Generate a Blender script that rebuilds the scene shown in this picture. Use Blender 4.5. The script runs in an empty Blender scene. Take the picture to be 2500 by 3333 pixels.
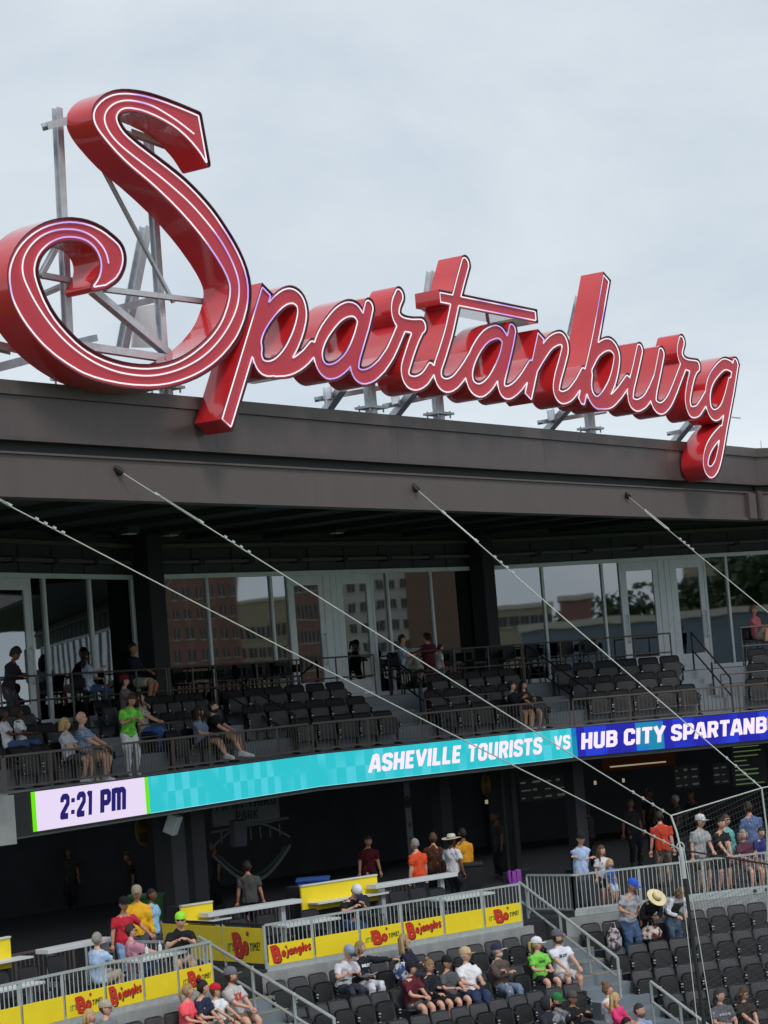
import bpy, bmesh, math, random
import numpy as np
from mathutils import Vector, Matrix
from mathutils.geometry import tessellate_polygon

random.seed(7); RNG = np.random.RandomState(5)
SC = bpy.context.scene
COL = SC.collection
R = math.radians

# ------------------------------------------------------------------ camera
FPX, CX, CY, ROLL, HOR, EZ = 7414.0, 1250.0, 1666.5, 0.08, 2225.0, 10.0
_r = math.atan(ROLL); _p = math.atan((HOR - CY) / FPX * math.cos(_r))
FW = np.array([0, math.cos(_p), math.sin(_p)])
_u0 = np.array([0, -math.sin(_p), math.cos(_p)]); _r0 = np.array([1., 0, 0])
RT = math.cos(_r) * _r0 - math.sin(_r) * _u0
UP = math.sin(_r) * _r0 + math.cos(_r) * _u0
cam = bpy.data.objects.new('camera', bpy.data.cameras.new('camera'))
COL.objects.link(cam)
cam.matrix_world = Matrix(((RT[0], UP[0], -FW[0], 0), (RT[1], UP[1], -FW[1], 0), (RT[2], UP[2], -FW[2], EZ), (0, 0, 0, 1)))
cam.data.sensor_fit = 'VERTICAL'; cam.data.sensor_height = 36.0
cam.data.lens = 36.0 * FPX / 3333.0
cam.data.clip_start = 0.5; cam.data.clip_end = 3000.0
SC.camera = cam
SC.render.resolution_x, SC.render.resolution_y = 768, 1024

# ------------------------------------------------------------------ world and sun (overcast)
SUN_EL, SUN_AZ = 52.0, 150.0
world = bpy.data.worlds.new('World'); SC.world = world; world.use_nodes = True
wn, wl = world.node_tree.nodes, world.node_tree.links
wn.clear()
wo = wn.new('ShaderNodeOutputWorld'); wb = wn.new('ShaderNodeBackground'); wb.inputs['Strength'].default_value = 0.1
sky = wn.new('ShaderNodeTexSky'); sky.sky_type = 'NISHITA'; sky.sun_disc = False
sky.sun_elevation = R(SUN_EL); sky.sun_rotation = R(SUN_AZ); sky.air_density = 1.2; sky.dust_density = 3.0
tc = wn.new('ShaderNodeTexCoord'); mp = wn.new('ShaderNodeMapping'); mp.inputs['Scale'].default_value = (1.0, 1.0, 1.9)
n1 = wn.new('ShaderNodeTexNoise'); n1.inputs['Scale'].default_value = 5.2; n1.inputs['Detail'].default_value = 7; n1.inputs['Roughness'].default_value = .58; n1.inputs['Distortion'].default_value = .3
cr = wn.new('ShaderNodeValToRGB')
cr.color_ramp.elements[0].position = .36; cr.color_ramp.elements[0].color = (6.1, 6.95, 7.85, 1)
cr.color_ramp.elements[1].position = .70; cr.color_ramp.elements[1].color = (7.9, 8.5, 9.0, 1)
sx = wn.new('ShaderNodeSeparateXYZ'); mr = wn.new('ShaderNodeMapRange')
mr.inputs['From Min'].default_value = 0.0; mr.inputs['From Max'].default_value = .16; mr.inputs['To Min'].default_value = 1.22; mr.inputs['To Max'].default_value = 1.0
mul = wn.new('ShaderNodeVectorMath'); mul.operation = 'SCALE'
mix = wn.new('ShaderNodeMix'); mix.data_type = 'RGBA'; mix.inputs['Factor'].default_value = .93
wl.new(tc.outputs['Generated'], mp.inputs['Vector']); wl.new(mp.outputs['Vector'], n1.inputs['Vector'])
wl.new(n1.outputs['Fac'], cr.inputs['Fac'])
wl.new(tc.outputs['Generated'], sx.inputs['Vector']); wl.new(sx.outputs['Z'], mr.inputs['Value'])
wl.new(cr.outputs['Color'], mul.inputs[0]); wl.new(mr.outputs['Result'], mul.inputs['Scale'])
wl.new(sky.outputs['Color'], mix.inputs['A']); wl.new(mul.outputs['Vector'], mix.inputs['B'])
wl.new(mix.outputs['Result'], wb.inputs['Color']); wl.new(wb.outputs['Background'], wo.inputs['Surface'])
sd = bpy.data.lights.new('sun', 'SUN'); sd.energy = 1.5; sd.angle = R(14); sd.color = (1.0, .97, .93)
so = bpy.data.objects.new('sun', sd); COL.objects.link(so)
_a, _e = R(SUN_AZ), R(SUN_EL)
sdir = Vector((math.sin(_a) * math.cos(_e), math.cos(_a) * math.cos(_e), math.sin(_e)))
so.rotation_euler = sdir.to_track_quat('Z', 'Y').to_euler(); so.location = (0, 0, 60)
SC.view_settings.view_transform = 'Standard'; SC.view_settings.look = 'None'
SC.view_settings.exposure = 0.0; SC.view_settings.gamma = 1.0
try: SC.view_settings.use_curve_mapping = False
except Exception: pass

# ------------------------------------------------------------------ survey helpers: sight lines to real planes
EYE = np.array([0, 0, EZ])
def ray(x, y): return FW + RT * (x - CX) / FPX - UP * (y - CY) / FPX
def atz(x, y, z):
    d = ray(x, y); return EYE + d * ((z - EZ) / d[2])
def atY(x, y, Y):
    d = ray(x, y); return EYE + d * (Y / d[1])

class Facet:
    """vertical plane through P0 with plan direction theta; u runs along it, v out to the field"""
    def __init__(s, P0, deg):
        t = R(deg); s.P0 = np.array([P0[0], P0[1]]); s.deg = deg
        s.d = np.array([math.cos(t), math.sin(t)]); s.n = np.array([math.sin(t), -math.cos(t)])
        s.rz = t + math.pi
    def p(s, u, v=0.0, z=0.0):
        q = s.P0 + s.d * u + s.n * v; return np.array([q[0], q[1], z])
    def hit(s, x, y, v=0.0):
        d = ray(x, y); P = s.P0 + s.n * v
        t = (P @ s.n) / (d[:2] @ s.n); q = EYE + d * t
        return float((q[:2] - P) @ s.d), float(q[2])
    def ux(s, x, z, v=0.0):
        """u where the sight line of image column x meets height z on this plane"""
        y = HOR
        for _ in range(6):
            u, zz = s.hit(x, y, v); k = abs(FPX / np.linalg.norm(s.p(u, v)[:2])); y += (zz - z) * k
        return u

# ------------------------------------------------------------------ materials
def nodes_of(m): return m.node_tree.nodes, m.node_tree.links
def mat(name, col, rough=.6, metal=0., var=.12, vscale=6., bump=0., bscale=60., emit=None, spec=.5, coat=0.):
    m = bpy.data.materials.new(name); m.use_nodes = True
    n, l = nodes_of(m); b = n['Principled BSDF']
    b.inputs['Roughness'].default_value = rough; b.inputs['Metallic'].default_value = metal
    b.inputs['Specular IOR Level'].default_value = spec; b.inputs['Coat Weight'].default_value = coat
    c = (col[0], col[1], col[2], 1)
    t = n.new('ShaderNodeTexCoord')
    if var:
        nz = n.new('ShaderNodeTexNoise'); nz.inputs['Scale'].default_value = vscale; nz.inputs['Detail'].default_value = 5
        l.new(t.outputs['Object'], nz.inputs['Vector'])
        rr = n.new('ShaderNodeMapRange'); rr.inputs['From Min'].default_value = .3; rr.inputs['From Max'].default_value = .7
        rr.inputs['To Min'].default_value = 1 - var; rr.inputs['To Max'].default_value = 1 + var
        l.new(nz.outputs['Fac'], rr.inputs['Value'])
        s = n.new('ShaderNodeVectorMath'); s.operation = 'SCALE'; s.inputs[0].default_value = c[:3]
        l.new(rr.outputs['Result'], s.inputs['Scale']); l.new(s.outputs['Vector'], b.inputs['Base Color'])
        rg = n.new('ShaderNodeMapRange'); rg.inputs['To Min'].default_value = max(0, rough - .08); rg.inputs['To Max'].default_value = min(1, rough + .08)
        l.new(nz.outputs['Fac'], rg.inputs['Value']); l.new(rg.outputs['Result'], b.inputs['Roughness'])
    else: b.inputs['Base Color'].default_value = c
    if bump:
        bz = n.new('ShaderNodeTexNoise'); bz.inputs['Scale'].default_value = bscale; bz.inputs['Detail'].default_value = 4
        l.new(t.outputs['Object'], bz.inputs['Vector'])
        bp = n.new('ShaderNodeBump'); bp.inputs['Strength'].default_value = bump; bp.inputs['Distance'].default_value = .02
        l.new(bz.outputs['Fac'], bp.inputs['Height']); l.new(bp.outputs['Normal'], b.inputs['Normal'])
    if emit is not None:
        b.inputs['Emission Color'].default_value = (emit[0], emit[1], emit[2], 1); b.inputs['Emission Strength'].default_value = emit[3]
    return m
def srgb(r, g, b):
    f = lambda v: (v / 255 / 12.92) if v <= 10 else ((v / 255 + .055) / 1.055) ** 2.4
    return (f(r), f(g), f(b))
_mc = {}
def cloth(r, g, b, rough=.85, pat=None, col2=None, sc=30.):
    """woven cloth in an sRGB colour; pat = plaid / floral / tie / camo"""
    k = (r, g, b, pat, col2)
    if k in _mc: return _mc[k]
    m = mat('cloth', srgb(r, g, b), rough, var=.10, vscale=14, bump=.5, bscale=22, spec=.25)
    if pat:
        n, l = nodes_of(m); bs = n['Principled BSDF']; t = n.new('ShaderNodeTexCoord')
        c2 = srgb(*col2)
        if pat in ('floral', 'tie', 'camo'):
            x = n.new('ShaderNodeTexNoise'); x.inputs['Scale'].default_value = sc; x.inputs['Detail'].default_value = 2
            l.new(t.outputs['Object'], x.inputs['Vector']); fac = x.outputs['Fac']
            q = n.new('ShaderNodeMapRange'); q.inputs['From Min'].default_value = .47; q.inputs['From Max'].default_value = .56
            l.new(fac, q.inputs['Value']); fac = q.outputs['Result']
        else:
            w1 = n.new('ShaderNodeTexWave'); w1.bands_direction = 'X'; w1.inputs['Scale'].default_value = sc
            w2 = n.new('ShaderNodeTexWave'); w2.bands_direction = 'Z'; w2.inputs['Scale'].default_value = sc
            l.new(t.outputs['Object'], w1.inputs['Vector']); l.new(t.outputs['Object'], w2.inputs['Vector'])
            q = n.new('ShaderNodeMath'); q.operation = 'MULTIPLY'
            l.new(w1.outputs['Fac'], q.inputs[0]); l.new(w2.outputs['Fac'], q.inputs[1]); fac = q.outputs[0]
        mx = n.new('ShaderNodeMix'); mx.data_type = 'RGBA'
        mx.inputs['A'].default_value = (*srgb(r, g, b), 1); mx.inputs['B'].default_value = (*c2, 1)
        l.new(fac, mx.inputs['Factor']); l.new(mx.outputs['Result'], bs.inputs['Base Color'])
    _mc[k] = m; return m

# ------------------------------------------------------------------ mesh builder
def wloc(o):
    v = np.zeros(3)
    while o is not None: v = v + np.array(o.location); o = o.parent
    return v
def tag(o, label=None, cat=None, group=None, kind=None):
    if label: o['label'] = label
    if cat: o['category'] = cat
    if group: o['group'] = group
    if kind: o['kind'] = kind
    return o
def thing(name, loc, label, cat, group=None, rz=0.0):
    o = bpy.data.objects.new(name, None); COL.objects.link(o)
    o.empty_display_size = .2
    o.location = [float(c) for c in loc]; o.rotation_euler = (0, 0, rz)
    return tag(o, label, cat, group)
def link(name, me, parent=None, label=None, kind=None):
    o = bpy.data.objects.new(name, me); COL.objects.link(o); o.parent = parent
    return tag(o, label, kind=kind)
def dup(root, loc, rz=None, label=None, keep=None):
    r = root.copy(); COL.objects.link(r); r.location = [float(c) for c in loc]
    if rz is not None: r.rotation_euler = (0, 0, rz)
    if label: r['label'] = label
    for ch in list(root.children):
        if keep and not keep(ch): continue
        c = ch.copy(); COL.objects.link(c); c.parent = r
        for g in ch.children:
            d = g.copy(); COL.objects.link(d); d.parent = c
    return r

class MB:
    def __init__(s): s.v = []; s.f = []; s.m = []
    def add(s, vs, fs, mi=0):
        o = len(s.v); s.v.extend([tuple(float(c) for c in q) for q in vs])
        for f in fs: s.f.append(tuple(i + o for i in f)); s.m.append(mi)
        return s
    def box(s, c, sz, ax=None, mi=0):
        """box centred at c; ax = (x axis, y axis) plan vectors or None"""
        c = np.array(c, float); h = np.array(sz, float) / 2
        X = np.array([1., 0, 0]); Y = np.array([0, 1., 0]); Z = np.array([0, 0, 1.])
        if ax is not None:
            X = np.array([ax[0], ax[1], 0.]); Y = np.array([-ax[1], ax[0], 0.])
        vs = [c + X * h[0] * a + Y * h[1] * b + Z * h[2] * e for e in (-1, 1) for a, b in ((-1, -1), (1, -1), (1, 1), (-1, 1))]
        return s.add(vs, [(3, 2, 1, 0), (4, 5, 6, 7), (0, 1, 5, 4), (1, 2, 6, 5), (2, 3, 7, 6), (3, 0, 4, 7)], mi)
    def bar(s, a, b, w, h=None, mi=0, up=(0, 0, 1)):
        """rectangular bar from a to b, w across and h along 'up'"""
        a = np.array(a, float); b = np.array(b, float); h = w if h is None else h
        t = b - a; t /= np.linalg.norm(t); U = np.array(up, float)
        if abs(t @ U) > .97: U = np.array([1., 0, 0]) if abs(t[0]) < .9 else np.array([0, 1., 0])
        S = np.cross(t, U); S /= np.linalg.norm(S); U = np.cross(S, t)
        vs = [q + S * w / 2 * i + U * h / 2 * j for q in (a, b) for i, j in ((-1, -1), (1, -1), (1, 1), (-1, 1))]
        return s.add(vs, [(3, 2, 1, 0), (4, 5, 6, 7), (0, 1, 5, 4), (1, 2, 6, 5), (2, 3, 7, 6), (3, 0, 4, 7)], mi)
    def tube(s, pts, r, n=6, mi=0, closed=False, cap=True):
        P = [np.array(q, float) for q in pts]; N = len(P)
        rr = r if hasattr(r, '__len__') else [r] * N
        rings = []; prevU = None
        for i in range(N):
            if closed: t = P[(i + 1) % N] - P[i - 1]
            else: t = P[min(i + 1, N - 1)] - P[max(i - 1, 0)]
            L = np.linalg.norm(t); t = t / L if L > 1e-9 else np.array([0, 0, 1.])
            U = prevU if prevU is not None else (np.array([0, 0, 1.]) if abs(t[2]) < .9 else np.array([1., 0, 0]))
            U = U - t * (U @ t); L = np.linalg.norm(U)
            if L < 1e-6: U = np.cross(t, np.array([.3, .5, .8])); L = np.linalg.norm(U)
            U /= L; prevU = U; S = np.cross(t, U)
            rings.append([P[i] + (U * math.cos(2 * math.pi * k / n) + S * math.sin(2 * math.pi * k / n)) * rr[i] for k in range(n)])
        fs = []
        for i in range(N if closed else N - 1):
            for k in range(n):
                a, b = i * n, ((i + 1) % N) * n
                fs.append((a + k, a + (k + 1) % n, b + (k + 1) % n, b + k))
        if cap and not closed: fs += [tuple(range(n - 1, -1, -1)), tuple((N - 1) * n + k for k in range(n))]
        return s.add([v for q in rings for v in q], fs, mi)
    def loft(s, rings, mi=0, cap=True):
        n = len(rings[0]); fs = []
        for i in range(len(rings) - 1):
            for k in range(n): fs.append((i * n + k, i * n + (k + 1) % n, (i + 1) * n + (k + 1) % n, (i + 1) * n + k))
        if cap: fs += [tuple(range(n - 1, -1, -1)), tuple((len(rings) - 1) * n + k for k in range(n))]
        return s.add([v for q in rings for v in q], fs, mi)
    def ball(s, c, r, n=8, m=6, mi=0):
        r = np.array(r if hasattr(r, '__len__') else [r] * 3, float); c = np.array(c, float)
        vs = [c + np.array([0, 0, -r[2]])]
        for j in range(1, m):
            a = -math.pi / 2 + math.pi * j / m
            for k in range(n): vs.append(c + r * np.array([math.cos(a) * math.cos(2 * math.pi * k / n), math.cos(a) * math.sin(2 * math.pi * k / n), math.sin(a)]))
        vs.append(c + np.array([0, 0, r[2]])); fs = []
        for k in range(n): fs.append((0, 1 + (k + 1) % n, 1 + k))
        for j in range(m - 2):
            for k in range(n): fs.append((1 + j * n + k, 1 + j * n + (k + 1) % n, 1 + (j + 1) * n + (k + 1) % n, 1 + (j + 1) * n + k))
        t = len(vs) - 1
        for k in range(n): fs.append((t, 1 + (m - 2) * n + k, 1 + (m - 2) * n + (k + 1) % n))
        return s.add(vs, fs, mi)
    def mesh(s, name, mats, off=None, smooth=False):
        me = bpy.data.meshes.new(name)
        V = np.array(s.v) if off is None else np.array(s.v) - off
        me.from_pydata([tuple(q) for q in V], [], s.f)
        for q in (mats if isinstance(mats, (list, tuple)) else [mats]): me.materials.append(q)
        if any(s.m): me.polygons.foreach_set('material_index', s.m)
        if smooth: me.polygons.foreach_set('use_smooth', [True] * len(me.polygons))
        me.update(); return me
    def build(s, name, mats, parent=None, label=None, kind=None, local=False, smooth=False, bevel=0):
        if not s.v: return None
        off = wloc(parent) if (parent is not None and not local) else None
        o = link(name, s.mesh(name, mats, off, smooth), parent, label, kind)
        if bevel:
            b = o.modifiers.new('bevel', 'BEVEL'); b.width = bevel; b.segments = 2; b.limit_method = 'ANGLE'
        return o

# ------------------------------------------------------------------ outlines from strokes
def catmull(P, k=6, closed=False):
    P = [np.array(q, float) for q in P]; n = len(P); out = []
    for i in range(n if closed else n - 1):
        g = lambda j: P[j % n] if closed else P[min(max(j, 0), n - 1)]
        a, b, c, d = g(i - 1), g(i), g(i + 1), g(i + 2)
        for t in np.linspace(0, 1, k, endpoint=False):
            out.append(.5 * ((2 * b) + (-a + c) * t + (2 * a - 5 * b + 4 * c - d) * t * t + (-a + 3 * b - 3 * c + d) * t ** 3))
    if not closed: out.append(P[-1])
    return np.array(out)
def stroke_field(X, Y, P, hw, b0=True, b1=True):
    D = np.full(X.shape, 9.0); n = len(P)
    for i in range(n - 1):
        a, b = P[i], P[i + 1]; t = b - a; L2 = t @ t
        if L2 < 1e-12: continue
        x0, x1 = sorted((a[0], b[0])); y0, y1 = sorted((a[1], b[1])); m = hw + .35 * max(1, hw)
        xi = np.searchsorted(X[0], [x0 - m, x1 + m]); yi = np.searchsorted(Y[:, 0], [y0 - m, y1 + m])
        sl = (slice(yi[0], yi[1]), slice(xi[0], xi[1])); xx, yy = X[sl] - a[0], Y[sl] - a[1]
        if xx.size == 0: continue
        h = np.clip((xx * t[0] + yy * t[1]) / L2, 0, 1)
        d = np.hypot(xx - h * t[0], yy - h * t[1]) - hw; L = math.sqrt(L2)
        if i == 0 and b0: d = np.maximum(d, -(xx * t[0] + yy * t[1]) / L)
        if i == n - 2 and b1: d = np.maximum(d, (xx * t[0] + yy * t[1]) / L - L)
        D[sl] = np.minimum(D[sl], d)
    return D
def poly_field(X, Y, P):
    D = np.full(X.shape, 1e9); ins = np.zeros(X.shape, bool); n = len(P)
    for i in range(n):
        a, b = P[i], P[(i + 1) % n]; t = b - a; L2 = t @ t + 1e-12
        xx, yy = X - a[0], Y - a[1]; h = np.clip((xx * t[0] + yy * t[1]) / L2, 0, 1)
        D = np.minimum(D, np.hypot(xx - h * t[0], yy - h * t[1]))
        if abs(t[1]) > 1e-12:
            c = ((a[1] > Y) != (b[1] > Y)) & (X < t[0] * (Y - a[1]) / t[1] + a[0]); ins ^= c
    return np.where(ins, -D, D)
def contours(X, Y, Fd, level, tol=.004):
    """closed loops of Fd = level (inside on the left)"""
    F = Fd - level; F = np.where(F == 0, 1e-9, F)
    s = F < 0
    code = (s[:-1, :-1] * 1 + s[:-1, 1:] * 2 + s[1:, 1:] * 4 + s[1:, :-1] * 8)
    xs, ys = X[0], Y[:, 0]; segs = {}
    def pt(e):
        k, i, j = e
        if k == 0:
            a, b = F[i, j], F[i, j + 1]; t = a / (a - b); return (xs[j] + t * (xs[j + 1] - xs[j]), ys[i])
        a, b = F[i, j], F[i + 1, j]; t = a / (a - b); return (xs[j], ys[i] + t * (ys[i + 1] - ys[i]))
    T = {1: [(3, 0)], 2: [(0, 1)], 3: [(3, 1)], 4: [(1, 2)], 5: [(3, 0), (1, 2)], 6: [(0, 2)], 7: [(3, 2)], 8: [(2, 3)], 9: [(2, 0)], 10: [(0, 1), (2, 3)], 11: [(2, 1)], 12: [(1, 3)], 13: [(1, 0)], 14: [(0, 3)]}
    for i, j in zip(*np.nonzero((code > 0) & (code < 15))):
        E = ((0, i, j), (1, i, j + 1), (0, i + 1, j), (1, i, j))
        for a, b in T[int(code[i, j])]: segs.setdefault(E[a], []).append(E[b])
    loops = []
    while segs:
        st = next(iter(segs)); lp = [st]; cur = st
        while True:
            nx = segs[cur].pop()
            if not segs[cur]: del segs[cur]
            if nx == st or nx not in segs: break
            lp.append(nx); cur = nx
        P = np.array([pt(e) for e in lp])
        if len(P) > 5: loops.append(simplify(P, tol))
    return [q for q in loops if len(q) > 2]
def simplify(P, tol):
    def dp(Q):
        if len(Q) < 3: return [0, len(Q) - 1] if len(Q) > 1 else [0]
        keep = [0, len(Q) - 1]; st = [(0, len(Q) - 1)]
        while st:
            a, b = st.pop()
            if b - a < 2: continue
            t = Q[b] - Q[a]; L = np.hypot(*t) + 1e-12; w = Q[a + 1:b] - Q[a]
            d = np.abs(w[:, 0] * t[1] - w[:, 1] * t[0]) / L
            if np.hypot(*t) < 1e-9: d = np.hypot(w[:, 0], w[:, 1])
            k = int(np.argmax(d))
            if d[k] > tol: keep.append(a + 1 + k); st += [(a, a + 1 + k), (a + 1 + k, b)]
        return sorted(keep)
    h = len(P) // 2; Q = np.vstack([P, P[:1]])
    i1 = dp(Q[:h + 1]); i2 = dp(Q[h:])
    return Q[i1[:-1] + [h + k for k in i2[:-1]]]
def fill(loops):
    """triangles of the area inside the loops; each outer loop is filled with the holes it contains"""
    area = lambda P: .5 * float(np.sum(P[:, 0] * np.roll(P[:, 1], -1) - np.roll(P[:, 0], -1) * P[:, 1]))
    def inside(p, P):
        c = False; j = len(P) - 1
        for i in range(len(P)):
            if (P[i][1] > p[1]) != (P[j][1] > p[1]) and p[0] < (P[j][0] - P[i][0]) * (p[1] - P[i][1]) / (P[j][1] - P[i][1]) + P[i][0]: c = not c
            j = i
        return c
    L = sorted(loops, key=lambda P: -abs(area(P))); sg = area(L[0]) > 0
    outer = [P for P in L if (area(P) > 0) == sg]; holes = [P for P in L if (area(P) > 0) != sg]
    allp, out, o = [], [], 0
    for P in outer:
        grp = [P] + [H for H in holes if inside(H[0], P)]
        pts = np.vstack(grp)
        for a, b, c in tessellate_polygon([[Vector((q[0], q[1], 0)) for q in lp] for lp in grp]):
            A = (pts[b][0] - pts[a][0]) * (pts[c][1] - pts[a][1]) - (pts[b][1] - pts[a][1]) * (pts[c][0] - pts[a][0])
            if abs(A) > 1e-10: out.append((a + o, b + o, c + o) if A > 0 else (a + o, c + o, b + o))
        allp.append(pts); o += len(pts)
    return np.vstack(allp), out
def grid(x0, x1, y0, y1, st):
    return np.meshgrid(np.arange(x0, x1 + st, st), np.arange(y0, y1 + st, st))
def strokes_shape(strokes, hw, st):
    """filled flat shape of a list of (points, halfwidth or None, butt0, butt1)"""
    S = [(np.array(s[0], float), s[1] or hw, s[2], s[3]) for s in strokes]
    al = np.vstack([s[0] for s in S]); m = max(s[1] for s in S) + 3 * st
    X, Y = grid(al[:, 0].min() - m, al[:, 0].max() + m, al[:, 1].min() - m, al[:, 1].max() + m, st)
    D = np.full(X.shape, 9.0)
    for P, w, a, b in S: D = np.minimum(D, stroke_field(X, Y, P, w, a, b))
    return X, Y, D

# ------------------------------------------------------------------ block lettering (own stroke alphabet, unit height)
GL = {
 'A': (.62, ['.04,0 .24,.98', '.58,0 .38,.98', '.24,.92 .38,.92', '.16,.3 .46,.3']),
 'B': (.6, ['.1,0 .1,1', '.1,.9 .42,.9 .5,.82 .5,.6 .42,.52 .1,.52', '.42,.52 .52,.42 .52,.2 .42,.1 .1,.1']),
 'C': (.58, ['.5,.66 .5,.8 .42,.9 .18,.9 .1,.8 .1,.2 .18,.1 .42,.1 .5,.2 .5,.34']),
 'D': (.6, ['.1,0 .1,1', '.1,.9 .4,.9 .5,.8 .5,.2 .4,.1 .1,.1']),
 'E': (.5, ['.1,0 .1,1', '.1,.9 .48,.9', '.1,.5 .43,.5', '.1,.1 .48,.1']),
 'F': (.5, ['.1,0 .1,1', '.1,.9 .48,.9', '.1,.48 .43,.48']),
 'G': (.6, ['.5,.68 .5,.8 .42,.9 .18,.9 .1,.8 .1,.2 .18,.1 .42,.1 .5,.2 .5,.46 .32,.46']),
 'H': (.6, ['.1,0 .1,1', '.5,0 .5,1', '.1,.5 .5,.5']),
 'I': (.2, ['.1,0 .1,1']),
 'J': (.5, ['.4,1 .4,.2 .32,.1 .16,.1 .08,.2 .08,.34']),
 'K': (.6, ['.1,0 .1,1', '.14,.45 .52,1', '.22,.56 .54,0']),
 'L': (.5, ['.1,0 .1,1', '.1,.1 .48,.1']),
 'M': (.76, ['.1,0 .1,1', '.66,0 .66,1', '.12,.94 .38,.4', '.64,.94 .38,.4']),
 'N': (.62, ['.1,0 .1,1', '.52,0 .52,1', '.12,.95 .5,.05']),
 'O': (.6, ['.18,.9 .42,.9 .5,.8 .5,.2 .42,.1 .18,.1 .1,.2 .1,.8 .18,.9 .3,.9']),
 'P': (.58, ['.1,0 .1,1', '.1,.9 .42,.9 .5,.82 .5,.52 .42,.42 .1,.42']),
 'R': (.6, ['.1,0 .1,1', '.1,.9 .42,.9 .5,.82 .5,.56 .42,.46 .1,.46', '.34,.46 .52,0']),
 'S': (.58, ['.5,.7 .5,.82 .42,.9 .18,.9 .1,.82 .1,.62 .18,.54 .42,.46 .5,.38 .5,.18 .42,.1 .18,.1 .1,.18 .1,.3']),
 'T': (.56, ['.28,0 .28,1', '0,.9 .56,.9']),
 'U': (.6, ['.1,1 .1,.2 .18,.1 .42,.1 .5,.2 .5,1']),
 'V': (.62, ['.06,1 .31,.06', '.56,1 .31,.06']),
 'X': (.62, ['.06,0 .56,1', '.06,1 .56,0']),
 'Y': (.6, ['.05,1 .3,.45', '.55,1 .3,.45', '.3,.5 .3,0']),
 'm': (.84, ['.1,0 .1,1', '.1,.85 .17,.9 .36,.9 .42,.82 .42,0', '.42,.82 .5,.9 .66,.9 .74,.82 .74,0']),
 '1': (.36, ['.24,0 .24,1', '.04,.84 .2,.94']),
 '2': (.58, ['.1,.68 .1,.82 .18,.9 .42,.9 .5,.82 .5,.6 .12,.2 .1,.1 .54,.1']),
 '3': (.56, ['.1,.8 .18,.9 .4,.9 .48,.8 .48,.62 .38,.52 .24,.52', '.38,.52 .5,.4 .5,.2 .4,.1 .18,.1 .08,.2']),
 ':': (.30, ['.15,.14 .15,.32', '.15,.62 .15,.80']), '!': (.2, ['.1,.32 .1,1', '.1,0 .1,.17']), "'": (.16, ['.08,.74 .08,1']),
 # casual lower case for the yellow panels (x height .62)
 'o': (.5, ['.25,.56 .12,.5 .07,.3 .13,.1 .25,.04 .37,.1 .43,.32 .37,.5 .25,.56 .2,.55']),
 'j': (.34, ['.24,.6 .24,-.05 .18,-.2 .04,-.22']),
 'a': (.5, ['.38,.46 .25,.56 .12,.48 .07,.28 .12,.1 .22,.05 .33,.14 .38,.3', '.4,.6 .4,.12 .48,.02']),
 'n': (.5, ['.08,.6 .08,0', '.08,.4 .2,.55 .34,.54 .4,.4 .4,0']),
 'g': (.5, ['.38,.46 .25,.56 .12,.48 .07,.3 .12,.14 .22,.1 .33,.18 .38,.3', '.4,.6 .4,-.05 .32,-.22 .14,-.22']),
 'l': (.2, ['.1,.95 .1,0']),
 'e': (.46, ['.08,.28 .38,.34 .36,.48 .24,.56 .12,.48 .07,.28 .12,.1 .24,.04 .38,.1']),
 's': (.42, ['.34,.46 .24,.56 .12,.5 .12,.38 .3,.24 .3,.1 .2,.03 .06,.1']),
 ' ': (.3, []),
}
def P2(s): return np.array([[float(c) for c in q.split(',')] for q in s.split()])
_tc = {}
def glyph(ch, hw):
    if (ch, hw) not in _tc:
        w, ss = GL[ch]
        if not ss: _tc[(ch, hw)] = None
        else:
            X, Y, D = strokes_shape([(P2(q), None, True, True) for q in ss], hw, .022)
            _tc[(ch, hw)] = fill(contours(X, Y, D, 0, .006))
    return _tc[(ch, hw)]
def text_mesh(txt, x0, x1, y0, h, pos, hw=.11, shear=.0, gap=.11, rise=None, mb=None, mi=0):
    """letters from x0 to x1 (metres along), base y0, height h; pos(x, y) gives the 3-D point"""
    W = sum(GL[c][0] + gap for c in txt) - gap; k = (x1 - x0) / (W + max(shear, 0))
    mb = mb or MB(); x = 0.
    for i, c in enumerate(txt):
        g = glyph(c, hw)
        if g:
            pts, tr = g; dy = rise(i) if rise else 0
            mb.add([pos(x0 + k * (x + px + shear * py), y0 + h * (py + dy)) for px, py in pts], tr, mi)
        x += GL[c][0] + gap
    return mb
def star_mesh(mb, cx, cy, r, pos, mi=0):
    v = [(cx + r * (1 if i % 2 == 0 else .45) * math.sin(i * math.pi / 5 + .2), cy + r * (1 if i % 2 == 0 else .45) * math.cos(i * math.pi / 5 + .2)) for i in range(10)]
    mb.add([pos(*q) for q in v] + [pos(cx, cy)], [(i, 10, (i + 1) % 10) for i in range(10)], mi)

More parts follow.
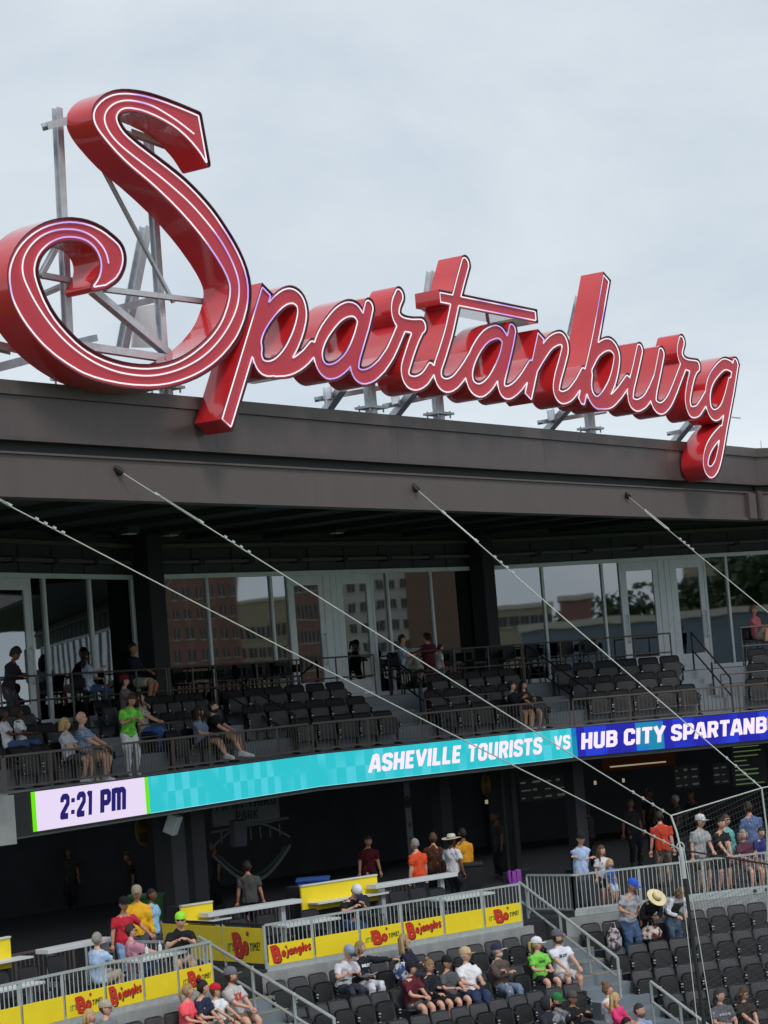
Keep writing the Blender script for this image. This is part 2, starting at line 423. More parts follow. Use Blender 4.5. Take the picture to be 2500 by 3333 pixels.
# ------------------------------------------------------------------ shared materials
M = dict(
 fascia=mat('brown_metal', srgb(86, 74, 74), .42, .0, .10, 1.6, .08, 9), beam=mat('beam_paint', srgb(92, 81, 79), .5, 0, .07, 1.2),
 cap=mat('cap_metal', srgb(80, 69, 65), .4, 0, .12, 2), dark=mat('dark_paint', srgb(32, 33, 37), .7, 0, .2, 3), black=mat('black_paint', srgb(30, 30, 32), .6, 0, .2, 4),
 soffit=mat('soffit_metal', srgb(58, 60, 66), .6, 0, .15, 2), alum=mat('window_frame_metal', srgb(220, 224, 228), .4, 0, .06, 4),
 steel=mat('galvanised_steel', srgb(196, 202, 208), .42, .25, .12, 7, .15, 30), rail=mat('bronze_rail_paint', srgb(92, 82, 77), .45, .2, .1, 8),
 lrail=mat('galvanised_rail', srgb(186, 192, 192), .45, .35, .10, 9), conc=mat('concrete', srgb(150, 152, 152), .85, 0, .14, 2.5, .3, 40),
 tread=mat('grey_coated_concrete', srgb(108, 115, 123), .8, 0, .12, 2.2, .25, 30), step=mat('step_concrete', srgb(118, 127, 134), .82, 0, .10, 2.5, .25, 30),
 nose=mat('yellow_nosing', srgb(208, 186, 70), .6, 0, .15, 12), seat=mat('charcoal_plastic', srgb(64, 64, 67), .5, 0, .10, 10, .1, 80), seatd=mat('seat_hinge_plastic', srgb(30, 30, 32), .5, 0, .1, 10),
 bolt=mat('bolt_cap', srgb(196, 198, 200), .4, .3, 0), white=mat('white_coated_top', srgb(214, 218, 220), .45, 0, .05, 6), yellow=mat('yellow_panel', srgb(250, 222, 38), .42, 0, .04, 3),
 redp=mat('red_print', srgb(206, 52, 36), .5, 0, 0), darkred=mat('dark_red_print', srgb(96, 24, 20), .5, 0, 0), green=mat('green_print', srgb(58, 110, 40), .5, 0, 0), greend=mat('dark_green_print', srgb(38, 60, 40), .5, 0, 0),
 signred=mat('gloss_red_enamel', srgb(210, 44, 50), .17, 0, .05, 1.5, 0, 0, None, .5, .8), face=mat('sign_face_red', srgb(198, 54, 68), .5, 0, .05, 2), trim=mat('dark_trim', srgb(56, 24, 32), .5, 0, .05, 4),
 cable=mat('wire_rope', srgb(206, 208, 200), .45, .4, .1, 40), net=mat('net_cord', srgb(70, 72, 74), .8, 0, .1, 40), white_p=mat('white_print', srgb(232, 232, 236), .6, 0, 0), navy_p=mat('navy_print', srgb(36, 44, 74), .6, 0, 0),
 suite_step=mat('pale_grey_step', srgb(118, 125, 132), .8, 0, .08, 2.5, .2, 30), floor=mat('shade_darkened_concrete', srgb(34, 35, 38), .8, 0, .2, 1.5), seat_dark=mat('black_vinyl_seat', srgb(20, 20, 23), .6, 0, .12, 8, .1, 60, None, .25),  # floor: concrete darkened so its colour carries the concourse shade
 turf=mat('turf', (.05, .1, .03), .9, 0, .3, .4), brick=None)
def add_streaks(m, amt, sx=2.2, sz=.16):
    n, l = nodes_of(m); bs = n['Principled BSDF']; src = bs.inputs['Base Color'].links[0].from_socket
    t = n.new('ShaderNodeTexCoord'); mp_ = n.new('ShaderNodeMapping'); mp_.inputs['Scale'].default_value = (sx, sx, sz); nz = n.new('ShaderNodeTexNoise'); nz.inputs['Scale'].default_value = 1.6; nz.inputs['Detail'].default_value = 6; nz.inputs['Roughness'].default_value = .7
    l.new(t.outputs['Object'], mp_.inputs['Vector']); l.new(mp_.outputs['Vector'], nz.inputs['Vector'])
    r_ = n.new('ShaderNodeMapRange'); r_.inputs['From Min'].default_value = .35; r_.inputs['From Max'].default_value = .7; r_.inputs['To Min'].default_value = 1 - amt; r_.inputs['To Max'].default_value = 1 + amt
    l.new(nz.outputs['Fac'], r_.inputs['Value']); sc = n.new('ShaderNodeVectorMath'); sc.operation = 'SCALE'; l.new(src, sc.inputs[0]); l.new(r_.outputs['Result'], sc.inputs['Scale']); l.new(sc.outputs['Vector'], bs.inputs['Base Color'])
add_streaks(M['fascia'], .09); add_streaks(M['beam'], .06); add_streaks(M['cap'], .15); add_streaks(M['conc'], .12); add_streaks(M['signred'], .07, 1.2, .4)
skin = {}
def skinmat(t):
    if t not in skin:
        c = {'l': (214, 164, 142), 'm': (196, 142, 116), 't': (176, 122, 94), 'b': (122, 80, 58), 'd': (86, 56, 42)}[t]
        skin[t] = mat('skin', srgb(*c), .55, 0, .08, 18, .15, 40, None, .35)
    return skin[t]

# ------------------------------------------------------------------ setting
ZF, ZS, ZL = 4.55, 8.5, 9.68                 # concourse floor, front of suite terrace, suite landing
g = MB().add([(-600, -600, 0), (600, -600, 0), (600, 600, 0), (-600, 600, 0)], [(0, 1, 2, 3)])
tag(g.build('ground', M['turf']), kind='structure')

FA = Facet((-7.5, 43.32), 62.7)             # front edge of the suite terrace, three straight bays
FB = Facet((-2.1, 53.76), 40.2)
FC = Facet((4.45, 59.3), 17.3)
UA = float(np.hypot(5.4, 10.44)); UB = float(np.hypot(6.55, 5.54)); UC = 8.0
FRONT = [(FA, UA), (FB, UB), (FC, UC)]
WA = Facet((-8.41, 49.46), 65.94); WB = Facet((-5.9, 54.85), 47.2); WC = Facet((2.62, 64.13), 26.0)   # glass walls
wa_end = float((np.array([-5.9, 54.85]) - WA.P0) @ WA.d); wb_end = float((np.array([2.62, 64.13]) - WB.P0) @ WB.d)
ROOF = Facet((0, 47.19), 55.67)              # roof edge, one straight line
Ru0, Ru1 = -12.5, 18.2

# grandstand shell ------------------------------------------------------------------
gs = thing('grandstand', (0, 60, ZF), 'dark brown steel grandstand with a deep roof edge and glass fronted suites', 'grandstand')
def strip(fc, u0, u1, v0, v1, z0, z1): # box in facet coordinates
    q = [fc.p(u, v, z) for z in (z0, z1) for u, v in ((u0, v0), (u1, v0), (u1, v1), (u0, v1))]
    return q
BF = [(0, 1, 2, 3), (7, 6, 5, 4), (4, 5, 1, 0), (5, 6, 2, 1), (6, 7, 3, 2), (7, 4, 0, 3)]
def fbox(mb, fc, u0, u1, v0, v1, z0, z1, mi=0): return mb.add(strip(fc, u0, u1, min(v0, v1), max(v0, v1), z0, z1), BF, mi)
RB = Facet(ROOF.p(Ru1, 0)[:2], 24.0)         # next stretch of roof beyond the bend
for nm, dz0, dz1, v0, v1, m in (('roof_cap', 15.36, 15.6, -.4, .06, 'cap'), ('roof_panel', 14.65, 15.357, -.3, 0.0, 'fascia'), ('drip_lip', 14.58, 14.647, -.3, .045, 'cap'),
                                ('roof_gap', 14.4, 14.577, -.5, -.16, 'black'), ('beam_flange', 14.36, 14.397, -.5, -.03, 'beam'), ('roof_beam', 13.70, 14.357, -.35, -.08, 'beam'), ('beam_foot', 13.62, 13.697, -.4, -.02, 'beam')):
    b = MB(); fbox(b, ROOF, Ru0, Ru1, v0, v1, dz0, dz1); fbox(b, RB, .003, 40, v0, v1, dz0, dz1)
    b.build(nm, M[m], gs)
# seams of the roof panel
for u in np.arange(Ru0 + 1.0, Ru1, 6.1):
    b = MB(); fbox(b, ROOF, u, u + .008, .001, .003, 14.66, 15.35); b.build('panel_seam', M['cap'], gs)
b = MB(); fbox(b, ROOF, Ru1 - .75, Ru1 - .30, -.075, .05, 13.66, 14.34); b.build('splice_plate', M['beam'], gs)
b = MB(); fbox(b, ROOF, Ru1 - .26, Ru1 + .05, -.075, .09, 13.66, 14.42)
for k in range(11): fbox(b, ROOF, Ru1 - .22, Ru1 - .17, .091, .11, 13.72 + k * .06, 13.75 + k * .06)
b.build('splice_plate', M['cap'], gs)
# roof deck and soffit
b = MB(); b.add([ROOF.p(Ru0, -.31, 14.05), ROOF.p(Ru1, -.31, 14.05), RB.p(40, -.31, 14.05), (48, 100, 14.05), (-24, 66, 14.05)], [(0, 1, 2, 3, 4)])
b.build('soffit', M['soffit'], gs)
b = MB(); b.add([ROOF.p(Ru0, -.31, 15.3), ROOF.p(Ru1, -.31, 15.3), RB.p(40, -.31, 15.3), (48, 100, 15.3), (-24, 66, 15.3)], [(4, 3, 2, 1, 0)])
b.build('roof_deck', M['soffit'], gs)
for u in np.arange(-11, 20, 2.6):            # ribs across the soffit
    b = MB(); b.bar(ROOF.p(u, -.5, 13.98), ROOF.p(u, -13, 13.98), .14, .13); b.build('soffit_rib', M['dark'], gs)
# columns at the bends of the glass wall
for P in ((-5.72, 54.45), (2.6, 63.62)):
    b = MB(); b.box((P[0], P[1], (ZF + 14.04) / 2), (.52, .5, 14.04 - ZF), (math.cos(R(50)), math.sin(R(50)))); b.build('column', M['dark'], gs, bevel=.02)
# suite slab and its concrete edge
slab = MB()
poly = [FA.p(0, 0), FB.p(0, 0), FC.p(0, 0), FC.p(34, 0), WC.p(44, -3), WC.p(0, -3), WB.p(0, -3), WA.p(0, -3), FA.p(-.1, -9)]
n = len(poly); slab.add([(q[0], q[1], 7.62) for q in poly] + [(q[0], q[1], ZS) for q in poly], [tuple(range(n - 1, -1, -1)), tuple(range(n, 2 * n))] + [(i, (i + 1) % n, n + (i + 1) % n, n + i) for i in range(n)])
slab.build('slab', M['conc'], gs)
sc_ = MB(); sc_.add([(q[0], q[1], 7.612) for q in poly], [tuple(range(n - 1, -1, -1))]); sc_.build('slab_shade_sheet', M['floor'], gs)  # added dark sheet, paints shade onto the underside of the slab
b = MB(); q = [FA.p(-.42, .05), FA.p(-.06, .16), FA.p(-.06, -9), FA.p(-.42, -9)]   # stub of concrete left of the screen
b.add([(x[0], x[1], 7.55) for x in q] + [(x[0], x[1], 8.47) for x in q], [(3, 2, 1, 0), (4, 5, 6, 7), (0, 1, 5, 4), (1, 2, 6, 5), (2, 3, 7, 6), (3, 0, 4, 7)])
b.build('slab_end', M['conc'], gs)

# terraces
D3 = 2.85
for fc, U, nm in ((FA, UA, 'A'), (FB, UB, 'B'), (FC, UC, 'C')):
    for k, (v0, v1, z0, z1) in enumerate(((-.95, -1.8, ZS + .004, 8.9), (-1.801, -2.65, ZS + .004, 9.3), (-2.651, -7.5, ZS + .004, ZL))):
        b = MB(); fbox(b, fc, -1.2 if nm != 'A' else 0, U + (.6 if nm != 'C' else 26), v1, v0, z0, z1 - .003 * 'ABC'.index(nm)); b.build('terrace_step', M['suite_step'], gs)
# upper wall over the glass, dark panels with ledge trims and heater bars
def glass_bay(fc, u0, u1, label, cells, doors):
    """cells: list of (ua, ub, kind) along the bay; kind pane / wall / door"""
    t = thing('window_wall', fc.p((u0 + u1) / 2, 0, ZL), label, 'window wall', 'suite window walls')
    HT = 13.06
    b = MB(); fbox(b, fc, u0, u1, -.07, .05, HT - .11, HT); b.build('head_frame', M['alum'], t)
    b = MB(); fbox(b, fc, u0, u1, -.07, .05, ZL, ZL + .12); b.build('sill_frame', M['alum'], t)
    for ua, ub, kind in cells:
        if kind == 'm':
            b = MB(); fbox(b, fc, ua, ub, -.075, .055, ZL + .12, HT - .11); b.build('mullion', M['alum'], t)
        elif kind == 'w':
            b = MB(); fbox(b, fc, ua, ub, -.05, .04, ZL + .12, HT - .11)
            fbox(b, fc, (ua + ub) / 2 - .012, (ua + ub) / 2 + .012, .041, .06, ZL + .12, HT - .11)
            b.build('jamb_panel', M['alum'], t)
        elif kind == 'p':
            b = MB(); fbox(b, fc, ua, ub, -.012, .0, ZL + .12, HT - .11); b.build('pane', M['glass'], t)
        else:
            d = MB(); s = .17
            z0, z1 = ZL + .125, HT - .115
            fbox(d, fc, ua, ua + s, -.045, .03, z0, z1); fbox(d, fc, ub - s, ub, -.045, .03, z0, z1)
            fbox(d, fc, ua + s, ub - s, -.045, .03, z0, z0 + .36); fbox(d, fc, ua + s, ub - s, -.045, .03, z1 - .26, z1)
            fbox(d, fc, ua + s, ub - s, .031, .045, z1 - .05, z1 - .03)
            do = d.build('door', M['alum'], t)
            g = MB(); fbox(g, fc, ua + s, ub - s, -.012, 0, z0 + .36, z1 - .26); g.build('pane', M['glass'], do)
            hx = (ua + s / 2) if kind == 'dl' else (ub - s / 2)
            h = MB(); h.tube([fc.p(hx, .04, z0 + .8), fc.p(hx, .11, z0 + .85), fc.p(hx, .11, z0 + 1.55), fc.p(hx, .04, z0 + 1.6)], .022, 6); h.build('handle', M['steel'], do)
    return t
gl = bpy.data.materials.new('window_glass'); gl.use_nodes = True; n_, l_ = nodes_of(gl); n_.clear()
o_ = n_.new('ShaderNodeOutputMaterial'); a_ = n_.new('ShaderNodeBsdfGlossy'); a_.inputs['Roughness'].default_value = .015; a_.inputs['Color'].default_value = (.94, .98, 1, 1)
c_ = n_.new('ShaderNodeBsdfTransparent'); c_.inputs['Color'].default_value = (.42, .47, .48, 1)
f_ = n_.new('ShaderNodeFresnel'); f_.inputs['IOR'].default_value = 3.3; x_ = n_.new('ShaderNodeMixShader')
z_ = n_.new('ShaderNodeTexNoise'); z_.inputs['Scale'].default_value = .55; z_.inputs['Detail'].default_value = 1; t_ = n_.new('ShaderNodeTexCoord')
k_ = n_.new('ShaderNodeBump'); k_.inputs['Strength'].default_value = .035; k_.inputs['Distance'].default_value = .05
l_.new(t_.outputs['Object'], z_.inputs['Vector']); l_.new(z_.outputs['Fac'], k_.inputs['Height']); l_.new(k_.outputs['Normal'], a_.inputs['Normal'])
l_.new(f_.outputs['Fac'], x_.inputs['Fac']); l_.new(c_.outputs['BSDF'], x_.inputs[1]); l_.new(a_.outputs['BSDF'], x_.inputs[2]); l_.new(x_.outputs['Shader'], o_.inputs['Surface'])
M['glass'] = gl
def cells(fc, marks):
    """marks: (image column of the left edge, kind) ... closing column; mullions 7 cm wide between"""
    us = [fc.ux(x, 13.0) for x, _ in marks]; out = []
    for i in range(len(marks) - 1):
        a, b, k = us[i], us[i + 1], marks[i][1]
        out.append((a - .035, a + .035, 'm')); out.append((a + .035, b - .035, k))
    out.append((us[-1] - .035, us[-1] + .035, 'm'))
    return us[0] - .035, us[-1] + .035, out
a0, a1, ca = cells(WA, [(-70, 'dr'), (88, 'p'), (137, 'p'), (286, 'p'), (425, 'm')])
glass_bay(WA, a0, a1, 'left bay of dark suite windows with sheets of paper taped inside', ca, 0)
b0, b1, cb = cells(WB, [(520, 'p'), (668, 'p'), (876, 'p'), (931, 'dr'), (1047, 'w'), (1090, 'dr'), (1203, 'p'), (1254, 'p'), (1396, 'p'), (1536, 'm')])
glass_bay(WB, b0, b1, 'middle bay of suite windows and two doors reflecting red brick buildings', cb, 0)
c0, c1, cc = cells(WC, [(1598, 'p'), (1760, 'p'), (1954, 'p'), (2012, 'dl'), (2138, 'w'), (2176, 'dr'), (2286, 'p'), (2358, 'p'), (2545, 'p'), (2700, 'p'), (2860, 'dr'), (2990, 'w'), (3030, 'dr'), (3160, 'p'), (3330, 'p'), (3500, 'm')])
for i_ in range(12):
    q_ = c1 + 1.9 * i_; cc += [(q_, q_ + 1.83, 'p'), (q_ + 1.83, q_ + 1.9, 'm')]
c1 += 1.9 * 12
glass_bay(WC, c0, c1, 'right bay of suite windows and two doors reflecting trees and sky', cc, 0)
NTH = 'first second third fourth fifth sixth seventh eighth ninth tenth eleventh twelfth thirteenth fourteenth fifteenth sixteenth seventeenth eighteenth nineteenth twentieth'.split() + ['later'] * 20
for fc, u0, u1 in ((WA, a0 - 4, wa_end), (WB, 0, wb_end), (WC, 0, c1 + 3)):
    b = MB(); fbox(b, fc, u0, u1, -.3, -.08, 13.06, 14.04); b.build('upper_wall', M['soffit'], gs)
    b = MB(); fbox(b, fc, u0, u1, -.079, .10, 13.70, 13.80); b.build('ledge_trim', M['beam'], gs)
    for u in np.arange(u0 + .3, u1, 1.35):
        b = MB(); fbox(b, fc, u, u + .02, -.078, -.06, 13.065, 13.70); b.build('wall_joint', M['black'], gs)
    for u in np.arange(u0 + .15, min(u1, 16) - .5, 1.7):
        h = thing('heater_bar', fc.p(u, .1, 13.30), '%s grey heater bar from the left over the %s suite windows' % (NTH[int(round((u - u0) / 1.7))], 'left' if fc is WA else 'middle' if fc is WB else 'right'), 'heater', 'heater bars over the suite windows')
        b = MB(); fbox(b, fc, u, u + 1.5, .06, .2, 13.30, 13.38); b.build('bar', M['beam'], h)
        b = MB(); fbox(b, fc, u + 1.5, u + 1.66, -.05, .22, 13.27, 13.42); b.build('bracket', M['black'], h)
for fc, u0, u1 in ((WA, a1, wa_end + .1), (WB, -.1, b0), (WB, b1, wb_end + .1), (WC, -.1, c0)):
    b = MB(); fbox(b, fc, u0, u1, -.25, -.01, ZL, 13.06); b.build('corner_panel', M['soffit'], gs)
# suite interiors
b = MB()
for fc, u0, u1 in ((WA, a0 - 3, wa_end), (WB, 0, wb_end), (WC, 0, c1 + 3)):
    b.add([fc.p(u0, -5, ZL), fc.p(u1, -5, ZL), fc.p(u1, -5, 13.2), fc.p(u0, -5, 13.2)], [(0, 1, 2, 3)])
    b.add([fc.p(u0, -.08, ZL + .01), fc.p(u1, -.08, ZL + .01), fc.p(u1, -5, ZL + .01), fc.p(u0, -5, ZL + .01)], [(0, 1, 2, 3)])
b.build('interior_wall', mat('suite_wall', srgb(96, 98, 100), .8, 0, .3, 1.5), gs)
for k, (fc, u) in enumerate(((WA, 1.4), (WA, 3.2), (WB, 1.2), (WB, 7.5), (WC, 1.0), (WC, 6.6))):
    b = MB(); fbox(b, fc, u, u + 1.1, -4.8, -4.2, ZL + .02, ZL + 2.1); b.build('cabinet', mat('wood', srgb(96, 72, 54), .6, 0, .2, 5), gs)
# sheets of paper inside the left windows
for x, y, w in ((204, 2143, .3), (402, 2143, .28)):
    u, z = WA.hit(x, y, -.03); t = MB(); fbox(t, WA, u - w / 2, u + w / 2, -.022, -.018, z - .21, z + .21)
    o = t.build('paper_sheet', mat('paper', srgb(190, 222, 206), .8, emit=None)); tag(o, 'pale sheet of paper taped inside the left suite window, ' + ('nearer the door' if x < 300 else 'nearer the column'), 'paper')

# ------------------------------------------------------------------ LED ribbon board
def emis(name, col, st, var=0., col2=None, uvs=1.0):
    m = bpy.data.materials.new(name); m.use_nodes = True; n, l = nodes_of(m); n.clear()
    o = n.new('ShaderNodeOutputMaterial'); e = n.new('ShaderNodeEmission'); e.inputs['Strength'].default_value = st
    e.inputs['Color'].default_value = (*col, 1); l.new(e.outputs['Emission'], o.inputs['Surface'])
    if col2 is not None:
        u = n.new('ShaderNodeUVMap'); u.uv_map = 'uv'
        sp = n.new('ShaderNodeSeparateXYZ'); l.new(u.outputs['UV'], sp.inputs['Vector'])
        br = n.new('ShaderNodeTexChecker'); br.inputs['Scale'].default_value = uvs
        mpx = n.new('ShaderNodeMapping'); mpx.inputs['Scale'].default_value = (1.0, .75, 1); mpx.inputs['Location'].default_value = (.07, .0, .013)
        l.new(u.outputs['UV'], mpx.inputs['Vector']); l.new(mpx.outputs['Vector'], br.inputs['Vector'])
        nz = n.new('ShaderNodeTexNoise'); nz.inputs['Scale'].default_value = .9; nz.inputs['Detail'].default_value = 0; l.new(u.outputs['UV'], nz.inputs['Vector'])
        rg = n.new('ShaderNodeMapRange'); rg.inputs['From Min'].default_value = .38; rg.inputs['From Max'].default_value = .58
        l.new(nz.outputs['Fac'], rg.inputs['Value'])
        ml = n.new('ShaderNodeMath'); ml.operation = 'MULTIPLY'; l.new(br.outputs['Fac'], ml.inputs[0]); l.new(rg.outputs['Result'], ml.inputs[1])
        # fine scan of the diode rows
        wv = n.new('ShaderNodeTexWave'); wv.bands_direction = 'DIAGONAL'; wv.inputs['Scale'].default_value = 9; wv.inputs['Distortion'].default_value = .5; l.new(u.outputs['UV'], wv.inputs['Vector'])
        ws = n.new('ShaderNodeMapRange'); ws.inputs['To Min'].default_value = .93; ws.inputs['To Max'].default_value = 1.05; l.new(wv.outputs['Fac'], ws.inputs['Value'])
        mx = n.new('ShaderNodeMix'); mx.data_type = 'RGBA'; mx.inputs['A'].default_value = (*col, 1); mx.inputs['B'].default_value = (*col2, 1)
        l.new(ml.outputs[0], mx.inputs['Factor'])
        sc = n.new('ShaderNodeVectorMath'); sc.operation = 'SCALE'; l.new(mx.outputs['Result'], sc.inputs[0]); l.new(ws.outputs['Result'], sc.inputs['Scale'])
        l.new(sc.outputs['Vector'], e.inputs['Color'])
    return m
LV = .14                                     # screen face in front of the slab edge
ribbon = thing('ribbon_board', FB.p(1, LV, 7.7), 'long LED ribbon board showing the time and the two team names', 'LED board')
_k = [0.0]                                    # running length along the three bays
for fc, U in FRONT: _k.append(_k[-1] + U)
def rib(s, z, v=LV):
    i = 0 if s < _k[1] else (1 if s < _k[2] else 2)
    return FRONT[i][0].p(s - _k[i], v, z)
def sx_(x):
    i = 0 if x < 955 else (1 if x < 1905 else 2)
    return _k[i] + FRONT[i][0].ux(x, 8.1, LV)
LZ0, LZ1 = 7.72, 8.475
def led_part(name, s0, s1, m, z0=LZ0, z1=LZ1, v=LV, label=None):
    cuts = sorted({s0, s1} | {k for k in (_k[1], _k[2]) if s0 < k < s1} | set(np.arange(math.ceil(s0), s1, 1.0)))
    b = MB(); me_uv = []
    for a, c in zip(cuts[:-1], cuts[1:]):
        e = 1e-5
        b.add([rib(a + e, z0, v), rib(c - e, z0, v), rib(c - e, z1, v), rib(a + e, z1, v)], [(0, 1, 2, 3)]); me_uv += [(a, z0 - LZ0), (c, z0 - LZ0), (c, z1 - LZ0), (a, z1 - LZ0)]
    o = b.build(name, m, ribbon, label); uv = o.data.uv_layers.new(name='uv')
    for i, q in enumerate(me_uv): uv.data[i].uv = q
    return o
hous = MB()
for fc, U in FRONT: fbox(hous, fc, -.05 if fc is not FA else -.03, U + .05, -.005, LV - .015 - .001 * FRONT.index((fc, U)), LZ0 - .05, LZ1 + .02)
hous.build('housing', M['black'], ribbon)
s_a, s_b, s_c, s_d, s_e = sx_(104), sx_(118), sx_(474), sx_(486), sx_(1900)
E_LAV = emis('led_lavender', srgb(236, 222, 250), .97); E_GRN = emis('led_green', srgb(110, 230, 20), 1.0)
E_AQ = emis('led_aqua', srgb(52, 200, 212), .95, 0, srgb(84, 212, 228), 3.4); E_BL = emis('led_blue', srgb(44, 48, 178), .9, 0, srgb(48, 70, 220), 1.6)
E_W = emis('led_white', srgb(246, 232, 252), 1.05); E_NV = emis('led_navy', srgb(46, 40, 120), .8); E_TEAL = emis('led_teal', srgb(40, 150, 190), .85, 0, srgb(40, 110, 220), 2.5)
led_part('green_bar', s_a, s_b, E_GRN); led_part('clock_panel', s_b, s_c, E_LAV); led_part('green_bar', s_c, s_d, E_GRN)
s_t = sx_(1862)
led_part('aqua_panel', s_d, s_t, E_AQ); led_part('teal_panel', s_t, s_e - .25, E_TEAL); led_part('blue_panel', s_e - .25, _k[3], E_BL)
led_part('teal_panel', sx_(2070), sx_(2160), E_TEAL, LZ0 + .01, LZ1 - .02, LV + .004)
led_part('edge_glow', s_d, s_t, emis('led_cyan_edge', srgb(150, 240, 250), 1.0), LZ0, LZ0 + .012, LV + .003)
def led_text(txt, x0, x1, y0, h, m, shear=.16, hw=.11, gap=.1):
    a, c = sx_(x0), sx_(x1)
    b = text_mesh(txt, a, c, y0, h, lambda s, z: rib(s, z, LV + .008), hw, shear, gap)
    return b.build('lettering', m, ribbon, 'the words ' + txt if not txt[0].isdigit() else 'the time ' + txt)
led_text('2:21', 193, 302, 7.88, .47, E_NV, .14, .125, .13); led_text('Pm', 324, 411, 7.885, .45, E_NV, .10, .125, .1)
led_text('ASHEVILLE', 1199, 1504, 7.915, .42, E_W); led_text('TOURISTS', 1520, 1767, 7.905, .42, E_W)
led_text('VS', 1803, 1857, 7.95, .36, E_W, .1); led_text('HUB', 1893, 2011, 7.90, .42, E_W, .1); led_text('CITY', 2028, 2167, 7.905, .42, E_W, .1)
led_text('SPARTANBURGERS', 2182, 2722, 7.905, .42, E_W, .1)

# ------------------------------------------------------------------ rooftop script sign (open channel letters with tubes)
SV = .66                                      # front of the sign, ahead of the roof edge
def Z1(s): return np.array([ROOF.hit(a / 1.8433, 250 + b / 1.8433, SV) for a, b in P2(s)])
def Z2(s): return np.array([ROOF.hit(650 + a / 1.508, 800 + b / 1.508, SV) for a, b in P2(s)])
def Z3(s): return np.array([ROOF.hit(1500 + a / 1.659, 800 + b / 1.659, SV) for a, b in P2(s)])
sign = thing('rooftop_sign', ROOF.p(2, -.6, 15.6), 'giant red script rooftop sign reading Spartanburg outlined in white neon', 'sign')
NEON = emis('neon_tube', srgb(240, 236, 250), 1.1)
nn, nl = nodes_of(NEON); e_ = [q for q in nn if q.type == 'EMISSION'][0]
nz = nn.new('ShaderNodeTexNoise'); nz.inputs['Scale'].default_value = .55; nz.inputs['Detail'].default_value = 1; tcx = nn.new('ShaderNodeTexCoord')
rp = nn.new('ShaderNodeValToRGB'); rp.color_ramp.elements[0].position = .33; rp.color_ramp.elements[0].color = (*srgb(196, 174, 246), 1)
rp.color_ramp.elements[1].position = .41; rp.color_ramp.elements[1].color = (*srgb(246, 242, 250), 1)
nl.new(tcx.outputs['Object'], nz.inputs['Vector']); nl.new(nz.outputs['Fac'], rp.inputs['Fac']); nl.new(rp.outputs['Color'], e_.inputs['Color'])

def smooth_edges(o, deg):
    bm = bmesh.new(); bm.from_mesh(o.data); bmesh.ops.remove_doubles(bm, verts=bm.verts, dist=1e-4); bm.to_mesh(o.data); bm.free()
    o.data.polygons.foreach_set('use_smooth', [True] * len(o.data.polygons)); o.data.set_sharp_from_angle(angle=R(deg))
def sp(q, v): return ROOF.p(q[0], v, q[1])
def channel(X, Y, D, owner, parents, depth, inset, extra=()):
    """channel letters from a distance field; owner(point) -> index into parents"""
    L0 = contours(X, Y, D, 0.0, .0035); LF = contours(X, Y, D, -.022, .006); LN = contours(X, Y, D, -inset, .0035)
    n = len(parents); W = [MB() for _ in range(n)]; I = [MB() for _ in range(n)]; T = [MB() for _ in range(n)]
    rec = .055
    def smooth_norm(lp):
        t = np.roll(lp, -1, 0) - np.roll(lp, 1, 0); t /= (np.linalg.norm(t, axis=1, keepdims=True) + 1e-9)
        return np.c_[-t[:, 1], t[:, 0]]
    for lp in L0:
        nv = smooth_norm(lp)
        # inward side
        gx = lambda q: D[min(max(np.searchsorted(Y[:, 0], q[1]), 0), D.shape[0] - 1), min(max(np.searchsorted(X[0], q[0]), 0), D.shape[1] - 1)]
        sg = 1 if gx(lp[0] + nv[0] * .06) < gx(lp[0] - nv[0] * .06) else -1
        inn = lp + sg * nv * .022
        for i in range(len(lp)):
            j = (i + 1) % len(lp); a, b = lp[i], lp[j]; k = owner((a + b) / 2)
            W[k].add([sp(a, SV), sp(b, SV), sp(b, SV - depth), sp(a, SV - depth)], [(0, 1, 2, 3) if sg < 0 else (3, 2, 1, 0)])
            I[k].add([sp(a, SV), sp(b, SV), sp(inn[j], SV), sp(inn[i], SV)], [(0, 1, 2, 3) if sg > 0 else (3, 2, 1, 0)])
            I[k].add([sp(inn[i], SV), sp(inn[j], SV), sp(inn[j], SV - rec), sp(inn[i], SV - rec)], [(0, 1, 2, 3)])
    for lp in LN:
        own = [owner(q) for q in lp]; m = len(lp); st = 0
        brk = [i for i in range(m) if own[i] != own[i - 1]] or [0]
        for a, b in zip(brk, brk[1:] + [brk[0] + m]):
            ii = [q % m for q in range(a, b + 1)]
            if len(ii) > 1: T[own[ii[0]]].tube([sp(lp[q], SV - .022) for q in ii], .0142, 5, closed=False)
    for pl, k in extra: T[k].tube([sp(q, SV - .022) for q in pl], .0142, 5)
    for k in range(n):
        if W[k].v:
            smooth_edges(W[k].build('return', M['signred'], parents[k]), 32); I[k].build('inner_wall', M['trim'], parents[k])
        if T[k].v: T[k].build('neon_tube', NEON, parents[k])
    return LF, L0

def letter(ch, big=False): return ch
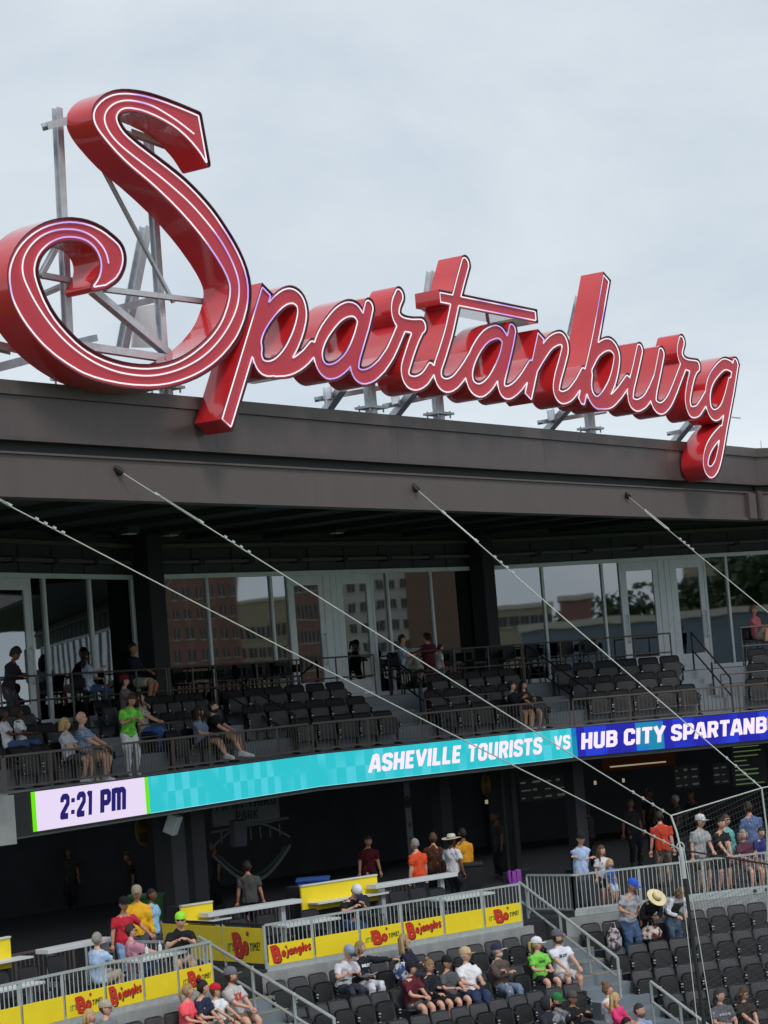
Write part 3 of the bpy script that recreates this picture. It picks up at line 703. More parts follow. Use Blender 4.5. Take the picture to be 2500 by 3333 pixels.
# capital S from its two outer tube lines
SL = catmull(Z1('1197,232 1090,187 980,145 880,115 780,100 700,104 635,130 590,172 570,215 573,265 602,322 655,390 725,468 800,538 880,604 960,676 1045,758 1120,838 1190,920 1255,1006 1312,1090 1355,1165 1382,1235 1386,1300 1370,1380 1330,1480 1270,1565 1190,1640 1100,1700 1010,1735 920,1750 820,1748 710,1728 600,1688 500,1628 410,1545 330,1450 272,1350 228,1240 212,1165 222,1100 252,1043 308,992 380,962 455,960 525,980 578,1025 608,1085 614,1150 598,1210 562,1262'), 4)
SR = catmull(Z1('640,1248 700,1205 735,1140 742,1075 722,1015 675,968 610,920 530,885 440,870 360,876 280,898 205,940 140,1000 95,1070 68,1150 66,1235 85,1330 130,1425 195,1520 280,1615 385,1700 510,1775 640,1818 770,1842 900,1850 1020,1838 1140,1800 1245,1745 1340,1665 1415,1570 1462,1470 1488,1370 1494,1275 1482,1190 1452,1100 1408,1010 1350,915 1285,820 1205,725 1110,630 1010,548 905,468 815,398 752,340 718,290 704,245 716,210 750,188 800,186 870,202 950,235 1040,285 1120,350 1195,435 1248,518'), 4)
Spoly = np.vstack([SL, SR])
Smid = catmull(Z1('1170,340 1120,300 1060,255 990,210 920,172 840,148 765,140 700,155 655,190 634,235 640,285 672,345 725,405 800,468 880,530 965,596 1055,672 1145,755 1230,850 1305,945 1365,1040 1410,1135 1436,1220 1440,1300 1424,1390 1380,1490 1312,1590 1225,1675 1120,1738 1015,1775 910,1792 800,1786 690,1762 580,1715 475,1648 380,1565 295,1465 225,1360 175,1265 146,1190 142,1120 160,1060 200,1000 260,950 335,920 415,912 490,922 555,952 608,1000 642,1055 658,1118'), 4)
so_ = bpy.data.objects.new('letter', bpy.data.meshes.new('letter')); COL.objects.link(so_)
def make_letters(names, X, Y, D, fields, depth, inset, extra=()):
    objs = []
    for i, nm in enumerate(names):
        f = D if fields is None else np.maximum(D + .022, fields[i])
        if fields is None: f = D + .022
        loops = contours(X, Y, f, 0, .006); b = MB()
        if loops:
            pts, tr = fill(loops); b.add([sp(q, SV - .055) for q in pts], [(c, b_, a) for a, b_, c in tr])
            b.add([sp(q, SV - depth) for q in pts], tr)
        o = b.build('letter', M['face'], sign, ('capital ' if nm.isupper() else 'lower case ') + nm + ' of the script sign'); objs.append(o)
    if fields is None: own = lambda q: 0
    else:
        st = np.argmin(np.array([f for f in RAW]), 0)
        xs, ys = X[0], Y[:, 0]
        own = lambda q: int(st[min(max(np.searchsorted(ys, q[1]), 0), len(ys) - 1), min(max(np.searchsorted(xs, q[0]), 0), len(xs) - 1)])
    channel(X, Y, D, own, objs, depth, inset, extra)
    return objs
bpy.data.objects.remove(so_)
X, Y = grid(Spoly[:, 0].min() - .3, Spoly[:, 0].max() + .3, Spoly[:, 1].min() - .3, Spoly[:, 1].max() + .3, .022)
DS = poly_field(X, Y, Spoly) - .085
make_letters(['S'], X, Y, DS, None, .60, .085, [(Smid, 0)])

HW = .205; HC = .165
LT = [
 ('p', [('Z2', '336,210 133,882', 0, 1, 1), ('Z2', '288,500 284,455 300,400 335,340 385,280 428,249 465,247 496,275 507,330 495,400 470,470 435,535 390,585 345,603 308,588 288,545 286,490', 1, 0, 0), ('Z2', '375,604 430,600 480,580 525,545 560,502', 1, 0, 0)]),
 ('a', [('Z2', '792,350 770,318 735,310 690,332 645,382 605,445 585,515 596,580 632,616 682,606 735,555 772,480 795,405 800,360', 1, 0, 0), ('Z2', '838,288 816,385 788,478 768,555 768,612 802,642 850,630 898,588', 1, 1, 0)]),
 ('r', [('Z2', '898,588 940,525 972,455 995,400', 1, 0, 0), ('Z2', '986,238 966,290 968,345 998,380 1045,393 1095,393', 1, 1, 0), ('Z2', '1090,393 1062,450 1032,535 1012,610 1026,658 1065,674 1108,652 1140,605', 1, 0, 0)]),
 ('t', [('Z2', '1311,76 1285,170 1264,255 1245,340 1225,430 1195,530 1173,600 1180,658 1215,685 1260,666 1308,605 1335,560', 1, 1, 0), ('Z2', '1176,250 1420,298 1660,346', 2, 1, 1)]),
 ('a', [('Z3', '240,500 220,472 190,464 140,488 95,545 60,620 48,690 65,755 110,780 160,745 205,670 235,590 248,520', 1, 0, 0), ('Z3', '284,445 268,530 242,640 223,720 229,775 263,792 312,758 352,705', 1, 1, 0)]),
 ('n', [('Z3', '352,705 385,650', 1, 0, 0), ('Z3', '440,475 366,825', 0, 1, 1), ('Z3', '405,650 440,590 490,522 545,500 568,545 553,620 526,720 521,785 550,818 595,803 640,745', 1, 0, 0)]),
 ('b', [('Z3', '640,745 668,690', 1, 0, 0), ('Z3', '791,162 735,480 700,640 653,852', 1, 1, 1), ('Z3', '700,640 745,562 805,532 844,580 840,660 815,750 775,820 742,846 708,812 694,750 698,690', 1, 0, 0), ('Z3', '745,848 810,843 862,792', 1, 0, 0)]),
 ('u', [('Z3', '862,792 905,730', 1, 0, 0), ('Z3', '973,546 948,660 923,770 924,835 956,861 1000,838 1032,785', 1, 1, 0), ('Z3', '1032,785 1055,730', 1, 0, 0), ('Z3', '1090,566 1068,680 1046,790 1049,850 1086,878 1126,843 1160,770', 1, 1, 0)]),
 ('r', [('Z3', '1160,770 1190,690 1206,650', 1, 0, 0), ('Z3', '1198,510 1186,560 1192,605 1222,640 1280,650', 1, 1, 0), ('Z3', '1275,650 1255,690 1236,770 1229,840 1246,892 1281,892 1312,850', 1, 0, 0)]),
 ('g', [('Z3', '1312,850 1332,815', 1, 0, 0), ('Z3', '1464,650 1425,640 1378,685 1348,740 1337,810 1346,880 1376,914 1414,888 1440,820 1460,740', 1, 0, 0), ('Z3', '1491,616 1465,780 1433,950 1416,1050 1399,1140 1380,1198 1353,1222 1329,1195 1327,1150 1342,1095 1372,1045 1412,1000', 1, 1, 0)]),
]
zf = {'Z2': Z2, 'Z3': Z3}; ALL = []
for nm, ss in LT:
    cur = []
    for fn, s, k, b0_, b1_ in ss:
        P = zf[fn](s)
        if k and len(P) > 2: P = catmull(P, 5)
        cur.append((P, HC if k == 2 else HW, b0_, b1_))
    ALL.append(cur)
allp = np.vstack([s[0] for c in ALL for s in c])
X, Y = grid(allp[:, 0].min() - .4, allp[:, 0].max() + .4, allp[:, 1].min() - .4, allp[:, 1].max() + .4, .022)
RAW = []
for c in ALL:
    d = np.full(X.shape, 9.0)
    for P, w, a, b in c: d = np.minimum(d, stroke_field(X, Y, P, w, a, b))
    RAW.append(d)
RAW = np.array(RAW); DU = RAW.min(0)
srt = np.sort(RAW, 0); flds = [RAW[i] - np.where(RAW[i] == srt[0], srt[1], srt[0]) for i in range(len(LT))]
make_letters([n for n, _ in LT], X, Y, DU, flds, .62, .062)

# steelwork behind the sign -------------------------------------------------------
BV = -.25                                     # plane of the posts
def SB(x, y, v): u, z = ROOF.hit(x, y, v); return ROOF.p(u, v, z)
def wf(a, b, w, h, name='beam', mi='steel'):
    """rolled I section from a to b"""
    a = np.array(a); b = np.array(b); t = (b - a) / np.linalg.norm(b - a)
    n3 = np.array([ROOF.n[0], ROOF.n[1], 0.]); s = np.cross(t, n3); L = np.linalg.norm(s)
    s = s / L if L > .2 else np.array([ROOF.d[0], ROOF.d[1], 0.])
    nn3 = np.cross(s, t); m = MB()
    m.bar(a, b, w * .14, h * .9, up=nn3)
    for sg in (-1, 1): m.bar(a + nn3 * sg * h / 2, b + nn3 * sg * h / 2, w, h * .1, up=nn3)
    return m.build(name, M[mi], sign)
# big posts of the S : (top, foot)
for (xa, ya), (xb, yb) in (((186, 352), (228, 1255)), ((482, 440), (540, 1275))):
    a = SB(xa, ya, BV); b = SB(xb, yb, BV); b[2] = 15.45; wf(b, a, .15, .12, 'post')
def bm(p, q, v0, v1, w=.16, h=.16, nm='beam'): wf(SB(*p, v0), SB(*q, v1), w * .68, h * .68, nm)
bm((146, 412), (250, 385), BV + .18, BV + .3, .2, .22); bm((420, 430), (560, 480), BV + .2, BV + .3, .16, .18)
bm((335, 550), (565, 985), BV + .2, BV + .2, .09, .09, 'brace'); bm((340, 942), (690, 985), BV + .22, BV + .22, .14, .15)
bm((130, 895), (345, 935), BV + .22, BV + .22, .14, .15); bm((300, 945), (545, 1150), BV + .15, BV + .1, .2, .2, 'brace')
bm((185, 800), (128, 905), BV - .4, BV - .6, .14, .14, 'brace'); bm((238, 1122), (560, 1170), BV + .2, BV + .2, .2, .18)
bm((475, 740), (395, 1150), BV - 1.1, BV - 1.3, .26, .24, 'brace'); bm((390, 1002), (540, 965), BV - .9, BV - .5, .18, .26)
bm((-40, 1205), (130, 1160), BV - .9, BV - .9, .22, .3); bm((130, 962), (210, 928), BV - .6, BV - .2, .12, .22)
bm((-30, 1122), (45, 1140), BV, BV, .2, .25); bm((260, 1112), (310, 1100), BV - .5, BV - .4, .18, .22)
pl = MB(); q = [SB(x, y, BV - 1.9) for x, y in ((445, 1000), (505, 990), (515, 1130), (432, 1130))]; pl.add(q + [p - np.array([ROOF.n[0], ROOF.n[1], 0]) * .05 for p in q], [(0, 1, 2, 3), (7, 6, 5, 4), (0, 4, 5, 1), (1, 5, 6, 2), (2, 6, 7, 3), (3, 7, 4, 0)])
pl.build('gusset_plate', M['white'], sign)
# stub posts with base plates, raking braces and cross beams under the lettering
for x, y in ((230, 1233), (540, 1262), (1208, 1328), (1428, 1348), (1922, 1396)):
    p = SB(x, y, BV); b = MB(); b.tube([(p[0], p[1], 15.3), (p[0], p[1], p[2] + (1.1 if x > 600 else .25))], .13, 10); b.build('post', M['steel'], sign)
    b = MB(); b.box((p[0], p[1], p[2]), (.62, .42, .05), ROOF.d)
    for i in (-1, 1):
        for j in (-1, 1): b.tube([(p[0] + ROOF.d[0] * .24 * i + ROOF.n[0] * .14 * j, p[1] + ROOF.d[1] * .24 * i + ROOF.n[1] * .14 * j, p[2] - .1), (p[0] + ROOF.d[0] * .24 * i + ROOF.n[0] * .14 * j, p[1] + ROOF.d[1] * .24 * i + ROOF.n[1] * .14 * j, p[2] + .06)], .02, 5)
    b.build('base_plate', M['steel'], sign)
for (a, c), (d, e) in (((1064, 1335), (1115, 1262)), ((1280, 1358), (1352, 1268)), ((1782, 1402), (1850, 1325)), ((2198, 1436), (2250, 1372))):
    
    pa, pb_ = SB(a, c, BV - 1.2), SB(d, e, BV - .3); pa = pa - (pb_ - pa) * .4; m_ = MB(); m_.bar(pa, pb_, .17, .17); m_.build('brace', M['steel'], sign)
for (a, c), (d, e) in (((1032, 1300), (1240, 1262)), ((1254, 1322), (1450, 1280)), ((1758, 1375), (1965, 1340)), ((2178, 1412), (2300, 1386)), ((1066, 1262), (1068, 1300)), ((1286, 1290), (1288, 1315)), ((1792, 1335), (1796, 1368))):
    bm((a, c), (d, e), BV - 1.0, BV - .5, .16, .24)
bm((1402, 885), (1385, 1010), BV - .05, BV - .05, .2, .2, 'post'); bm((1885, 965), (1858, 1090), BV - .05, BV - .05, .2, .2, 'post')
bm((1595, 1030), (1588, 1075), SV - .66, BV, .09, .09, 'brace'); bm((1000, 1030), (1025, 1050), BV, BV, .12, .14); bm((1430, 1095), (1515, 1105), BV, BV, .12, .16)
bm((845, 1050), (890, 1090), BV, BV, .1, .1, 'brace')
sp_ = MB(); p = SB(2383, 1358, BV); sp_.tube([p, p + np.array([ROOF.d[0] * .5, ROOF.d[1] * .5, 0])], .02, 5); sp_.build('lamp_arm', M['steel'], sign)
rod = SB(2478, 1455, -1.0); b = MB(); b.tube([(rod[0], rod[1], 15.4), (rod[0], rod[1], 16.05)], .012, 5)
tag(b.build('lightning_rod', M['steel']), 'thin lightning rod on the roof edge right of the sign', 'rod')

# ------------------------------------------------------------------ railings
def guard(name, label, a, b, z, h, m, pick=.11, post=1.5, low=.09, group=None, gap_posts=None, pr=.016, kickz=0.0, rw=.045):
    """picket guard rail from plan point a to b"""
    a = np.array(a[:2], float); b = np.array(b[:2], float); L = np.linalg.norm(b - a); d = (b - a) / L
    t = thing(name, (a[0], a[1], z), label, 'railing', group)
    P = lambda s, zz: (a[0] + d[0] * s, a[1] + d[1] * s, zz)
    g = MB(); g.bar(P(0, z + h), P(L, z + h), rw, rw); g.build('top_rail', m, t)
    g = MB(); g.bar(P(0, z + low), P(L, z + low), rw * .9, rw * .9); g.build('bottom_rail', m, t)
    n = max(1, int(round(L / post))); ps = np.linspace(0, L, n + 1)
    for s in ps:
        g = MB(); g.bar(P(s, z + kickz), P(s, z + h - rw / 2), rw, rw); g.build('post', m, t)
    k = int(L / pick); g = MB()
    for i in range(1, k):
        s = L * i / k
        if np.min(np.abs(ps - s)) > .035: g.bar(P(s, z + low + rw * .4), P(s, z + h - rw * .5), pr, pr)
    g.build('pickets', m, t, kind='stuff')
    return t
def piperail(label, pts, m, group=None, drop=.5, r=.028, posts=None, cat='handrail', name='handrail', feet=None):
    """pipe rail with a mid rail; pts = top line (3-D); vertical legs at the indices in posts"""
    t = thing(name, (pts[0][0], pts[0][1], feet[0] if feet else pts[0][2] - 1), label, cat, group)
    g = MB(); g.tube(pts, r, 8); g.build('top_rail', m, t)
    g = MB(); g.tube([(q[0], q[1], q[2] - drop) for q in pts], r * .9, 8); g.build('mid_rail', m, t)
    for i, (q, zf) in enumerate(posts or []):
        g = MB(); g.tube([(q[0], q[1], zf), (q[0], q[1], q[2])], r, 8); g.build('post', m, t)
    return t
RM, LR = M['rail'], M['lrail']
bayname = ['left', 'middle', 'right']
for i, (fc, U) in enumerate(FRONT):
    guard('guard_rail', 'bronze picket railing along the front edge of the %s suite seats' % bayname[i], fc.p(.02 if i == 0 else .06, -.06), fc.p(U - .05, -.06), ZS, .70, RM, .115, 1.55, .10, 'suite front railings', pr=.015)
guard('guard_rail', 'bronze side railing returning from the left corner of the suites', FA.p(.0, -.1), FA.p(.0, -4.2), ZS, .70, RM, .115, 1.4, .10, pr=.015)
# pipe rails along the suite landing and down the suite aisles
def lrail_seg(fc, x0, x1, lab):
    u0, u1 = fc.ux(x0, ZL + 1.08, -D3 + .1), fc.ux(x1, ZL + 1.08, -D3 + .1)
    n = max(2, int(round((u1 - u0) / 1.15)) + 1)
    us = np.linspace(u0, u1, n)
    piperail(lab, [fc.p(u0, -D3 + .1, ZL + 1.08), fc.p(u1, -D3 + .1, ZL + 1.08)], RM, 'pipe railings behind the suite seats', .52, .022,
             [(fc.p(u, -D3 + .1, ZL + 1.08), ZL) for u in us], 'railing', 'pipe_railing')
for fc, x0, x1, lab in ((FA, 0, 118, 'bronze pipe railing the woman in a dark jacket leans on'), (FA, 122, 540, 'bronze pipe railing in front of the seated man in navy'), (FA, 548, 700, 'short bronze pipe railing right of the left column'),
                        (FB, 700, 1215, 'bronze pipe railing below the middle doors'), (FB, 1362, 1695, 'bronze pipe railing in front of the girl in maroon'), (FC, 1700, 2180, 'bronze pipe railing below the right suite windows'), (FC, 2410, 2700, 'bronze pipe railing in front of the man in pink')):
    lrail_seg(fc, x0, x1, lab)
def aisle_rail(fc, x, lab):
    u = fc.ux(x, ZL + 1.0, -D3)
    tp = [fc.p(u, -D3 - .0, ZL + 1.06), fc.p(u, -.62, ZS + .92)]
    piperail(lab, tp, M['dark'], 'sloping aisle handrails of the suites', .5, .026, [(tp[0], ZL), (fc.p(u, -1.7, 9.87), 8.9), (tp[1], ZS)])
aisle_rail(FA, 690, 'dark sloping handrail in the aisle right of the left column'); aisle_rail(FB, 1262, 'dark sloping handrail in the aisle below the middle doors')
aisle_rail(FB, 1712, 'dark sloping handrail left of the right block of suite seats'); aisle_rail(FC, 2250, 'dark sloping handrail below the right doors')
def short_rail(fc, x0, x1, z, v, lab):
    u0, u1 = fc.ux(x0, z + .62, v), fc.ux(x1, z + .62, v)
    piperail(lab, [fc.p(u0, v, z + .62), fc.p(u1, v, z + .62)], RM, 'short rails above the suite aisles', .26, .02, [(fc.p(u, v, z + .62), z) for u in (u0, (u0 + u1) / 2, u1)], 'railing', 'pipe_railing')
short_rail(FA, 452, 640, 8.9, -.98, 'low bronze rail in front of the woman in a floral blouse'); short_rail(FB, 1382, 1588, 8.9, -.98, 'low bronze rail between the middle suite aisles')
short_rail(FC, 2345, 2700, 8.9, -.98, 'low bronze rail at the right edge below the man in pink')

# suite aisle steps
def aisle_steps(fc, x0, x1, lab):
    t = thing('suite_steps', fc.p(fc.ux((x0 + x1) / 2, 8.6, -.9), -.9, ZS), lab, 'steps')
    for k in range(5):
        v1 = -.95 - .425 * k; z1 = ZS + .236 * (k + 1)
        u0, u1 = fc.ux(x0, ZS, -.9), fc.ux(x1, ZS, -.9)
        b = MB(); fbox(b, fc, u0, u1, v1 - .425, v1 + .002, ZS + .006, z1 - .001 * k); b.build('step', M['suite_step'], t)
aisle_steps(FB, 1312, 1415, 'grey concrete steps below the two middle suite doors'); aisle_steps(FC, 2300, 2425, 'grey concrete steps below the two right suite doors')
aisle_steps(FA, 770, 830, 'grey concrete steps behind the couple in the front row'); aisle_steps(FB, 1805, 1860, 'grey concrete steps behind the two girls')

# ------------------------------------------------------------------ seats
def rrect(w, h, r, n=4):
    out = []
    for cx, cz, a0 in ((w / 2 - r, r * .6, -90), (w / 2 - r, h - r, 0), (-w / 2 + r, h - r, 90), (-w / 2 + r, r * .6, 180)):
        rr = r if a0 in (0, 90) else r * .6; ccx = math.copysign(w / 2 - rr, cx)
        for k in range(n + 1):
            a = R(a0 + 90 * k / n); out.append((ccx + rr * math.cos(a), (cz if a0 in (0, 90) else rr) + rr * math.sin(a)))
    return out
def panel(mb, w, h, r, frame, bow=.03, th=.03, mi=0):
    """rounded, slightly dished panel; frame(x, z, y) -> local point"""
    o = rrect(w, h, r); i = [(x * .86, z * .86 + h * .07) for x, z in o]; n = len(o)
    bw = lambda x, z: bow * (2 * x / w) ** 2
    F = [frame(x, z, bw(x, z)) for x, z in o]; G = [frame(x, z, bw(x, z) - .012) for x, z in i]; B = [frame(x, z, bw(x, z) - th) for x, z in o]
    vs = F + G + B; fs = []
    for k in range(n):
        j = (k + 1) % n
        fs += [(k, j, n + j, n + k), (2 * n + j, 2 * n + k, k, j)[::-1] if False else (k, 2 * n + k, 2 * n + j, j)]
    fs += [tuple(n + k for k in range(n)), tuple(2 * n + k for k in range(n - 1, -1, -1))]
    return mb.add(vs, fs, mi)
def make_seat(pitch, label, cat, group):
    """tip-up stadium seat facing +Y, floor at z 0"""
    t = thing('stadium_seat', (0, 0, -50), label, cat, group)
    w = pitch - .055; sm = M['seat'] if pitch < .6 else M['seat_dark']
    b = MB(); tl = R(14)
    panel(b, w, .46, .09, lambda x, z, y: (x, y - .10 - z * math.sin(tl), .40 + z * math.cos(tl)))
    b.build('backrest', sm, t, local=True, smooth=False)
    p = MB(); tl2 = R(9)
    panel(p, w - .03, .42, .10, lambda x, z, y: (x, y + .05 - z * math.sin(tl2), .26 + z * math.cos(tl2)), .02, .05)
    u = p.build('folded_pan', M['seatd'], t, local=True)
    p = MB()
    panel(p, w - .03, .42, .10, lambda x, z, y: (x, -.06 + z, .43 + y * .6 + z * .06), .04, .05)
    dn = p.build('open_pan', sm, t, local=True)
    s = MB()
    for sx in (-1, 1):
        x = sx * (pitch / 2 - .012)
        s.box((x, -.06, .22), (.035, .07, .44)); s.box((x, .0, .44), (.035, .22, .10)); s.box((x, -.02, .02), (.05, .26, .035))
        s.bar((x, .10, .5), (x, -.16, .62), .034, .03)
    st = s.build('standard', M['seatd'], t, local=True, kind='stuff')
    s = MB()
    for sx in (-1, 1):
        x = sx * (pitch / 2 - .012)
        s.tube([(x, .112, .47), (x, .125, .47)], .017, 6); s.tube([(x, .112, .30), (x, .125, .30)], .014, 6); s.tube([(x, .112, .41), (x, .12, .41)], .012, 6)
    s.build('bolt_caps', M['bolt'], t, local=True, kind='stuff')
    return t
SEATS = []                                    # (root copy, fc, u, v, z)
proto = {}; ROWN = {}
ORD = 'first second third fourth fifth sixth seventh eighth ninth tenth eleventh twelfth thirteenth fourteenth fifteenth sixteenth seventeenth eighteenth nineteenth twentieth'.split()
def seat_row(fc, x0, x1, v, z, pitch, name, zref=.6, label=None, x1z=None):
    """row of seats between two image columns, in real positions along the facet"""
    u0 = fc.ux(x0, z + zref, v); u1 = fc.ux(x1, z + zref, v)
    n = int(round((u1 - u0) / pitch)); 
    if n < 1: return
    if pitch not in proto: proto[pitch] = make_seat(pitch, 'seat', 'seat', 'black tip up stadium seats')
    for i in range(n):
        u = u0 + pitch * (i + .5)
        ROWN[label] = ROWN.get(label, 0) + 1
        SEATS.append([proto[pitch], fc, u, v, z, ORD[min(ROWN[label], len(ORD)) - 1] + ' ' + label, False])
def claim(fc, u, v, z):
    best = None
    for s in SEATS:
        if s[1] is fc and abs(s[3] - v) < .05 and abs(s[4] - z) < .05:
            d = abs(s[2] - u)
            if best is None or d < best[0]: best = (d, s)
    if best and best[0] < .3: best[1][6] = True; return best[1][2]
    return u

# suite seats : rows 1..3 of each bay
SP = .64
V1, V2, V3 = -.72, -1.55, -2.40
for fc, rows in ((FA, [(V1, ZS, [(60, 345), (560, 775)]), (V2, 8.9, [(20, 330), (440, 690)]), (V3, 9.3, [(0, 100), (330, 690)])]),
                 (FB, [(V1, ZS, [(960, 1305), (1425, 1790)]), (V2, 8.9, [(800, 1195), (1395, 1700)]), (V3, 9.3, [(735, 1165), (1400, 1670)])]),
                 (FC, [(V1, ZS, [(1915, 2292), (2435, 2640)]), (V2, 8.9, [(1858, 2212), (2440, 2600)]), (V3, 9.3, [(1800, 2190), (2440, 2620)])])):
    for v, z, spans in rows:
        nm = {V1: 'front', V2: 'second', V3: 'third'}[v]
        for a, b in spans: seat_row(fc, a, b, v, z, SP, 'suite', .6, 'black seat from the left, %s row of the %s suite seats' % (nm, bayname[[FA, FB, FC].index(fc)]))

# bar chairs on the landings
def make_barchair():
    t = thing('bar_chair', (0, 0, -50), 'black bar chair', 'chair', 'black bar chairs on the suite landing')
    b = MB(); panel(b, .46, .40, .06, lambda x, z, y: (x, y - .2 - z * .18, .72 + z)); b.build('backrest', M['dark'], t, local=True)
    b = MB(); b.box((0, 0, .68), (.46, .42, .05)); b.build('seat', M['black'], t, local=True)
    for sx in (-1, 1):
        b = MB(); b.box((sx * .25, .02, .88), (.04, .34, .2)); b.build('arm', M['black'], t, local=True)
        for sy in (-1, 1):
            b = MB(); b.bar((sx * .19, sy * .17, .66), (sx * .22, sy * .2, .0), .03); b.build('leg', M['black'], t, local=True)
    b = MB(); b.box((0, .19, .25), (.4, .025, .025)); b.build('footrest', M['black'], t, local=True)
    return t
bc = make_barchair(); first = True
def bar_chair(fc, x, lab, v=None):
    global first
    v = (-4.3 if fc is FC else -3.3) if v is None else v
    u = fc.ux(x, ZL + .9, v); P = fc.p(u, v, ZL)
    if first: bc.location = P; bc.rotation_euler.z = fc.rz; bc['label'] = lab; first = False
    else: dup(bc, P, fc.rz, lab)
for fc, x, lab in ((FA, 275, 'black bar chair under the woman with long black hair'), (FA, 428, 'black bar chair under the man in a navy shirt'), (FA, 605, 'black bar chair right of the left column'), (FA, 655, 'black bar chair second from the left column'),
                   (FB, 745, 'black bar chair by the first middle mullion'), (FB, 815, 'black bar chair left of the tall aisle post'), (FB, 872, 'black bar chair in front of the sky reflection'), (FB, 938, 'black bar chair at the left middle door'),
                   (FB, 1305, 'black bar chair under the man in a light blue shirt'), (FB, 1475, 'black bar chair right of the girl in maroon'), (FB, 1545, 'black bar chair in front of the right column'),
                   (FC, 1660, 'black bar chair right of the right column'), (FC, 1735, 'black bar chair second from the right column'), (FC, 1850, 'black bar chair left under the wide right window'), (FC, 1925, 'black bar chair right under the wide right window'), (FC, 2450, 'black bar chair under the man in a pink shirt')):
    bar_chair(fc, x, lab)

# ------------------------------------------------------------------ lower level
def fac2(p0, p1):
    p0 = np.array(p0[:2]); p1 = np.array(p1[:2]); d = p1 - p0
    return Facet(p0, math.degrees(math.atan2(d[1], d[0]))), float(np.linalg.norm(d))
pLr, pLl = atz(695, 3214, ZF), None
q0 = atz(0, 3210, ZF + .86)
GL_, UL = fac2(q0, pLr)                        # left patio front
GM, UM = fac2(atz(870, 3154, ZF), atz(1700, 3006, ZF))   # middle patio front
GR, UR = fac2(atz(1872, 2975, ZF), atz(2500, 2897, ZF))  # right concourse edge
print('facets', GL_.deg, UL, GM.deg, UM, GR.deg, UR, GL_.P0, GM.P0, GR.P0)
cf = MB()
bk = [GL_.p(-14, 0), GL_.p(UL, 0), GM.p(0, 0), GM.p(UM, 0), GR.p(0, 0), GR.p(UR + 12, 0)]
far = [(26, 84), (-24, 70)]
pts = [(q[0], q[1]) for q in bk] + far; n = len(pts)
cf.add([(x, y, ZF) for x, y in pts] + [(x, y, .01) for x, y in pts], [tuple(range(n))] + [(i, n + i, n + (i + 1) % n, (i + 1) % n) for i in range(n)])
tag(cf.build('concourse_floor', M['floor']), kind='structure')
cb_ = MB(); cb_.add([(-24, 82, .5), (30, 96, .5), (30, 96, 7.7), (-24, 82, 7.7)], [(0, 1, 2, 3)])
w_ = thing('concourse_wall', (0, 74, ZF), 'dark back wall of the shaded concourse', 'wall')
WQ = Facet((-9.5, 63.0), 42); WQ2 = Facet((3.5, 74.0), 24)
b = MB(); fbox(b, WQ, -10, 17.5, -.3, 0, ZF, 7.7); fbox(b, WQ2, -1, 16, -.3, -.002, ZF, 7.7); b.build('wall_panel', mat('dim_wall', srgb(46, 48, 54), .8, 0, .35, .8), w_)  # wall colour lowered to include the shade of the concourse
for P in (FA.p(6.9, -.9), FA.p(8.2, -1.2), FB.p(9.4, -1.0), (0.9, 60.6)):
    t = thing('concourse_column', (P[0], P[1], ZF), 'dark steel column under the suite terrace', 'column', 'dark columns of the concourse')
    b = MB(); b.box((P[0], P[1], (ZF + 7.62) / 2), (.38, .38, 7.62 - ZF), FB.d); b.build('shaft', M['dark'], t, bevel=.015)
    b = MB(); b.box((P[0], P[1], ZF + .1), (.6, .6, .2), FB.d); b.build('base', M['dark'], t)

# seating bowl treads
RISE, TR, V0, ZR1 = .455, .84, .52, 3.50
def bowl(fc, u0, u1, nrow, du0=0., du1=0.):
    b = MB()
    for k in range(nrow):
        va, vb = (.0 if k == 0 else .12 + TR * k), .12 + TR * (k + 1)
        z = ZR1 - RISE * k; e = .002 * k
        fbox(b, fc, u0 + du0 * k, u1 + du1 * k, va + .001, vb, z - RISE - .3, z + e)
    return b
bt = bowl(GL_, -14, UL, 5, 0, 0); tag(bt.build('seating_tread', M['tread']), kind='structure')
bt = bowl(GM, -.25, UM + .2, 8, 0, 0); tag(bt.build('seating_tread', M['tread']), kind='structure')
bt = bowl(GR, -.9, UR + 8, 8, 0, 0); tag(bt.build('seating_tread', M['tread']), kind='structure')

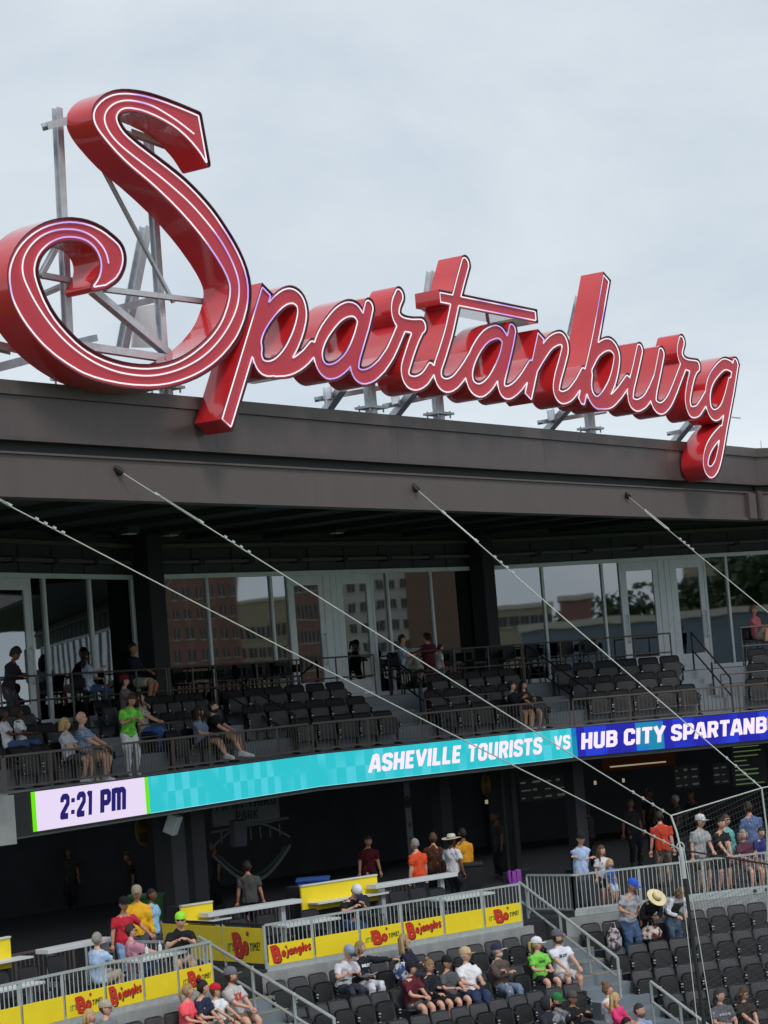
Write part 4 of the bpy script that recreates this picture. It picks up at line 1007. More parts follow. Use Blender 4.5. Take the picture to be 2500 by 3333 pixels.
# patio guard rails with yellow boards
def board(fc, u0, u1, z0, z1, kind, parent, v=.035):
    b = MB(); fbox(b, fc, u0, u1, v - .02, v, z0, z1); o = b.build('advert_board', M['yellow'], parent, {'J': 'yellow board with the red word Bojangles', 'I': "yellow board reading IT'S Bo TIME!", '': 'plain yellow board'}[kind], bevel=.004)
    w, h = u1 - u0, z1 - z0; pos = lambda s, z, e=.004: fc.p(s, v + e, z)
    if kind == 'J':
        ha = h * .40; zb = z0 + h * .36
        rise = lambda i: [-.22, -.05, .02, .0, .02, .04, .06, .1, .14][i] - .08
        d = MB()
        for dx, dz, mi, e in ((.018, -.022, 0, .004), (0, 0, 1, .008)):
            ps = lambda s, z, dx=dx, dz=dz, e=e: fc.p(s + dx, v + e, z + dz)
            text_mesh('B', u0 + w * .10, u0 + w * .27, zb - h * .24, h * .82, ps, .125 if mi else .14, -.22, 0, None, d, mi)
            text_mesh('ojangles', u0 + w * .28, u0 + w * .95, zb, ha * 1.12, ps, .088 if mi else .10, .05, .07, lambda i: .02 + .035 * i, d, mi)
            star_mesh(d, u0 + w * .385 + dx, z0 + h * .80 + dz, h * .085, lambda s, z, e=e: fc.p(s, v + e, z), mi)
        d.build('lettering', [M['darkred'], M['redp']], o)
    if kind == 'I':
        d = MB()
        text_mesh("IT'S", u0 + w * .09, u0 + w * .27, z0 + h * .28, h * .24, pos, .085, .08, .12, lambda i: .04 * i, d, 2)
        for dx, dz, mi, e in ((.014, -.014, 0, .004), (0, 0, 1, .008)):
            ps = lambda s, z, dx=dx, dz=dz, e=e: fc.p(s + dx, v + e, z + dz)
            text_mesh('B', u0 + w * .29, u0 + w * .49, z0 + h * .14, h * .70, ps, .125 if mi else .14, -.2, 0, None, d, mi)
            text_mesh('o', u0 + w * .49, u0 + w * .62, z0 + h * .26, h * .56, ps, .105 if mi else .12, 0, 0, None, d, mi)
            star_mesh(d, u0 + w * .62 + dx, z0 + h * .84 + dz, h * .09, lambda s, z, e=e: fc.p(s, v + e, z), mi)
        text_mesh('TIME!', u0 + w * .66, u0 + w * .93, z0 + h * .33, h * .24, pos, .09, .05, .12, lambda i: .05 * i, d, 3)
        d.build('lettering', [M['darkred'], M['redp'], M['green'], M['greend']], o)
    return o
def patio_front(fc, marks, kinds, label, z=ZF, h=.86, zsplit=.465):
    """marks = plan stations of the posts"""
    t = guard('patio_railing', label, fc.p(marks[0], 0), fc.p(marks[-1], 0), z, h, LR, .105, 99, .10, 'patio railings', pr=.016)
    for s in marks[1:-1]:
        q = fc.p(s, 0); g = MB(); g.bar((q[0], q[1], z), (q[0], q[1], z + h - .02), .05, .05); g.build('post', LR, t)
    for a, b, k in zip(marks[:-1], marks[1:], kinds):
        if k is not None: board(fc, a + .035, b - .035, z + .055, z + zsplit, k, t)
    b = MB(); fbox(b, fc, marks[0], marks[-1], -.02, .03, z - .06, z + .075); b.build('kick_plate', M['lrail'], t)
    return t
zr = ZF + .6
mL = [GL_.ux(x, ZF + .3, 0) for x in (-210, -70, 68, 207, 341, 465, 577)] + [UL]
patio_front(GL_, mL, [None, '', '', 'I', 'J', '', 'I'], 'grey picket railing of the left patio with yellow boards')
mM = [0] + [GM.ux(x, ZF + .3, 0) for x in (1020, 1169, 1308, 1442, 1573)] + [UM]
patio_front(GM, mM, ['J', '', 'I', 'J', '', 'I'], 'grey picket railing of the middle patio with yellow boards')
# left return of the middle patio : two big yellow boards
RT_ = Facet(GM.p(0, 0)[:2], math.degrees(math.atan2(GM.n[1], GM.n[0])) + 180)   # runs back from the corner
SDF_ = Facet(RT_.p(3.6, 0)[:2], GM.deg - 90)   # same plane seen from the stairs, u runs towards the field
t = thing('patio_fence', RT_.p(1.5, 0, ZF), 'yellow boarded side of the middle patio beside the steps', 'railing')
for a, b_, k in ((0.05, 2.2, ''), (2.24, 3.56, 'I')):
    board(SDF_, a, b_, ZF + .10, ZF + .80, k, t, .03)
for s in (0.02, 2.22, 3.58):
    q = SDF_.p(s, 0); g = MB(); g.bar((q[0], q[1], ZF - .3), (q[0], q[1], ZF + .86), .05, .05); g.build('post', LR, t)
g = MB(); g.bar(SDF_.p(0, 0, ZF + .86), SDF_.p(3.6, 0, ZF + .86), .05, .05); g.build('top_rail', M['dark'], t)
# right concourse edge railing and its return
n_ = 5
guard('guard_rail', 'light grey picket railing along the right concourse edge', GR.p(0, 0), GR.p(UR + 5, 0), ZF, .86, LR, .105, 1.62, .10, 'concourse railings', pr=.018)
guard('guard_rail', 'light grey picket railing turning back beside the right steps', GR.p(0, 0), GR.p(0, 0) + np.array([-.62, .6, 0]) * 1.55, ZF, .86, LR, .105, 2, .10, 'concourse railings', pr=.018)
b = MB(); fbox(b, GR, -.02, UR + 6, -.03, .04, ZF - .05, ZF + .085); o = b.build('kerb', M['lrail']); tag(o, kind='structure')
b = MB(); fbox(b, GR, -.9, UR + 7, -.15, .10, ZR1 - .1, ZF - .06); tag(b.build('concourse_edge', M['conc']), kind='structure')
b = MB(); fbox(b, GM, -.25, UM + .22, -.15, .12, ZR1 - .4, ZF - .065); tag(b.build('patio_edge', M['conc']), kind='structure')
b = MB(); fbox(b, GL_, -14, UL + .05, -.15, .12, ZR1 - .4, ZF - .065); tag(b.build('patio_edge', M['conc']), kind='structure')
# dim pickets behind the patios
guard('guard_rail', 'shaded picket railing at the back of the left patio', GL_.p(-9, -3.3), GL_.p(UL - .3, -3.3), ZF, .86, M['beam'], .12, 1.6, .1, 'back patio railings', pr=.022)
guard('guard_rail', 'shaded picket railing at the back of the middle patio', GM.p(.2, -3.4), GM.p(UM - .1, -3.4), ZF, .86, M['beam'], .12, 1.6, .1, 'back patio railings', pr=.022)
guard('guard_rail', 'shaded picket railing at the right side of the left patio', GL_.p(UL - .05, -.1), GL_.p(UL - .05, -3.2), ZF, .86, LR, .12, 1.6, .1, pr=.022)

# stairs
def stairs(label, P0, dirv, wid, n, z0, tread=.42, rise=.2275, nose=4, side=None):
    """steps descending from P0 along dirv; wid = vector across"""
    d = np.array(dirv, float); d /= np.linalg.norm(d); w = np.array(wid, float)
    t = thing('stair_flight', (P0[0], P0[1], z0 - n * rise), label, 'stairs')
    for k in range(n):
        a = np.array(P0[:2]) + d * tread * k; z = z0 - rise * (k + 1)
        q = [a, a + w, a + w + d * (tread + .003), a + d * (tread + .003)]
        b = MB(); b.add([(p[0], p[1], z - .7) for p in q] + [(p[0], p[1], z) for p in q], [(3, 2, 1, 0), (4, 5, 6, 7), (0, 1, 5, 4), (1, 2, 6, 5), (2, 3, 7, 6), (3, 0, 4, 7)])
        b.build('step', M['step'], t)
        if k < nose:
            e = d * (tread + .003); f = d * .055
            q = [a + e - f, a + e - f + w, a + e + w, a + e]
            b = MB(); b.add([(p[0], p[1], z + .004) for p in q], [(0, 1, 2, 3)]); b.build('nosing', M['nose'], t)
    return t
d1 = GM.n * .80 + GR.n * .20; d1 /= np.linalg.norm(d1)
A0 = GM.p(UM + .12, 0)[:2] - d1 * .7; W0 = GR.p(-.12, .0)[:2] - d1 * .35 - A0
W0 = W0 - d1 * (W0 @ d1)
A1 = A0 + W0
stairs('grey steps with yellow nosings going down right of the middle patio', A0, d1, W0, 22, ZF, nose=5)
d2 = GM.n
A2 = GL_.p(UL + .12, 0)[:2]; wv = GM.p(-.27, 0)[:2] - A2; wv = wv - d2 * (wv @ d2)
A2 = GM.p(-.27, 0)[:2] - wv - d2 * .3
stairs('grey steps with yellow nosings between the two patios', A2, d2, wv, 12, ZF, nose=5)
# aisle handrails
def px_rail(label, pts, dropz, ends, grp='grey aisle handrails'):
    return piperail(label, pts, LR, grp, .42, .033, ends)
def on_stair(x, y, zoff, P0, d, n=40):
    """point above the stair line through P0 along d, where the sight line of pixel (x, y) crosses the vertical plane of the rail"""
    f = Facet(P0, math.degrees(math.atan2(d[1], d[0]))); u, z = f.hit(x, y); return f.p(u, 0, z)
c1 = A0 + W0 * .42
f1 = [on_stair(x, y, 0, c1, d1) for x, y in ((1690, 2872), (2010, 3118), (2013, 3230))]
fz = lambda P, P0, d: ZF - .2275 * max(0, ((np.array(P[:2]) - P0) @ d) / .42)
px_rail('grey pipe handrail running down the right steps', f1[:2], 0, [(on_stair(x, y, 0, c1, d1), fz(on_stair(x, y, 0, c1, d1), c1, d1)) for x, y in ((1712, 2889), (1822, 2972), (1913, 3042), (2010, 3118))])
f2 = [on_stair(x, y, 0, c1, d1) for x, y in ((2118, 3195), (2300, 3333))]
f2.append(f2[1] + (f2[1] - f2[0]) * .6)
px_rail('lower grey pipe handrail at the bottom of the right steps', f2, 0, [(f2[0], fz(f2[0], c1, d1)), (on_stair(2214, 3268, 0, c1, d1), fz(on_stair(2214, 3268, 0, c1, d1), c1, d1))])
c2 = A2 + wv * .30
f3 = [on_stair(x, y, 0, c2, d2) for x, y in ((648, 3050), (820, 3144), (1087, 3315))]
px_rail('grey pipe handrail running down between the two patios', f3[:1] + f3[2:], 0, [(f3[1], fz(f3[1], c2, d2)), (on_stair(956, 3231, 0, c2, d2), fz(on_stair(956, 3231, 0, c2, d2), c2, d2)), (f3[2], fz(f3[2], c2, d2))])

# bowl seats
def bowl_row(fc, k, x0, x1, sec, pitch):
    seat_row(fc, x0, x1, V0 + TR * (k - 1), ZR1 - RISE * (k - 1), pitch, 'bowl', .75, 'black seat from the left, %s row below the %s' % (['first', 'second', 'third', 'fourth', 'fifth', 'sixth', 'seventh'][k - 1], sec))
for k, x0, x1 in ((1, 880, 1744), (2, 945, 1812), (3, 1005, 1915), (4, 1090, 1948), (5, 1170, 2010), (6, 1260, 2090)): bowl_row(GM, k, x0, x1, 'middle patio', .53)
for k, x0, x1 in ((1, 1898, 2720), (2, 1978, 2800), (3, 2066, 2860), (4, 2168, 2920), (5, 2230, 2960), (6, 2330, 3000)): bowl_row(GR, k, x0, x1, 'right concourse railing', .53)
for k, x0, x1 in ((1, 150, 760), (2, 360, 850)): bowl_row(GL_, k, x0, x1, 'left patio', .53)

# ------------------------------------------------------------------ people
def nrm(v): v = np.array(v, float); return v / (np.linalg.norm(v) + 1e-9)
def ik(a, t, l1, l2, pole):
    a = np.array(a, float); t = np.array(t, float); d = t - a; L = np.linalg.norm(d); mx = (l1 + l2) * .995
    if L > mx: t = a + d / L * mx; d = t - a; L = mx
    u = d / L; c = (l1 * l1 - l2 * l2 + L * L) / (2 * L); h = math.sqrt(max(l1 * l1 - c * c, 0))
    p = np.array(pole, float); p = p - u * (p @ u); p = nrm(p)
    return a + u * c + p * h, t
def ring(c, rv, fv, a, b, n=12): return [c + rv * a * math.cos(2 * math.pi * k / n) + fv * b * math.sin(2 * math.pi * k / n) for k in range(n)]
PEND = []                                     # objects whose remesh is applied at the end in one pass
def smooth_body(mb, name, m, parent, vox):
    me = mb.mesh(name, m); o = bpy.data.objects.new(name, me); COL.objects.link(o); o.parent = parent
    q = o.modifiers.new('r', 'REMESH'); q.mode = 'VOXEL'; q.voxel_size = vox; q.use_smooth_shade = True
    s = o.modifiers.new('s', 'SMOOTH'); s.factor = .5; s.iterations = 2
    return o
HEADT = None
def head_parts(mb, c, rv, fv, uv, k=1.0):
    """face, jaw, nose and ears into mb (rv right, fv forward, uv up)"""
    T = lambda p: c + (rv * p[0] + fv * p[1] + uv * p[2]) * k
    b = MB(); b.ball((0, 0, 0), (.074, .094, .116), 14, 12)
    vs = []
    for x, y, z in b.v:
        if z < 0:
            t = -z / .116; x *= 1 - .30 * t * t; y = y * (1 - .18 * t) + .012 * t
            if y < 0: y *= 1 - .25 * t
        if y > .05 and .0 < z < .05 and abs(x) > .012: y -= .006
        if y > .05 and -.06 < z < -.03: y += .003
        vs.append((x, y, z))
    mb.add([T(p) for p in vs], b.f)
    q = MB(); q.loft([[(x, y, z) for x, y in ((-w, .085), (0, .085 + h), (w, .085), (0, .07))] for z, w, h in ((.026, .008, .006), (0, .010, .018), (-.016, .016, .026), (-.026, .014, .012))])
    mb.add([T(p) for p in q.v], q.f)
    for s in (-1, 1):
        e = MB(); e.ball((s * .076, -.008, -.002), (.010, .020, .031), 6, 5); mb.add([T(p) for p in e.v], e.f)
def hand_parts(mb, w, d, nrmv, side, curl=.6, k=1.0):
    """palm, four fingers and thumb from wrist w along d; nrmv = back of the hand"""
    d = nrm(d); n = np.array(nrmv, float); n = nrm(n - d * (n @ d)); x = np.cross(d, n) * side
    T = lambda a, b, c: w + (x * a + d * b + n * c) * k
    mb.loft([[T(a * hw, y, c * th) for a, c in ((-1, -1), (1, -1), (1, 1), (-1, 1))] for y, hw, th in ((-.02, .024, .017), (.03, .036, .016), (.085, .041, .012))])
    for i, (fx, L) in enumerate(((.031, .068), (.011, .078), (-.010, .073), (-.030, .056))):
        p = [(fx, .078, 0.)]; a = 0.
        for j, s in enumerate((.45, .32, .23)):
            a += curl * (.6 if j == 0 else .9); q = p[-1]; p.append((fx, q[1] + L * s * math.cos(a), q[2] - L * s * math.sin(a)))
        mb.tube([T(*q) for q in p], [.0095 * k, .009 * k, .0082 * k, .0068 * k], 5)
    mb.tube([T(.030, .018, -.004), T(.052, .045, -.012), T(.055, .072, -.022)], [.012 * k, .0105 * k, .008 * k], 5)
def hair_mesh(style, c, rv, fv, uv, k, rnd):
    T = lambda p: c + (rv * p[0] + fv * p[1] + uv * p[2]) * k
    mb = MB(); b = MB(); b.ball((0, -.006, .006), (.084, .102, .124), 16, 14); vs = []
    low = {'short': -.045, 'crop': -.05, 'long': -.10, 'pony': -.05, 'bun': -.05, 'afro': -.06, 'bob': -.09, 'balding': -.05}.get(style, -.05)
    for x, y, z in b.v:
        front = y > .02
        ins = (z < .058 and front) or (z < -.015 and y > -.035) or z < low
        if style == 'balding': ins = ins or z > .045 or y > -.01
        j = 1 + rnd.uniform(-.03, .03)
        if style == 'crop': j *= .975
        if style == 'afro': j = 1.28 + rnd.uniform(-.05, .05) if not ins else .85
        f = .84 if ins else j
        vs.append((x * f, y * f, z * f))
    mb.add([T(p) for p in vs], b.f)
    if style in ('long', 'bob'):
        zb = -.27 if style == 'long' else -.12
        rg = []
        for i in range(7):
            t = i / 6; z = .05 + (zb - .05) * t; w = .082 + .022 * math.sin(t * 2.6); y = -.055 - .025 * t
            rg.append([T((w * math.cos(a) * (1 + rnd.uniform(-.05, .05)), y + .052 * math.sin(a) * (1 + .25 * math.cos(3 * a)), z)) for a in np.linspace(0, 2 * math.pi, 12, endpoint=False)])
        mb.loft(rg)
        for s in (-1, 1):
            mb.tube([T((s * .07, .035, .05)), T((s * .088, .02, -.02)), T((s * .092, .015, -.10)), T((s * .088, .03, zb * .85))], [.02 * k, .024 * k, .026 * k, .012 * k], 7)
    if style == 'pony': mb.tube([T((0, -.09, .05)), T((0, -.135, .03)), T((0, -.145, -.06)), T((0, -.12, -.17))], [.022 * k, .032 * k, .030 * k, .010 * k], 8)
    if style == 'bun': mb.ball(T((0, -.075, .115)), .045 * k, 8, 6)
    return mb
def cap_mesh(kind, c, rv, fv, uv, k):
    T = lambda p: c + (rv * p[0] + fv * p[1] + uv * p[2]) * k
    mb = MB(); n = 16; rg = []
    if kind in ('cap', 'backcap', 'visor'):
        for z, f in ((.028, 1.0), (.06, 1.0), (.10, .9), (.128, .66), (.142, .32), (.146, .06)):
            rg.append([T((.090 * f * math.cos(a), -.006 + .108 * f * math.sin(a), z)) for a in np.linspace(0, 2 * math.pi, n, endpoint=False)])
        mb.loft(rg); mb.ball(T((0, -.006, .147)), .008 * k, 6, 4)
        s = -1 if kind == 'backcap' else 1
        top = [T((.078 * math.cos(a), s * (.07 + .115 * math.sin(a)), .044 - .012 * math.sin(a) - .02 * math.cos(a) ** 2)) for a in np.linspace(0, math.pi, 11)]
        mb.add(top + [p - uv * .006 * k for p in top], [tuple(range(11)), tuple(range(21, 10, -1))] + [(i, 11 + i, 12 + i, i + 1) for i in range(10)], 1)
    else:
        R0 = .20 if kind == 'straw' else .17
        for z, f in ((.045, 1.0), (.08, .98), (.125, .9), (.142, .62), (.135, .15)):
            rg.append([T((.088 * f * math.cos(a), -.004 + .106 * f * math.sin(a), z)) for a in np.linspace(0, 2 * math.pi, n, endpoint=False)])
        mb.loft(rg)
        o = []
        for r, z in ((.09, .052), (R0 * .75, .045), (R0, .052), (R0, .046), (R0 * .75, .037), (.09, .044)):
            o.append([T((r * math.cos(a), r * 1.08 * math.sin(a), z + .008 * math.cos(2 * a) * r / R0)) for a in np.linspace(0, 2 * math.pi, 20, endpoint=False)])
        mb.loft(o, cap=False)
        bd = [[T((.0905 * math.cos(a), -.004 + .109 * math.sin(a), z)) for a in np.linspace(0, 2 * math.pi, n, endpoint=False)] for z in (.052, .078)]
        mb.loft(bd, 1)
    return mb
HM = {}
def hairmat(c):
    if c not in HM: HM[c] = mat('hair', srgb(*c), .55, 0, .35, 55, .6, 120, None, .4)
    return HM[c]
DKE = mat('eye_dark', (.02, .015, .012), .3, 0, 0); LIP = mat('lip', srgb(150, 84, 76), .5, 0, 0); LENS = mat('dark_lens', (.012, .012, .014), .12, 0, 0)
BL, BR, DB, GY, BD, GW = (34, 28, 26), (92, 66, 46), (56, 42, 34), (150, 146, 140), (196, 164, 112), (206, 204, 200)

def person(label, P, yaw, pose='sit', sc=1.0, sk='l', hair=('short', DB), top=None, sleeve='short', bot=None, leg='long', shoe=(60, 60, 64), hat=None, shades=False, beard=None,
           lean=None, hy=0., hp=0., fat=1.0, hands=None, feet=None, seath=.43, fem=False, extra=None, group=None, curl=.6, side=0., hroll=0.):
    """P = floor point under the pelvis, yaw = heading of the body (radians, 0 = +Y)"""
    rnd = random.Random(hash(label) & 0xffff if False else sum(map(ord, label)))
    t = thing('person', P, label, 'person', group, yaw); t.scale = (sc, sc, sc)
    sit = pose == 'sit'
    hy += rnd.uniform(-6, 6); hp += rnd.uniform(-4, 3); side += rnd.uniform(-3, 3); lean = (lean if lean is not None else (-10 if sit else 2)) + rnd.uniform(-3, 4)
    la = R(lean if lean is not None else (-10 if sit else 2)); sl = R(side)
    pel = np.array([0, .06 if sit else 0., seath + .105 if sit else .93])
    if not sit and abs(la) > .3: pel[1] -= .22 * math.sin(la)
    Tv = nrm([math.sin(sl), math.sin(la), math.cos(la)]); Rv = nrm(np.array([math.cos(sl), 0, -math.sin(sl)])); Fv = np.cross(Tv, Rv)
    sp = lambda q: pel + Tv * q + Fv * (.10 * q * q if sit else .03 * q * q)
    sw = (.93 if fem else 1.0); w = fat
    tor = [(-.11, .10, .07), (-.06, .158 * (1.05 if fem else 1), .105 * w), (.02, .166 * (1.04 if fem else 1), .118 * w), (.11, .150 * w * sw, .108 * w), (.2, .143 * w * sw, .104 * w), (.31, .168 * sw * (.5 + .5 * w), .118 * (.4 + .6 * w)), (.40, .186 * sw, .112), (.45, .186 * sw, .095), (.485, .150 * sw, .08), (.515, .085, .066), (.54, .062, .06), (.60, .056, .057)]
    tr = lambda grow, a, b: [ring(sp(q), Rv, Fv, x + grow, y + grow) for q, x, y in tor if a <= q <= b]
    hd = {'lap': [(-.10, .30, .17), (.10, .30, .17)], 'knees': [(-.14, .42, .12), (.14, .42, .12)], 'phone': [(-.05, .33, .36), (.06, .33, .36)], 'side': [(-.27, .06, -.13), (.27, .06, -.13)], 'clasp': [(-.03, .36, .13), (.03, .36, .14)],
          'crossed': [(.15, .17, .27), (-.15, .19, .24)], 'table': [(-.14, .42, .22), (.14, .42, .22)], 'read': [(-.12, .32, .27), (.12, .32, .27)], 'up': [(-.12, .33, .50), (.13, .33, .52)], 'rail': [(-.16, .36, .17), (.16, .36, .17)]}
    H = hands if isinstance(hands, list) else hd[hands or ('lap' if sit else 'side')]
    arms = []
    for s, h in zip((-1, 1), H):
        S = sp(.445) + Rv * s * .178 * sw; tg = pel + np.array(h, float) + np.array([rnd.uniform(-.03, .03), rnd.uniform(-.03, .03), rnd.uniform(-.02, .03)])
        pole = np.array([s * .75, -.55, -.6]) if not (not sit and hands in (None, 'side')) else np.array([s * .3, -1, 0])
        E, Wp = ik(S, tg, .285, .255, pole); arms.append((S, E, Wp))
    ft = feet or ([(-.12, .44, .07), (.12, .44, .07)] if sit else [(-.10, .0, .075), (.10, .02, .075)])
    legs = []
    for s, f in zip((-1, 1), ft):
        f = np.array(f, float) + np.array([rnd.uniform(-.04, .04), rnd.uniform(-.06, .05), 0])
        Hp = pel + Rv * s * .088 - Tv * .045; K, A = ik(Hp, np.array(f, float), .425, .43, (s * .12, 1, .55 if sit else .1)); legs.append((Hp, K, A))
    armpath = lambda S, E, W: [S, S + (E - S) * .5, S + (E - S) * .9, E + (W - E) * .12, E + (W - E) * .45, W]
    ar = [.060, .054, .046, .046, .042, .030]
    legpath = lambda Hp, K, A: [Hp, Hp + (K - Hp) * .45, Hp + (K - Hp) * .9, K + (A - K) * .1, K + (A - K) * .4, A]
    lr = [.094, .085, .066, .060, .060, .038]
    lw = .5 + .5 * w
    # body : one surface
    b = MB(); b.loft(tr(-.004, -.2, .7))
    for S, E, W in arms: b.tube(armpath(S, E, W), [q * (.92 if fem else 1) for q in ar], 8)
    for q in legs: b.tube(legpath(*q), [r * lw for r in lr], 9)
    body = smooth_body(b, 'body', skinmat(sk), t, .026); isl = MB()
    hc = sp(.58) + Tv * .118 + Fv * .03
    ya, pa = R(hy), R(hp)
    f0 = nrm(np.array([0, math.cos(la * .3), -math.sin(la * .3)])); u0 = nrm(np.cross(np.array([1., 0, 0]), f0))
    hf = f0 * math.cos(ya) - np.array([1., 0, 0]) * math.sin(ya); hr = np.cross(hf, u0)
    hf2 = hf * math.cos(pa) + u0 * math.sin(pa); hu = np.cross(hr, hf2); hf = hf2
    if hroll: c_, s_ = math.cos(R(hroll)), math.sin(R(hroll)); hr, hu = hr * c_ + hu * s_, hu * c_ - hr * s_
    hk = 1.13 if sc > .9 else 1.27
    head_parts(isl, hc, hr, hf, hu, hk)
    for (S, E, W), s in zip(arms, (-1, 1)): hand_parts(isl, W, nrm(W - E) if hands != 'phone' else nrm((W - E) + np.array([0, 0, .2])), np.array([0, .25, 1.0]) if hands not in ('up',) else np.array([0, 1., .2]), s, curl)
    PEND.append((body, isl, True))
    # clothes
    tm = cloth(*top) if isinstance(top, tuple) else top
    if tm is not None:
        c = MB(); g = .018
        c.loft([ring(sp(q), Rv, Fv, x, y) for q, x, y in ((-.10, .186 * (.5 + .5 * w), .132 * w), (-.03, .188 * (.5 + .5 * w), .136 * w))] + tr(g, 0, .49))
        c.loft([ring(sp(q), Rv, Fv, x, y) for q, x, y in ((.46, .165, .10), (.505, .10, .08), (.53, .075, .070))])
        cutn = {'short': .62, 'long': 1.0, 'none': .12}[sleeve]
        for S, E, W in arms:
            pth = armpath(S, E, W)
            if sleeve == 'short': c.tube([S - (E - S) * .05, S + (E - S) * .35, S + (E - S) * .72], [.078, .077, .078], 8)
            elif sleeve == 'long': c.tube(pth[:-1] + [E + (W - E) * .95], [.078, .072, .066, .064, .056, .046], 8)
        o = smooth_body(c, 'shirt', tm, t, .024); PEND.append((o, None, False))
    bm = cloth(*bot) if isinstance(bot, tuple) else bot
    if bm is not None:
        c = MB(); c.loft(tr(.012, -.2, .06))
        for Hp, K, A in legs:
            if leg == 'long': c.tube([Hp, Hp + (K - Hp) * .45, Hp + (K - Hp) * .92, K + (A - K) * .1, K + (A - K) * .5, K + (A - K) * .96], [r * lw for r in (.108, .102, .084, .080, .074, .066)], 9)
            else: c.tube([Hp, Hp + (K - Hp) * .4, Hp + (K - Hp) * .78], [r * lw for r in (.112, .108, .098)], 9)
        o = smooth_body(c, 'trousers' if leg == 'long' else 'shorts', bm, t, .026); PEND.append((o, None, False))
    for (Hp, K, A), s in zip(legs, (-1, 1)):
        sh = nrm(A - K); fd = np.array([s * .12, 1., 0.]) if abs(sh[2]) > .5 else np.array([s * .1, .5, .8]); fd = nrm(fd)
        up = nrm(np.cross(np.cross(fd, -sh), fd)) if abs(fd @ sh) < .99 else np.array([0, 0, 1.]); sd_ = np.cross(fd, up); c = MB()
        c.loft([[A + fd * y + sd_ * x * ww + up * z for x, z in ((-1, -.07), (1, -.07), (1, -.07 + hh * .6), (.5, -.07 + hh), (-.5, -.07 + hh), (-1, -.07 + hh * .6))] for y, ww, hh in ((-.075, .028, .07), (-.04, .036, .11), (.03, .038, .105), (.10, .045, .07), (.165, .038, .05), (.19, .02, .03))])
        c.build('shoe', cloth(*shoe), t, local=True, smooth=False)
    if hair and hair[0] != 'bald': hair_mesh(hair[0], hc, hr, hf, hu, hk, rnd).build('hair', hairmat(hair[1]), t, local=True, smooth=True)
    if hat:
        o = cap_mesh(hat[0], hc, hr, hf, hu, hk).build('cap' if 'cap' in hat[0] or hat[0] == 'visor' else 'hat', [cloth(*hat[1]), cloth(*(hat[2] if len(hat) > 2 else hat[1]))], t, local=True, smooth=False)
    T = lambda p: hc + (hr * p[0] + hf * p[1] + hu * p[2]) * hk
    if shades:
        c = MB()
        for s in (-1, 1): c.loft([[T((s * .031 + x * .024, .092 - abs(x) * .004 + y, .018 + z)) for x, z in ((-1, -.014), (.9, -.016), (1, .012), (-1, .012))] for y in (0., .008)])
        c.loft([[T((x, .088, .022 + z)) for x, z in ((-.06, -.004), (.06, -.004), (.06, .006), (-.06, .006))], [T((x, .098, .022 + z)) for x, z in ((-.06, -.004), (.06, -.004), (.06, .006), (-.06, .006))]])
        for s in (-1, 1): c.bar(T((s * .062, .085, .022)), T((s * .080, -.01, .022)), .006)
        c.build('sunglasses' if shades is True else 'glasses', LENS, t, local=True, kind='stuff')
    else:
        for s in (-1, 1):
            c = MB(); c.ball(T((s * .030, .082, .018)), [.013 * hk, .013 * hk, .008 * hk], 6, 4); c.build('eye', DKE, t, local=True)
    c = MB(); c.bar(T((-.022, .094, -.058)), T((.022, .094, -.058)), .010 * hk, .012 * hk); c.build('mouth', LIP, t, local=True)
    if beard:
        c = MB(); q = MB(); q.ball((0, .022, -.066), (.062, .078, .058), 10, 8); c.add([T((x, y, z if z < -.035 else -.035)) for x, y, z in q.v], q.f); c.build('beard', hairmat(beard), t, local=True, smooth=True)
    if extra == 'hood':
        c = MB(); q = MB(); q.ball((0, -.012, .0), (.108, .128, .148), 14, 10); c.add([T((x, (y if y < .055 else .055 - (y - .055) * .3), z)) for x, y, z in q.v], q.f); c.build('hood', tm, t, local=True, smooth=True)
    if extra == 'vest':
        c = MB(); c.loft(tr(.034, -.12, .46)); o = smooth_body(c, 'vest', cloth(92, 94, 90, pat='camo', col2=(60, 62, 58)), t, .026); PEND.append((o, None, False))
    if isinstance(extra, tuple) and extra[0] == 'print':
        c = MB(); q = sp(.33) + Fv * (.112 * (.4 + .6 * w) + .028); txt, x0, x1, h, col = extra[1:]
        text_mesh(txt, x0, x1, -h / 2, h, lambda x, z: q - Rv * x + Tv * z - Fv * (x * x * .9) , .13, 0, .1, None, c); c.build('print', col, t, local=True)
    return t
def heading(v): return math.atan2(-v[0], v[1])
def yaw_of(fc, extra=0.): return heading(np.array([fc.n[0], fc.n[1]])) + R(extra)
def sit_row(label, fc, x, v, z, sc=1.0, turn=0., snap=True, dv=0., **kw):
    u = fc.ux(x, z + 1.05, v)
    if snap:
        c = claim(fc, u, v, z); u = c + np.clip(u - c, -.08, .08)
    return person(label, fc.p(u, v + .02 + dv, z + .43 * (1 - sc) * .9), yaw_of(fc, turn), 'sit', sc, **kw)
def bowl_p(label, fc, k, x, **kw): return sit_row(label, fc, x, V0 + TR * (k - 1), ZR1 - RISE * (k - 1), **kw)
def at_head(x, y, zfloor, H): return atz(x, y, zfloor + H)
def stand(label, x, y, zf, face, sc=1.0, H=None, **kw):
    """(x, y) image point of the top of the head of someone standing on floor zf"""
    P = atz(x, y, zf + (H or 1.74) * sc); P[2] = zf
    return person(label, P, heading(np.array(face[:2], float)), 'stand', sc, **kw)
def by_plane(label, fc, x, v, face, pose='stand', sc=1.0, seath=.45, **kw):
    h = 1.5 * sc if pose == 'stand' else seath + .75
    return person(label, fc.p(fc.ux(x, ZF + h, v), v, ZF), heading(np.array(face[:2], float)), pose, sc, seath=seath, **kw)
